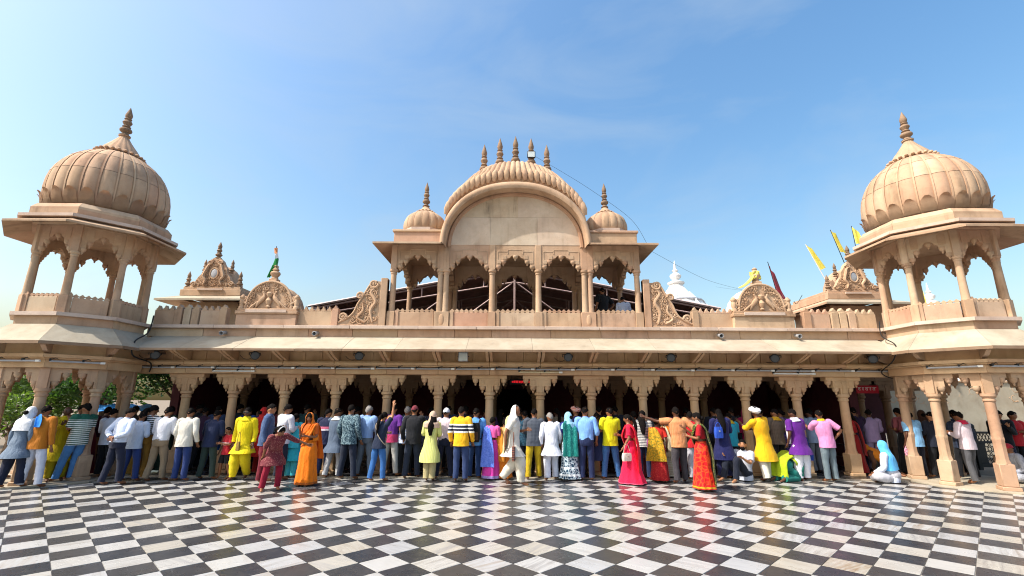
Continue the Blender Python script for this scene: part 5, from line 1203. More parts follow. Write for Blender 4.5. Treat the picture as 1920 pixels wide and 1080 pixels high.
def torso(p, R_, amp=0.008, seed=0.0, pleat=None, n=24, follow=True):
    rings = []
    mx = (p.an[-1]+p.an[1])/2
    for z, rx, ry, cy in interp_rings(R_, 3):
        c = p.tor(Vector((0, cy, z))); 
        if z < 0.82: f = (0.82-z)/0.8; c = Vector((mx.x*f, mx.y*f*0.9+cy, z+p.dz))
        e = 0.01; u = (p.tor(Vector((e, cy, z)))-p.tor(Vector((0, cy, z))))/e; v = (p.tor(Vector((0, cy+e, z)))-p.tor(Vector((0, cy, z))))/e
        rings.append((c, u, v, rx, ry))
    return loft(rings, n, amp, seed, pleat)
def limb(pts, radii, n=12, amp=0.006, seed=0.0, sub=4, flat=1.0):
    P = cat_rom(pts, sub); m = len(P); rr = []
    for i in range(m):
        t = i/(m-1)*(len(radii)-1); k = min(int(t), len(radii)-2); rr.append(lerp(radii[k], radii[k+1], t-k))
    mb = MB().tube(P, rr, n, flat)
    mb.v = [tuple(Vector(v)+(Vector(v)-P[min(i//n, m-1)]).normalized()*wrk(Vector(v), seed, amp, 16.0)) for i, v in enumerate(mb.v)]
    return mb
SHIRT_M = [(0.83, 0.186, 0.136), (0.95, 0.178, 0.132), (1.06, 0.170, 0.125), (1.20, 0.186, 0.132), (1.31, 0.200, 0.124), (1.375, 0.192, 0.108), (1.415, 0.135, 0.085), (1.455, 0.068, 0.066), (1.475, 0.062, 0.060)]
SHIRT_W = [(0.83, 0.182, 0.140), (0.95, 0.160, 0.122), (1.06, 0.140, 0.110), (1.20, 0.155, 0.128), (1.31, 0.168, 0.116), (1.375, 0.162, 0.098), (1.415, 0.115, 0.080), (1.450, 0.066, 0.062), (1.465, 0.062, 0.058)]
GC = {}
def cached(key, fn):
    if key not in GC: GC[key] = fn().mesh('cloth', 70)
    return GC[key]
HAIR_N = 20
def hair_shell(p, front=58, side=86, back=118, k=1.07, amp=0.006, seed=0.0, zoff=0.0):
    rows = []
    for i in range(9):
        row = []
        for j in range(HAIR_N):
            a = 2*PI*j/HAIR_N; f = (1+math.sin(a))/2; s_ = abs(math.cos(a)); mx = lerp(lerp(back, front, f), side, s_**2); th = R(mx)*i/8
            d = Vector((math.sin(th)*math.cos(a), math.sin(th)*math.sin(a), math.cos(th)))
            e = Vector((d.x, d.y, d.z)); r = 1/math.sqrt((e.x/0.078)**2+(e.y/0.099)**2+(e.z/0.117)**2)*k
            if i == 8: r *= 0.95
            pt = d*r; pt = pt+d*wrk(pt*9, seed, amp, 7.0); row.append(p.head(pt+Vector((0, 0, zoff))))
        rows.append(row)
    m = MB(); m.grid(rows, True); return m
def hood(p, drape=0.25, k=1.16, seed=0.0, open_=58):
    """scarf over head and shoulders, open at the face"""
    rows = []; n = 26
    for i in range(15):
        t = i/14; row = []
        for j in range(n+1):
            a = lerp(90+open_, 450-open_, j/n); ar = R(a); ca, sa = math.cos(ar), math.sin(ar)
            if t < 0.55:
                th = R(2+t/0.55*112); d = Vector((math.sin(th)*ca, math.sin(th)*sa, math.cos(th))); r = 1/math.sqrt((d.x/0.082)**2+(d.y/0.104)**2+(d.z/0.122)**2)*k
                pt = p.head(d*r)
            else:
                q = (t-0.55)/0.45; zz = lerp(1.475, 1.40-drape, q**1.2); sh = sstep(0.0, 0.45, q); rx = lerp(0.10, 0.215, sh); ry = lerp(0.11, 0.150, sh); pt = p.tor(Vector((rx*ca, ry*sa, zz)))
            row.append(pt + Vector((ca, sa, 0))*wrk(pt, seed, 0.012, 8))
        rows.append(row)
    m = MB(); m.grid(rows); return m
def ribbon(P, Wd, n=7, amp=0.012, seed=0.0, sub=5, th=0.004):
    """cloth band: centre points P with half-width vectors Wd"""
    A = cat_rom(P, sub); B = cat_rom(Wd, sub); F = []; G = []
    for i, (c, w) in enumerate(zip(A, B)):
        tg = (A[min(i+1, len(A)-1)]-A[max(i-1, 0)]).normalized(); nr = tg.cross(w); nr = nr.normalized() if nr.length > 1e-9 else Vector((0, 0, 1)); r1 = []; r2 = []
        for j in range(n+1):
            u = j/n*2-1; q = c+w*u; q = q+nr*(amp*math.sin(u*8+seed)+wrk(q, seed, amp*0.6)); r1.append(q+nr*th); r2.append(q-nr*th)
        F.append(r1+r2[::-1])
    m = MB(); m.grid(F, True); return m
def gz(x, y):
    if y > 12.02 and abs(x) < 9.9: return 0.026
    for s in (-1, 1):
        if math.hypot((x-s*10.98)/0.9, y-11.8) < 1.6: return 0.026
    return 0.001
def person(x, y, h, deg, label, pose=None, top=None, bottom=None, skin=1, hair='short', hcol='black', extra=(), girl=False, z=None, group=None, face=False, **pk):
    """top/bottom/extra: (kind, material[, options])"""
    rp = random.Random(label); pose = dict(pose or {})
    if not pose.get('legs', 'stand').startswith(('sit', 'kneel')) and 'hyaw' not in pose: pose['hyaw'] = round(rp.uniform(-0.45, 0.45), 2)
    if 'side' not in pose: pose['side'] = round(rp.uniform(-0.05, 0.05), 2)
    if 'twist' not in pose: pose['twist'] = round(rp.uniform(-0.15, 0.15), 2)
    if 'lean' not in pose: pose['lean'] = round(rp.uniform(0.0, 0.10), 2)
    if pose.get('legs', 'stand') == 'stand' and rp.random() < 0.4: pose['legs'] = rp.choice(('contra', 'wide'))
    deg = deg+rp.uniform(-9, 9)
    p = Pose(slim=girl, **pose); H_ = 1.70; k = h/H_
    t = thing('person', label, 'person', (x, y, gz(x, y) if z is None else z), R(deg), group)
    t.scale = (k*(1.04 if h > 1.3 else 1.1), k*1.04, k); sd = (x*7.3+y*3.1) % 50
    body = obj('body', body_mesh(p), SKINS[skin], t)
    key = p.key
    SR = SHIRT_W if girl else SHIRT_M
    add = lambda nm, kk, fn, mt, par=None: obj(nm, cached((key, kk), fn), mt, par or t)
    sq = round(sd) % 4
    def sleeves(par, mt, L, rad, nm='sleeve'):
        for sg in (-1, 1):
            S, E_, Wt = p.sh[sg], p.el[sg], p.wr[sg]; inn = S.lerp(p.tor(Vector((0, 0, 1.36))), 0.35)
            if L == 'long': pts = [inn, S, S.lerp(E_, 0.5), E_, E_.lerp(Wt, 0.5), Wt.lerp(E_, 0.06)]; rr = [rad*0.85, rad, rad*0.86, rad*0.76, rad*0.68, rad*0.60]
            elif L == 'three': pts = [inn, S, S.lerp(E_, 0.5), E_, E_.lerp(Wt, 0.3)]; rr = [rad*0.85, rad, rad*0.86, rad*0.78, rad*0.74]
            else: pts = [inn, S, S.lerp(E_, 0.4), S.lerp(E_, 0.78)]; rr = [rad*0.85, rad, rad*0.95, rad*0.92]
            add(nm, ('sl', L, sg, rad, sq), lambda: limb(pts, rr, 12, 0.007, sq*3.7), mt, par)
    if top:
        kind, mt = top[0], top[1]
        hemz = {'shirt': 0.80, 'tee': 0.80, 'tucked': 0.93, 'blouse': 1.12, 'kurti': 0.62, 'kurta': 0.46, 'gown': 0.06, 'jacket': 0.80}[kind.split('_')[0]]
        L = 'short' if kind in ('tee', 'blouse', 'tucked_short', 'kurti_short', 'kurta_short') else 'long'
        if kind.endswith('three'): L = 'three'
        base = [r for r in SR if r[0] > hemz+0.02]
        z0 = base[0]
        low = []
        if hemz < 0.8:
            low = [(hemz, 0.275 if not girl else 0.255, 0.225), ((hemz+0.83)/2, 0.24, 0.19), (0.83, 0.188 if not girl else 0.180, 0.142)]; base = [r for r in SR if r[0] > 0.9]
            if kind.startswith('gown'): low = [(0.05, 0.31, 0.28), (0.35, 0.26, 0.23), (0.65, 0.21, 0.175), (0.85, 0.175, 0.14)]
            if p.legs in ('walk', 'stride'): low[0] = (low[0][0], low[0][1]*1.0, low[0][2]*1.25)
        elif hemz < z0[0]: low = [(hemz, z0[1]*1.02, z0[2]*1.02)]
        pl = (lambda a, tt: 0.035*(1-tt)**2*math.sin(9*a+sq)) if hemz < 0.8 else None
        if p.legs.startswith('sit') or p.legs == 'kneel': low = [r for r in low if r[0] > 0.79]
        g_ = add('shirt' if hemz >= 0.79 else 'kurta' if kind.startswith('kurt') else 'gown' if kind.startswith('gown') else 'blouse', ('top', kind, sq), lambda: torso(p, low+base, 0.009, sq*5.1, pl), mt)
        sleeves(g_, mt, L, 0.068 if girl else 0.078)
        if len(top) > 2 and top[2] == 'collar':
            add('collar', ('col',), lambda: torso(p, [(1.435, 0.088, 0.080), (1.455, 0.085, 0.076), (1.482, 0.066, 0.066), (1.49, 0.060, 0.060)], 0.002), top[3] if len(top) > 3 else mt, g_)
    if bottom:
        kind, mt = bottom[0], bottom[1]
        if kind in ('trousers', 'baggy', 'shorts', 'leggings', 'dhoti'):
            w = {'trousers': 1.0, 'baggy': 1.25, 'shorts': 1.15, 'leggings': 0.82, 'dhoti': 1.4}[kind]
            hipz = 1.01; hk = 1.05 if top and top[0].startswith('tucked') else 0.95
            hp = add('trousers' if kind != 'dhoti' else 'dhoti', ('hip', kind, sq, hk), lambda: torso(p, [(0.80, 0.160*min(1.1, w), 0.114*min(1.12, w)), (0.86, 0.165*hk, 0.123*hk), (0.94, 0.160*hk, 0.121*hk), (hipz, 0.150*hk, 0.112*hk)], 0.003, sq*2.0) if not p.legs.startswith('sit') and p.legs != 'kneel' else MB().ball((0, 0.0, p.ph+0.02), (0.19, 0.16, 0.15), 16, 10), mt)
            for sg in (-1, 1):
                Hh, K, A = p.hip[sg], p.kn[sg], p.an[sg]
                if kind == 'shorts': pts = [Hh+Vector((0, 0, 0.03)), Hh.lerp(K, 0.5), K.lerp(Hh, 0.05)]; rr = [0.078, 0.088*w, 0.082*w]
                else:
                    ae = A+(K-A).normalized()*(-0.01 if kind != 'leggings' else 0.03); pts = [Hh, Hh.lerp(K, 0.5), K, K.lerp(A, 0.5), ae]; rr = [0.080, 0.090*w, 0.074*w, 0.067*w, 0.064*w] if kind != 'dhoti' else [0.085, 0.130, 0.125, 0.105, 0.068]
                add('trouser_leg' if kind != 'shorts' else 'shorts_leg', ('leg', kind, sg, sq), lambda: limb(pts, rr, 14, 0.009 if kind != 'dhoti' else 0.016, sq*4.3+sg, 5), mt, hp)
        elif kind in ('skirt', 'saree'):
            st = p.legs in ('walk', 'stride')
            sk = add('skirt' if kind == 'skirt' else 'saree_drape', ('skirt', kind, sq), lambda: torso(p, [(0.045, 0.245 if kind == 'saree' else 0.28, 0.235+(0.10 if st else 0)), (0.25, 0.225, 0.205+(0.06 if st else 0)), (0.50, 0.205, 0.18+(0.03 if st else 0)), (0.75, 0.195, 0.165), (0.90, 0.182, 0.145), (1.02, 0.150, 0.118), (1.06, 0.143, 0.112)], 0.012, sq*3.3, lambda a, tt: (1-tt)**1.3*(0.07*math.sin(11*a+sq+1.5*tt)+0.05*math.sin(5*a+2*sq+3*tt)), 44), mt)
    # hair and head wear
    if hair == 'short': add('hair', ('hs', sq), lambda: hair_shell(p, 54, 80, 114, 1.05, 0.020, sq), HAIRM[hcol])
    elif hair in ('long', 'pony', 'bun', 'braid'):
        hh = add('hair', ('hl', sq), lambda: hair_shell(p, 60, 96, 128, 1.07, 0.005, sq), HAIRM[hcol])
        if hair == 'long': add('hair_length', ('hl2', sq), lambda: limb([p.head((0, -0.07, 0.0)), p.head((0, -0.115, -0.10)), p.tor(Vector((0.0, -0.150, 1.30))), p.tor(Vector((0.01, -0.165, 1.10)))], [0.07, 0.085, 0.08, 0.03], 10, 0.012, sq, 5, 0.5), HAIRM[hcol], hh)
        if hair in ('pony', 'braid'): add('ponytail', ('hp', sq), lambda: limb([p.head((0, -0.09, 0.04)), p.head((0, -0.15, -0.03)), p.tor(Vector((0.02, -0.165, 1.36))), p.tor(Vector((0.03, -0.165, 1.12)))], [0.03, 0.045, 0.04, 0.012], 8, 0.008, sq, 5), HAIRM[hcol], hh)
        if hair == 'bun': add('bun', ('hb',), lambda: MB().ball(tuple(p.head((0, -0.115, -0.01))), (0.05, 0.04, 0.05), 10, 8), HAIRM[hcol], hh)
    if face:
        for sg in (-1, 1):
            d = Vector((sg*0.40, 0.91, 0.06)).normalized(); obj('eye', cached((key, 'eye', sg), lambda: MB().ball(tuple(p.head(d*(head_shape(d)-0.004))), (0.013, 0.009, 0.008), 8, 6)), EYEW, body)
            b0, b1 = Vector((sg*0.22, 0.95, 0.24)).normalized(), Vector((sg*0.58, 0.80, 0.26)).normalized(); bm_ = (b0+b1).normalized()
            obj('eyebrow', cached((key, 'brow', sg), lambda: MB().tube([p.head(q*(head_shape(q)+0.001)) for q in (b0, Vector((bm_.x, bm_.y, bm_.z+0.05)).normalized(), b1)], [0.004, 0.006, 0.003], 5)), HAIRM['black'], body)
            d2 = Vector((sg*1.0, -0.05, -0.10)).normalized(); obj('ear', cached((key, 'ear', sg), lambda: MB().ball(tuple(p.head(d2*0.078)), (0.012, 0.022, 0.032), 8, 6)), SKINS[skin], body)
        ms = [Vector((u, 0.88, -0.52)).normalized() for u in (-0.24, 0, 0.24)]
        obj('mouth', cached((key, 'mouth'), lambda: MB().tube([p.head(q*(head_shape(q)+0.001)) for q in ms], [0.004, 0.008, 0.004], 6)), LIP, body)
    for e in extra:
        kk, mt = e[0], e[1]
        if kk == 'hood': add('head_scarf', ('hood', e[2:], sq), lambda: hood(p, e[2] if len(e) > 2 else 0.25, 1.14, sq*2.0, e[3] if len(e) > 3 else 55), mt)
        elif kk == 'turban':
            def tb():
                m = MB(); rows = []
                for i in range(12):
                    tt = i/11; r = 0.088+0.038*math.sin(PI*min(1, tt*1.08))**0.8; r *= 1 if tt < 0.8 else 1-(tt-0.8)*3.2
                    rows.append([p.head(Vector((math.cos(a)*r*0.95, math.sin(a)*r*1.12, 0.015+0.125*tt+0.03*math.sin(a)))+Vector((math.cos(a), math.sin(a), 0))*0.006*math.sin(tt*22+2*a)) for a in [2*PI*j/24 for j in range(24)]])
                m.grid(rows, True); return m
            add('turban', ('turb',), tb, mt)
        elif kk == 'cap':
            c_ = add('cap', ('cap', sq), lambda: hair_shell(p, 78, 80, 82, 1.12, 0.002, sq), mt)
            if len(e) < 3: add('visor', ('vis',), lambda: MB().prism([(p.head((math.cos(R(a))*0.085, math.sin(R(a))*0.10+(0.07*math.sin(R(a))), 0.03)).x, p.head((math.cos(R(a))*0.085, math.sin(R(a))*0.17, 0.03)).y) for a in range(0, 181, 15)], p.head((0, 0.12, 0.02)).z, p.head((0, 0.12, 0.02)).z+0.008, 'z'), mt, c_)
        elif kk == 'pallu':   # saree end over the left shoulder and down the back
            T = lambda *v: p.tor(Vector(v)); lo = e[2] if len(e) > 2 else 0.5; w = e[3] if len(e) > 3 else 1.0
            zl = lambda z: Vector((-0.06, -0.20-0.02*(1.0-z), z+p.dz))
            add('pallu', ('pallu', lo, w, sq), lambda: ribbon([T(0.15, 0.08, 1.0), T(0.06, 0.150, 1.10), T(-0.06, 0.150, 1.24), T(-0.125, 0.085, 1.40), T(-0.13, -0.02, 1.445), T(-0.11, -0.125, 1.34), T(-0.08, -0.165, 1.12), zl(0.85), zl(lerp(0.85, lo, 0.5)), zl(lo)],
                [Vector(q)*w for q in ((0.02, -0.03, 0.09), (0.05, 0, 0.09), (0.06, -0.02, 0.06), (0.055, 0, 0.015), (0.06, 0, 0.0), (0.085, 0, 0.0), (0.12, 0.0, 0.0), (0.15, 0.0, 0), (0.17, 0, 0), (0.18, 0, 0))], 10, 0.014, sq), mt)
        elif kk == 'scarf_back':   # cloth hanging from the neck down the back
            T = lambda *v: p.tor(Vector(v)); add('scarf', ('sb', sq), lambda: ribbon([T(-0.07, 0.07, 1.46), T(-0.085, -0.02, 1.475), T(-0.03, -0.10, 1.47), T(0.01, -0.145, 1.36), T(0.02, -0.165, 1.24)], [Vector(q) for q in ((0.02, 0.02, 0.02), (0.01, 0, 0.035), (0.05, 0.01, 0.03), (0.075, 0, 0), (0.065, 0, 0))], 6, 0.012, sq), mt)
        elif kk == 'scarf_neck':
            sc_ = add('scarf', ('sn', sq), lambda: torso(p, [(1.40, 0.150, 0.120), (1.43, 0.125, 0.108), (1.465, 0.085, 0.085), (1.495, 0.075, 0.075)], 0.012, sq), mt)
            if len(e) > 2:
                T = lambda *v: p.tor(Vector(v)); lo = e[2]; yy = -1 if len(e) > 3 and e[3] == 'back' else 1
                add('scarf_end', ('sne', lo, yy, sq), lambda: ribbon([T(-0.09, 0.02*yy, 1.46), T(-0.105, 0.11*yy, 1.36), T(-0.10, 0.150*yy, 1.15), T(-0.09, 0.17*yy, lo)], [Vector(q) for q in ((0.05, 0.02, 0.0), (0.065, 0, 0), (0.06, 0, 0), (0.07, 0, 0))], 6, 0.012, sq), mt, sc_)
                add('scarf_end', ('sne2', lo, yy, sq), lambda: ribbon([T(0.09, 0.02*yy, 1.46), T(0.105, 0.11*yy, 1.36), T(0.10, 0.150*yy, 1.18), T(0.09, 0.17*yy, lo+0.08)], [Vector(q) for q in ((0.05, -0.02, 0.0), (0.065, 0, 0), (0.06, 0, 0), (0.06, 0, 0))], 6, 0.012, sq), mt, sc_)
        elif kk == 'shawl':      # shawl over both shoulders, long at the back
            add('shawl', ('shawl', e[2:], sq), lambda: ribbon([p.tor(Vector((0, -0.085, 1.46))), p.tor(Vector((0, -0.145, 1.36))), p.tor(Vector((0, -0.175, 1.15))), p.tor(Vector((0, -0.195, 0.95))), Vector((0, -0.215, (e[2] if len(e) > 2 else 0.75)+p.dz))], [Vector(q) for q in ((0.11, 0.02, -0.03), (0.19, 0.05, -0.04), (0.19, 0.03, 0), (0.19, 0.02, 0), (0.20, 0.02, 0))], 10, 0.014, sq), mt)
        elif kk == 'strap':      # bag strap across the back and chest
            T = lambda *v: p.tor(Vector(v)); q = e[2] if len(e) > 2 else 1
            add('strap', ('strap', q), lambda: MB().tube(cat_rom([T(q*0.16, 0.06, 0.95), T(q*0.05, 0.145, 1.15), T(-q*0.10, 0.11, 1.36), T(-q*0.12, 0.0, 1.445), T(-q*0.08, -0.125, 1.34), T(q*0.06, -0.150, 1.12), T(q*0.17, -0.06, 0.95), T(q*0.19, 0.0, 0.90)], 5), 0.012, 6), mt)
        elif kk == 'beard': add('beard', ('beard',), lambda: MB().ball(tuple(p.head((0, 0.055, -0.085))), (0.055, 0.048, 0.045), 10, 8), mt)
        elif kk == 'glasses': add('sunglasses', ('gl',), lambda: MB().box(-0.065, -0.008, 0.0, 0.012, -0.018, 0.018, 0.005).box(0.008, 0.065, 0.0, 0.012, -0.018, 0.018, 0.005).box(-0.01, 0.01, 0.002, 0.01, 0.004, 0.012), mt).location = p.head((0, 0.088, 0.012))
        elif kk == 'band': add('hair_band', ('band',), lambda: MB().tube([p.head((0.088*math.cos(R(a)), 0.03, 0.126*math.sin(R(a)))) for a in range(0, 181, 12)], 0.011, 6), mt)
    t['_h'] = 0; del t['_h']
    def wpos(v): q = Matrix.Rotation(R(deg), 3, 'Z') @ Vector((v[0]*t.scale.x, v[1]*t.scale.y, v[2]*t.scale.z)); return Vector(t.location)+q
    t_info = {'p': p, 'w': wpos, 'deg': deg, 'k': k, 't': t}
    return t_info
# ------------------------------------------------------------------ carried bags
def handbag(w, label, name, mt, deg, size=(0.26, 0.08, 0.18), strap=0.16, mt2=None):
    t = thing(name, label, 'bag', (w.x, w.y, w.z-strap-size[2]), R(deg)); a, b_, c_ = size
    m = MB(); rows = []
    for i in range(7):
        q = i/6; s_ = 0.90+0.12*math.sin(PI*q); rows.append([(a/2*s_*(1-0.10*q)*math.copysign(abs(math.cos(x))**0.4, math.cos(x)), b_/2*s_*math.copysign(abs(math.sin(x))**0.4, math.sin(x)), c_*q) for x in [2*PI*k/20 for k in range(20)]])
    m.grid(rows, True); m.add(rows[0], [tuple(range(19, -1, -1))]); m.add(rows[-1], [tuple(range(20))]); m.fix = True; obj('bag_body', m, mt, t)
    obj('strap', MB().tube(cat_rom([(-a*0.36, 0, c_*0.95), (-a*0.2, 0, c_+strap*0.7), (0, 0, c_+strap), (a*0.2, 0, c_+strap*0.7), (a*0.36, 0, c_*0.95)], 5), 0.008, 6), mt2 or mt, t)
    obj('clasp', MB().box(-0.02, 0.02, -b_/2-0.008, -b_/2+0.01, c_*0.55, c_*0.68, 0.003), mt2 or GREYMETAL, t)
    return t
def backpack(I, label, mt, mt2):
    p, k = I['p'], I['k']; c = p.tor(Vector((0, -0.19, 1.10))); w = I['w'](c); t = thing('backpack', label, 'backpack', w, R(I['deg'])); t.scale = (k, k, k)
    m = MB(); rows = []
    for i in range(10):
        q = i/9; s_ = (0.75+0.25*math.sin(PI*(0.12+0.76*q))); rows.append([(0.155*s_*math.copysign(abs(math.cos(x))**0.5, math.cos(x)), 0.085*s_*math.copysign(abs(math.sin(x))**0.55, math.sin(x))-0.01, -0.22+0.46*q) for x in [2*PI*j/24 for j in range(24)]])
    m.grid(rows, True); m.add(rows[0], [tuple(range(23, -1, -1))]); m.add(rows[-1], [tuple(range(24))]); m.fix = True; obj('pack_body', m, mt, t)
    obj('front_pocket', MB().box(-0.11, 0.11, -0.125, -0.085, -0.17, 0.03, 0.02), mt2, t)
    for sg in (-1, 1): obj('shoulder_strap', MB().tube(cat_rom([(sg*0.09, 0.04, 0.18), (sg*0.12, 0.14, 0.32), (sg*0.13, 0.26, 0.25), (sg*0.14, 0.31, 0.05), (sg*0.15, 0.20, -0.12), (sg*0.13, 0.06, -0.15)], 4), 0.02, 6, 0.5), mt, t)
    return t
# ================================================================== people: who stands where (left to right)
S_ = lambda **k: k
NAVY, DKJ, JEAN, BLK = fab('#1c2238'), fab('#232b3d'), fab('#2f5c96', 'floral', '#274d80', 2.0), fab('#14151a')
GREYT, KHAKI, WHITEC, CREAM, MARN = fab('#6d7680'), fab('#8b7355'), fab('#e8e8ea'), fab('#ddd6c8'), fab('#6a1526')
LBL = fab('#9fbbe6')
person(-10.41, 10.35, 1.61, 0, 'woman in grey-blue kurti with white head scarf at the left frame edge', S_(legs='contra', lean=0.12), ('kurti', fab('#6f7f92', 'floral', '#5f7084', 1.0)), ('baggy', NAVY), girl=True, hair='bun', extra=[('hood', WHITEC, 0.22, 62)])
person(-10.12, 10.46, 1.67, 0, 'person in mustard sweater with bright blue scarf and white trousers', S_(legs='wide', arms=('down', 'down'), lean=0.06), ('shirt', fab('#b8701c')), ('trousers', fab('#cfd3e2')), extra=[('scarf_back', fab('#2f8be0'))])
person(-10.28, 11.17, 1.61, -125, 'bald man in yellow kurta and shawl facing the striped man', S_(legs='stand', arms=('front', 'phone'), lean=0.10), ('kurta', fab('#c9ae10')), ('dhoti', fab('#b8a012')), 2, hair=None, extra=[('scarf_neck', fab('#d8bd18'), 0.75)], face=True)
I = person(-9.84, 11.08, 1.70, 60, 'man in green and white striped polo shirt leaning back in jeans', S_(legs='leanback', arms=('phone', 'front'), lean=-0.10), ('tee', fab('#e6ece6', 'hstripe', '#1f4a38', 0.9, zc=[(1.33, 1.6, '#1f5a48')])), ('trousers', fab('#4f86c4')), 1)
I = person(-8.74, 10.85, 1.63, -8, 'man in pale blue shirt and navy trousers, hands behind his back', S_(legs='contra', arms=('behind', 'behind'), lean=0.16), ('tucked', fab('#ccd8ee')), ('trousers', NAVY))
person(-8.73, 11.30, 1.53, -5, 'man in pale blue shirt and blue trousers, second behind the hands-back man', S_(legs='stand', arms=('front', 'front'), lean=0.1), ('shirt', fab('#b9c8de')), ('trousers', fab('#263a72')))
person(-8.68, 11.55, 1.67, -15, 'woman in black and white striped top with ponytail and ochre trousers', S_(legs='stand', arms=('front', 'front'), lean=0.1), ('tucked', fab('#e8e8e8', 'hstripe', '#15171f', 0.85)), ('trousers', fab('#8a6424')), 1, 'pony', girl=True)
person(-8.18, 11.37, 1.63, -12, 'man in white shirt with rolled sleeves and khaki trousers', S_(legs='contra', arms=('front', 'front'), lean=0.14), ('tucked_three', fab('#d8d9e0')), ('trousers', fab('#8d7a62')))
person(-7.62, 11.36, 1.61, -6, 'man in cream long-sleeved shirt and royal blue trousers', S_(legs='stand', arms=('hold', 'loose'), lean=0.10), ('shirt', fab('#d6d2c6')), ('trousers', fab('#24386e')))
person(-7.20, 11.64, 1.56, -10, 'man in navy pullover and dark green trousers', S_(legs='wide', arms=('front', 'front'), lean=0.12), ('shirt', fab('#1d2848')), ('trousers', fab('#2b3b36')))
person(-6.85, 11.76, 1.17, 155, 'child in red printed t-shirt and black shorts', S_(legs='stand', arms=('front', 'loose')), ('tee', fab('#b01d2a', zc=[(1.10, 1.13, '#e8d8d8'), (1.16, 1.19, '#e8d8d8')])), ('shorts', BLK), 1, girl=True, face=True)
I = person(-6.44, 11.72, 1.63, 172, 'boy in bright yellow kurta and dhoti wearing sunglasses, facing the camera', S_(legs='stride', arms=('down', 'down'), hyaw=0.1), ('kurti', fab('#f0d810')), ('dhoti', fab('#e2ca10')), 2, face=True, extra=[('glasses', BLACKMETAL), ('scarf_neck', fab('#f2da18'))])
handbag(I['w']((0.02, 0.20, 1.12)), 'beige cloth pouch hanging on the chest of the yellow-clad boy', 'cloth_pouch', fab('#9a7f3c'), 172, (0.10, 0.05, 0.20), 0.22)
person(-5.71, 11.26, 1.72, -70, 'man in blue denim shirt and maroon trousers looking right', S_(legs='stand', arms=('front', 'down'), hyaw=-0.1), ('shirt', fab('#475e85', 'floral', '#3d5277', 2.0), 'collar'), ('trousers', MARN), 0, face=True)
person(-5.54, 11.73, 1.70, -30, 'man in white shirt standing behind the bending girl', S_(legs='stand', arms=('front', 'front'), hyaw=-0.3), ('shirt', fab('#dcdfe8')), ('trousers', DKJ), 1)
person(-5.05, 10.38, 1.52, -150, 'girl in maroon spangled top bending forward and reaching to the orange saree', S_(legs='bent', arms=('side', 'down'), lean=0.75, hpit=-0.1), ('kurti_three', fab('#6e2a34', 'dots', '#a06a62', 1.6)), ('trousers', fab('#8e1230')), 1, 'pony', girl=True, face=True, extra=[('band', WHITEC)])
person(-5.35, 11.91, 1.48, 8, 'person in turquoise kurta standing behind the orange saree', S_(legs='close', arms=('front', 'front')), ('kurta', fab('#2fb4c4')), ('baggy', fab('#4cc3cf')), 1, 'braid', girl=True, extra=[('shawl', fab('#38b8c8'), 0.8)])
person(-4.56, 10.93, 1.52, 168, 'woman in orange saree with covered head facing the camera', S_(legs='close', arms=('front', 'phone'), hyaw=0.3, hpit=0.15), ('blouse', fab('#c85a14')), ('saree', fab('#f07c10', zc=[(0.0, 0.10, '#b05a1a')])), 1, 'bun', girl=True, face=True, extra=[('hood', fab('#f08218'), 0.36, 46), ('pallu', fab('#e87412'), 0.6, 1.2)])
person(-4.66, 12.05, 1.58, -8, 'man in navy sweater with pink and white chest stripes', S_(legs='stand', arms=('front', 'face'), lean=0.05), ('shirt', fab('#1c2444', zc=[(1.14, 1.18, '#d8d4dc'), (1.18, 1.24, '#d26a86')])), ('trousers', fab('#26355c')))
person(-4.38, 11.99, 1.62, -12, 'man in grey-blue kurti with white neck scarf and pale trousers', S_(legs='contra', arms=('front', 'front'), lean=0.05), ('kurti', fab('#5b6b80')), ('trousers', fab('#c0c2c4')), extra=[('scarf_neck', WHITEC)])
person(-3.97, 11.78, 1.71, -8, 'man in dark teal floral shirt and dark jeans', S_(legs='wide', arms=('loose', 'loose')), ('shirt', fab('#24404f', 'floral', '#7d97a0', 0.9)), ('trousers', DKJ))
person(-3.65, 12.04, 1.66, -6, 'grey-haired man in light blue shirt and grey trousers', S_(legs='stand', arms=('front', 'front')), ('tucked', fab('#8fb0e2')), ('trousers', fab('#66707c')), hcol='grey')
I = person(-3.18, 11.53, 1.55, -25, 'woman in navy t-shirt and jeans raising her right arm', S_(legs='contra', arms=('front', 'up'), side=0.05), ('tee', fab('#1b2740')), ('trousers', fab('#3568a8')), 0, 'pony', girl=True, extra=[('strap', fab('#b9a892'), 1)])
person(-3.07, 12.17, 1.69, -10, 'man in purple polo shirt with pink stripe and pale trousers', S_(legs='stand', arms=('front', 'loose')), ('tee', fab('#6a2f92', zc=[(0.5, 0.98, '#c03a6a')])), ('trousers', fab('#b7b6b0')), 0)
person(-2.71, 12.19, 1.63, -5, 'man in white shirt with blue floral print beside the purple polo', S_(legs='stand', arms=('front', 'front')), ('tee', fab('#dfe6f2', 'floral', '#6f8fd0', 0.8)), ('trousers', BLK), hcol='grey')
person(-2.47, 11.96, 1.69, -8, 'man in black shirt and maroon cap with hand raised to his face', S_(legs='contra', arms=('loose', 'face')), ('shirt', fab('#1a1c22')), ('trousers', DKJ), 1, extra=[('cap', fab('#7a2f3c'), 'plain')])
person(-1.99, 11.60, 1.55, 0, 'woman in pale yellow-green kurta with beige head scarf and long hair', S_(legs='close', arms=('front', 'front'), lean=0.04), ('kurta', fab('#d6d88a', 'vstripe', '#c2c76e', 1.0)), ('baggy', fab('#b0a478')), 1, 'long', girl=True, extra=[('hood', fab('#c4a894'), 0.10, 60)])
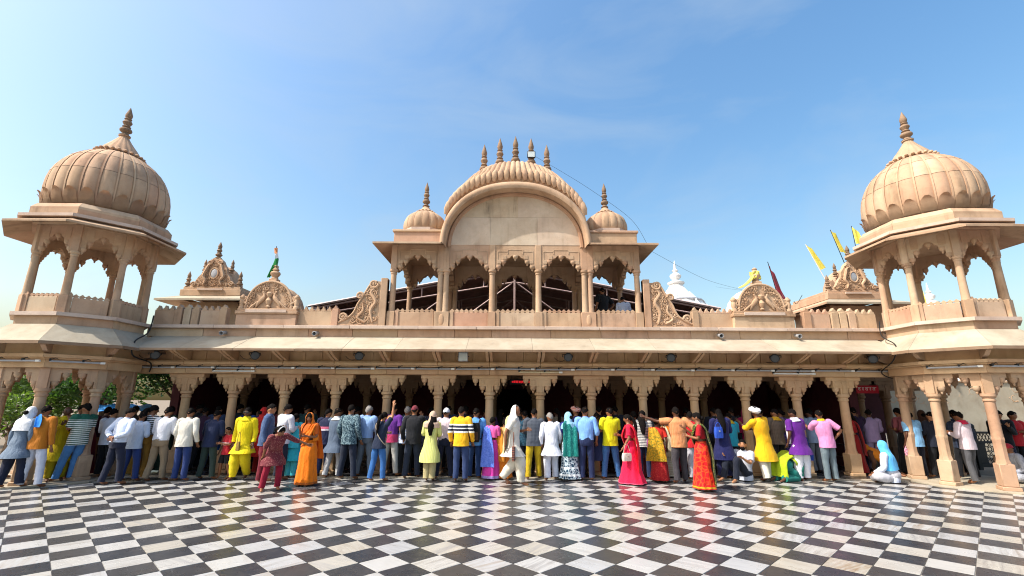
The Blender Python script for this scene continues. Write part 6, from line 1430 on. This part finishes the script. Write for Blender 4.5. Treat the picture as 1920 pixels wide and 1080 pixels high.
person(-1.70, 11.92, 1.64, -4, 'man in pale pink shirt and white cap with navy trousers', S_(legs='stand', arms=('loose', 'front')), ('tucked', fab('#dccbd4')), ('trousers', NAVY), extra=[('cap', fab('#dfe3ee'), 'plain')])
person(-1.26, 11.56, 1.67, 3, 'man in yellow sweater with navy and white bands and dark jeans', S_(legs='stand', arms=('loose', 'loose')), ('shirt', fab('#eab21c', zc=[(1.10, 1.14, '#f0f0ea'), (1.14, 1.19, '#1b2138'), (1.19, 1.215, '#f0f0ea'), (1.215, 1.27, '#1b2138'), (1.27, 1.30, '#f0f0ea')])), ('trousers', fab('#2a3c66')))
I = person(-0.98, 11.96, 1.63, -3, 'person in bright blue shirt and jeans carrying a backpack', S_(legs='stand', arms=('front', 'front')), ('shirt', fab('#5fa0e6')), ('trousers', fab('#26406e')))
backpack(I, 'black backpack with brown pocket on the blue-shirted person', fab('#15151a'), fab('#4a3327'))
person(-0.56, 11.89, 1.43, -20, 'woman in magenta and blue saree with pink blouse', S_(legs='close', arms=('front', 'phone')), ('blouse', fab('#e860a8')), ('saree', fab('#c83aa0', zc=[(0.0, 0.12, '#8f7fb8')])), 2, 'bun', girl=True, extra=[('pallu', fab('#4f6fd0', 'floral', '#6a86e0', 1.0), 0.35, 1.1)])
person(-0.28, 11.98, 1.38, -12, 'woman in orange saree with beige blouse beside the magenta saree', S_(legs='close', arms=('phone', 'front')), ('blouse', fab('#c8a468')), ('saree', fab('#d97a1a')), 1, 'bun', girl=True, extra=[('pallu', fab('#d2882a'), 0.5, 1.0)])
I = person(-0.04, 11.18, 1.72, -88, 'barefoot walker in white head cloth and dhoti with beige shawl striding right', S_(legs='walk', arms=('front', 'swing'), lean=0.05), ('kurti_short', fab('#e2ddd2')), ('dhoti', fab('#d8d2c4')), 1, hair=None, extra=[('hood', fab('#eceae6'), 0.15, 62), ('shawl', fab('#cfc08c'), 0.62)])
handbag(I['w']((0.24, 0.02, 1.12)), 'striped brown cloth shoulder bag of the white-clad walker', 'shoulder_bag', fab('#8a5a4a', 'hstripe', '#4a3030', 0.8), -95, (0.26, 0.07, 0.30), 0.30, fab('#7a4a3a'))
handbag(I['w']((-0.02, -0.16, 0.86)), 'white cloth packet in the hand of the white-clad walker', 'cloth_packet', WHITEC, -88, (0.16, 0.06, 0.20), 0.04)
person(0.25, 12.16, 1.55, -5, 'person in teal floral shirt behind the white-clad walker', S_(legs='stand', arms=('front', 'front')), ('shirt', fab('#17344a', 'floral', '#2c5a70', 1.0)), ('trousers', NAVY))
person(0.46, 11.93, 1.64, -3, 'man in dark grey checked shirt and bright yellow trousers', S_(legs='stand', arms=('front', 'front')), ('shirt', fab('#3b424e', 'check', '#59606c', 1.0)), ('trousers', fab('#c4a51c')))
person(0.88, 11.86, 1.54, 4, 'grey-haired man in white kurta and pyjama, arms held wide', S_(legs='stand', arms=('loose', 'hold'), lean=0.06, hyaw=0.4), ('kurti', fab('#e4e6f2')), ('baggy', fab('#e0e2ee')), 1, hcol='grey')
person(1.31, 11.87, 1.54, -6, 'woman in pale blue head scarf, teal shawl and blue printed skirt', S_(legs='close', arms=('front', 'loose'), hyaw=0.5), ('blouse', fab('#22247a')), ('skirt', fab('#27465e', 'print', '#c2d2da', 0.8, zc=[(0.0, 0.05, '#2a4a8a'), (0.12, 0.17, '#d8e0e4'), (0.30, 0.34, '#d8e0e4')])), 0, 'bun', girl=True, extra=[('hood', fab('#8fc0dc'), 0.12, 55), ('shawl', fab('#178078', 'dots', '#4aa69c', 1.2), 0.60)])
person(1.54, 12.36, 1.64, 0, 'person wearing a red and white patterned head cloth', S_(legs='stand', arms=('front', 'front')), ('shirt', fab('#2b2f6a')), ('trousers', NAVY), extra=[('turban', fab('#b8362a', 'print', '#e8d0c0', 1.6))])
person(1.71, 11.80, 1.68, -4, 'man in sky blue shirt with rolled sleeves and navy trousers', S_(legs='stand', arms=('front', 'loose'), lean=0.03), ('tucked_three', fab('#7fb0ee')), ('trousers', fab('#1e2a50')), 1)
person(2.03, 12.12, 1.52, 0, 'person in dark navy kurta beside the sky blue shirt', S_(legs='stand', arms=('front', 'loose')), ('kurta', fab('#1e2748')), ('leggings', BLK), 2, girl=True)
person(2.32, 11.97, 1.67, 4, 'man in acid yellow polo shirt and faded jeans', S_(legs='stand', arms=('front', 'front')), ('tee', fab('#d8d410'), 'collar', fab('#c8c60e')), ('trousers', fab('#3a669c', 'floral', '#2f568a', 0.6)), 1)
I = person(2.66, 11.37, 1.53, 62, 'woman in crimson pink dress walking left with a white handbag', S_(legs='stride', arms=('hold', 'front'), lean=0.03), ('blouse', fab('#d81440')), ('skirt', fab('#e81848', 'floral', '#d01040', 1.0, zc=[(0.0, 0.05, '#f05878')])), 1, 'braid', girl=True, face=True, extra=[('pallu', fab('#e0122e'), 0.30, 1.2)])
handbag(I['w']((-0.24, 0.06, 0.98)), 'white quilted handbag held by the woman in the crimson dress', 'handbag', fab('#e6d8cc', 'check', '#cbb8a8', 1.6), 20, (0.25, 0.09, 0.17), 0.20, fab('#b8a494'))
I = person(3.13, 11.97, 1.60, -6, 'person in grey striped t-shirt and navy trousers with a purple bag', S_(legs='stand', arms=('front', 'loose')), ('tee', fab('#c8c6c2', 'hstripe', '#55585e', 1.0)), ('trousers', fab('#222f52')), 1, 'long', girl=True)
handbag(I['w']((0.20, -0.10, 1.30)), 'purple shoulder bag on the person in the striped t-shirt', 'shoulder_bag', fab('#8e3a72'), 20, (0.30, 0.12, 0.22), 0.28)
person(3.41, 11.74, 1.42, -15, 'woman in red skirt with yellow-green saree end and red blouse', S_(legs='close', arms=('front', 'loose')), ('blouse', fab('#c0281c')), ('saree', fab('#a81c22', 'dots', '#c84a3a', 1.4)), 2, 'bun', girl=True, extra=[('pallu', fab('#c8981c', 'floral', '#6a6a1c', 1.0), 0.55, 1.5)])
person(3.81, 12.22, 1.40, -10, 'woman in orange blouse and cream saree behind the pointing man', S_(legs='close', arms=('loose', 'front')), ('blouse', fab('#d8761c')), ('saree', fab('#c8c2ac', 'hstripe', '#aea68c', 0.6)), 1, 'bun', girl=True, extra=[('pallu', fab('#c8bfa0'), 0.6, 1.0)])
person(3.84, 11.52, 1.69, 6, 'man in orange checked shirt pointing left into the hall', S_(legs='contra', arms=('point', 'hip')), ('tee', fab('#d69a6c', 'check', '#b87040', 1.2)), ('trousers', fab('#3c3a40')), 2)
I = person(4.34, 11.97, 1.58, 4, 'person in plain red t-shirt and white trousers behind the red saree', S_(legs='stand', arms=('hip', 'front')), ('tee', fab('#c81c26')), ('trousers', fab('#c8c8d0')), 1, girl=True)
person(4.01, 10.64, 1.58, 70, 'woman in red silk saree with gold border and green brocade end', S_(legs='close', arms=('front', 'phone'), lean=0.04), ('blouse', fab('#a81020')), ('saree', fab('#d8141c', 'print', '#e04a1c', 0.5, zc=[(0.0, 0.05, '#c8981c'), (0.07, 0.10, '#c8981c')], rough=0.4)), 1, 'bun', girl=True, face=True, extra=[('pallu', fab('#3c4a1c', 'dots', '#b8a83c', 1.6, rough=0.4), 0.12, 1.25)])
I = person(5.09, 12.04, 1.63, -4, 'tall person in dark navy robe with a blue bag on the shoulder', S_(legs='stand', arms=('front', 'front')), ('kurta', fab('#1b1f52')), ('baggy', fab('#181c44')), 1, 'long')
handbag(I['w']((-0.16, -0.18, 1.36)), 'blue shoulder bag on the back of the navy robe', 'shoulder_bag', fab('#2a54c0'), 10, (0.22, 0.10, 0.26), 0.10)
person(5.50, 12.46, 1.52, -3, 'person in turquoise shirt with yellow scarf next to the navy robe', S_(legs='stand', arms=('front', 'front')), ('tee', fab('#2aa8cc')), ('trousers', NAVY), extra=[('scarf_neck', fab('#c8b028'))])
person(5.50, 11.96, 1.72, 118, 'bearded man in light grey t-shirt sitting against a column', S_(legs='sit_knees', arms=('knee', 'knee'), lean=-0.05, hyaw=0.5), ('tee', fab('#b8bcc8')), ('trousers', fab('#1a2030')), 0, face=True, extra=[('beard', HAIRM['black'])])
person(6.04, 11.94, 1.69, 14, 'man in white turban and long bright yellow kurta touching the column', S_(legs='contra', arms=('reach', 'front'), side=-0.16, lean=0.05), ('kurta_three', fab('#f2b614')), ('baggy', fab('#e4dccb')), 2, hair=None, extra=[('turban', fab('#e8e8ec'))])
person(6.65, 12.43, 1.63, 0, 'man in brown checked shirt behind the yellow kurta', S_(legs='stand', arms=('front', 'front')), ('shirt', fab('#5a4c44', 'check', '#6c5e54', 1.0)), ('trousers', BLK), extra=[('scarf_neck', fab('#c89a1c'))])
person(6.46, 11.93, 1.72, -60, 'person in teal clothes and lime scarf kneeling and bowing to the floor', S_(legs='kneel', arms=('ground', 'ground'), lean=1.25), ('kurti', fab('#1c6a5c')), ('baggy', fab('#1a7a70')), 2, girl=True, extra=[('hood', fab('#b4c41c'), 0.35, 60), ('shawl', fab('#a8c01c'), 0.7)])
I = person(6.89, 11.92, 1.66, 16, 'man in purple kurta with white shoulder scarf and white dhoti', S_(legs='stand', arms=('loose', 'front'), side=-0.06, hyaw=0.3), ('kurti_short', fab('#5c1c82')), ('dhoti', fab('#e6e6ee')), 2, extra=[('scarf_neck', fab('#e0e0ea'), 0.85)])
handbag(I['w']((0.22, 0.02, 1.02)), 'round blue bag at the hip of the purple kurta', 'shoulder_bag', fab('#1f3f9a'), 10, (0.24, 0.14, 0.24), 0.30)
person(7.50, 11.82, 1.64, 18, 'man in pink shirt with yellow collar and grey trousers, hand on hip', S_(legs='stand', arms=('reach', 'hip'), side=-0.10), ('tee', fab('#e090c0'), 'collar', fab('#d8b81c')), ('trousers', fab('#67767e')), 1)
person(8.88, 11.75, 1.72, 55, 'seated pilgrim in white shirt with sky blue head cloth', S_(legs='sit_cross', arms=('lap', 'lap'), lean=0.12), ('shirt', fab('#d0d8ea')), ('baggy', fab('#b8b8c0')), 1, hair=None, extra=[('hood', fab('#5cb4ec'), 0.34, 50)])
I = person(10.02, 12.27, 1.59, 5, 'boy in light blue t-shirt and black trousers between the right tower columns', S_(legs='stand', arms=('loose', 'front')), ('tee', fab('#7fb4e0')), ('trousers', fab('#1a1c2a')), 2)
handbag(I['w']((-0.25, 0.08, 0.80)), 'small pink and white packet carried by the boy in light blue', 'packet', fab('#d8b8c8', 'print', '#c05a7a', 0.8), 5, (0.13, 0.05, 0.17), 0.05)
person(10.62, 11.55, 1.60, 10, 'person in pale pink top with red scarf and grey trousers beside the tower column', S_(legs='stand', arms=('front', 'front'), lean=0.04), ('shirt', fab('#d8c8d0')), ('trousers', fab('#55565a')), 1, extra=[('scarf_neck', fab('#c8244a'))])
person(11.0, 12.1, 1.58, -10, 'person in dark blue checked jacket inside the right tower', S_(legs='stand', arms=('front', 'loose')), ('jacket', fab('#1c2434', 'check', '#2c3850', 0.9)), ('trousers', BLK), 1)
person(12.55, 12.6, 1.64, 140, 'man in black shirt looking at his phone at the right frame edge', S_(legs='stand', arms=('phone', 'phone'), hpit=0.25), ('shirt', fab('#16171d')), ('trousers', NAVY), 0, face=True)
person(12.95, 12.7, 1.62, 175, 'person in red top at the extreme right frame edge', S_(legs='stand', arms=('front', 'front')), ('shirt', fab('#b01c24')), ('trousers', BLK), 1, face=True)
person(11.95, 11.75, 1.60, 70, 'person in grey trousers and red cap sitting at the foot of the right tower', S_(legs='sit_cross', arms=('lap', 'lap'), lean=0.2), ('shirt', fab('#a8acb8')), ('baggy', fab('#b0b2ba')), 1, extra=[('cap', fab('#b02a3a'), 'plain')])
# in the shade of the hall and the towers
SH_ = [
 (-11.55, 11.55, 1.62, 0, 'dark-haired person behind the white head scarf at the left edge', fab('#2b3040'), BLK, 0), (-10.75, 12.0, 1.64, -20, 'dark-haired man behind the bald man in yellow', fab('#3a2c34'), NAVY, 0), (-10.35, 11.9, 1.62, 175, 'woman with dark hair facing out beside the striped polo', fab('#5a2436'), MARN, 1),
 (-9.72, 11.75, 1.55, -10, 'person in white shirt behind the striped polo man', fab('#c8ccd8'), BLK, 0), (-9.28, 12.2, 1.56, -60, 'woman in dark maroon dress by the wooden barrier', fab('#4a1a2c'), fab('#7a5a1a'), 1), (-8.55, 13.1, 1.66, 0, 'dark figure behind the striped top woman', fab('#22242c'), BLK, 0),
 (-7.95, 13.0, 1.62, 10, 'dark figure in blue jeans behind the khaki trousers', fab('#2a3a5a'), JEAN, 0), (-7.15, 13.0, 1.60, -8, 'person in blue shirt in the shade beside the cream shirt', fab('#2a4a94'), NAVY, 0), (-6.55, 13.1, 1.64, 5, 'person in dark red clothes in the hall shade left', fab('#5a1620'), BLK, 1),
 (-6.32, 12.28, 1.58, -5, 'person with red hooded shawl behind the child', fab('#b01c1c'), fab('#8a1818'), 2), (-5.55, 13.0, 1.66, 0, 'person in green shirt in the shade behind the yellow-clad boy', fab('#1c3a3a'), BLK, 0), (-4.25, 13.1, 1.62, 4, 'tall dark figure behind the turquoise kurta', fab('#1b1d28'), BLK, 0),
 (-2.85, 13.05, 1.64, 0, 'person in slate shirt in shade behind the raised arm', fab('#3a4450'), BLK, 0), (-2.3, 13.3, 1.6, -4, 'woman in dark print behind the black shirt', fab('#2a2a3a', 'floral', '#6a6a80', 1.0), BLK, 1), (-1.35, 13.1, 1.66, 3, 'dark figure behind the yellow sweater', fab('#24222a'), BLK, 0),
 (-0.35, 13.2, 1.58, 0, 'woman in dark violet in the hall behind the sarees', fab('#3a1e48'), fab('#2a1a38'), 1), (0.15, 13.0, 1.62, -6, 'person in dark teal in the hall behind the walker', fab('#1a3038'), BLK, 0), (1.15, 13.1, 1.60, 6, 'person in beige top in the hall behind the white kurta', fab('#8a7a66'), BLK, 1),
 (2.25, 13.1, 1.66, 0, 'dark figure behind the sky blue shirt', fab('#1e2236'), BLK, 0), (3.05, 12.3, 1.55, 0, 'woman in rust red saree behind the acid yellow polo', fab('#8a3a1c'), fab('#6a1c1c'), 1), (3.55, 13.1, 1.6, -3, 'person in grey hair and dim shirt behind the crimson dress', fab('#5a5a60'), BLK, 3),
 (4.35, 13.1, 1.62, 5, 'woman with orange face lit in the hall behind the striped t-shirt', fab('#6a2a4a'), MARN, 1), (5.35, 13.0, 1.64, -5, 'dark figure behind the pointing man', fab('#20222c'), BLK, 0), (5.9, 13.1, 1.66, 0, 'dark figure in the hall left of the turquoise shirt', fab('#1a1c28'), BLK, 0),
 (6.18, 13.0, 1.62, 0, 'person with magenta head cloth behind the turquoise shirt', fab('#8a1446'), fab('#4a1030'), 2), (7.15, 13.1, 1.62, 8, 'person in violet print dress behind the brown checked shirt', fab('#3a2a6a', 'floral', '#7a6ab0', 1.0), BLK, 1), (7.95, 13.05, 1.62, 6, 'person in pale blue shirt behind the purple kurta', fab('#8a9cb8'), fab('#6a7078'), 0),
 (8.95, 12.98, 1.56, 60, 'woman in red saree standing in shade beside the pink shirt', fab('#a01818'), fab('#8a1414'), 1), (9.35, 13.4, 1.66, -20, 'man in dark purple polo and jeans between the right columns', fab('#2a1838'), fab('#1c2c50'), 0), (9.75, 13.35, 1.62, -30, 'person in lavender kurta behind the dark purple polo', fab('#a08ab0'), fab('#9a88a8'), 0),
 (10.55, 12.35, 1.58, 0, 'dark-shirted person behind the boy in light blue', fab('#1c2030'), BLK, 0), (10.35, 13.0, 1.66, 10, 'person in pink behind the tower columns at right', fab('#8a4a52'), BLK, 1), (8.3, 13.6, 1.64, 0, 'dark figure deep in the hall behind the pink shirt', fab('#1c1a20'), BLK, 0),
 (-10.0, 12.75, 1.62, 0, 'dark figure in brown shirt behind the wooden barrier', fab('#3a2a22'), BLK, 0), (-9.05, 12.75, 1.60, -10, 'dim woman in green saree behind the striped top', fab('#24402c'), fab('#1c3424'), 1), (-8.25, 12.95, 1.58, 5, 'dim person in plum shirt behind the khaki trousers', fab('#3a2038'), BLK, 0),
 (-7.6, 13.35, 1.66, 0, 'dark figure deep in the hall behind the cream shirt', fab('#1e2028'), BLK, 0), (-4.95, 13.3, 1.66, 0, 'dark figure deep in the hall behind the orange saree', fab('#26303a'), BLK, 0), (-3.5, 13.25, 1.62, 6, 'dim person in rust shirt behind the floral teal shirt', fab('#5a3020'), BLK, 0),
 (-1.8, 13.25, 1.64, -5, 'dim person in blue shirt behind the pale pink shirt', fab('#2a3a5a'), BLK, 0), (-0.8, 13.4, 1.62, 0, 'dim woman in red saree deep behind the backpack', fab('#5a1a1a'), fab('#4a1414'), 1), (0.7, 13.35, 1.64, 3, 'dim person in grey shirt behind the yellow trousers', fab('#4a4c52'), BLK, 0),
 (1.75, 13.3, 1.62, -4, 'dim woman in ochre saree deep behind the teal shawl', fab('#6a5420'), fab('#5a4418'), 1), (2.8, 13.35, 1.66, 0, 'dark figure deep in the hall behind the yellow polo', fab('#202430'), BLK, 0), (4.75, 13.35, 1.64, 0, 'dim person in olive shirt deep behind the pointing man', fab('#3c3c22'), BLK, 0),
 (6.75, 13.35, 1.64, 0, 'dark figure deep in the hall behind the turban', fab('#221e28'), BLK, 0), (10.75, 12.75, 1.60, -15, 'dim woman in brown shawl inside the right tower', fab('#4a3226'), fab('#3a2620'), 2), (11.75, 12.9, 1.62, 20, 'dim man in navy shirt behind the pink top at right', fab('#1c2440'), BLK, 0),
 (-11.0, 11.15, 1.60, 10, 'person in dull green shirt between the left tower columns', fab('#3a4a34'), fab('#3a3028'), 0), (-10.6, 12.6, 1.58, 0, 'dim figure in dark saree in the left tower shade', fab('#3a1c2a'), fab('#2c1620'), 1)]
HP = [S_(legs='stand', arms=('front', 'front')), S_(legs='stand', arms=('front', 'face'), lean=0.05), S_(legs='contra', arms=('front', 'front'), lean=0.1), S_(legs='close', arms=('front', 'loose'))]
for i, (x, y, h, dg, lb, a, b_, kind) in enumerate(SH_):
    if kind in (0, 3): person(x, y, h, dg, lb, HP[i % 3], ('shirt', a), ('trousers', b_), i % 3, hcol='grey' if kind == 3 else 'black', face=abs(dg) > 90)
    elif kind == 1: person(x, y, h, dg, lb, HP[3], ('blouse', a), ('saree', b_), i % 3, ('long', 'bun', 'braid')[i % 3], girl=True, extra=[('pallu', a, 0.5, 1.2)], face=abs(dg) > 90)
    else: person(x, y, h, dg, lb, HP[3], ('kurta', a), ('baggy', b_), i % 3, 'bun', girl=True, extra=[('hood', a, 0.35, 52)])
person(9.62, 12.75, 1.45, 30, 'person in orange shawl bending low behind the seated pilgrim', S_(legs='kneel', arms=('ground', 'lap'), lean=0.9), ('shirt', fab('#5a3a2a')), ('baggy', BLK), 1, extra=[('hood', fab('#c8781c'), 0.4, 55)])
person(2.72, 14.2, 1.66, 20, 'person in black t-shirt on the pavilion balcony at its right end', S_(legs='stand', arms=('loose', 'hip')), ('tee', fab('#12141a')), ('trousers', BLK), 1, z=3.6)
person(3.22, 13.6, 1.25, 10, 'child in white shirt peeping over the balcony at its right end', S_(legs='stand', arms=('front', 'front')), ('shirt', fab('#b8c4dc')), ('trousers', NAVY), 1, z=3.6)
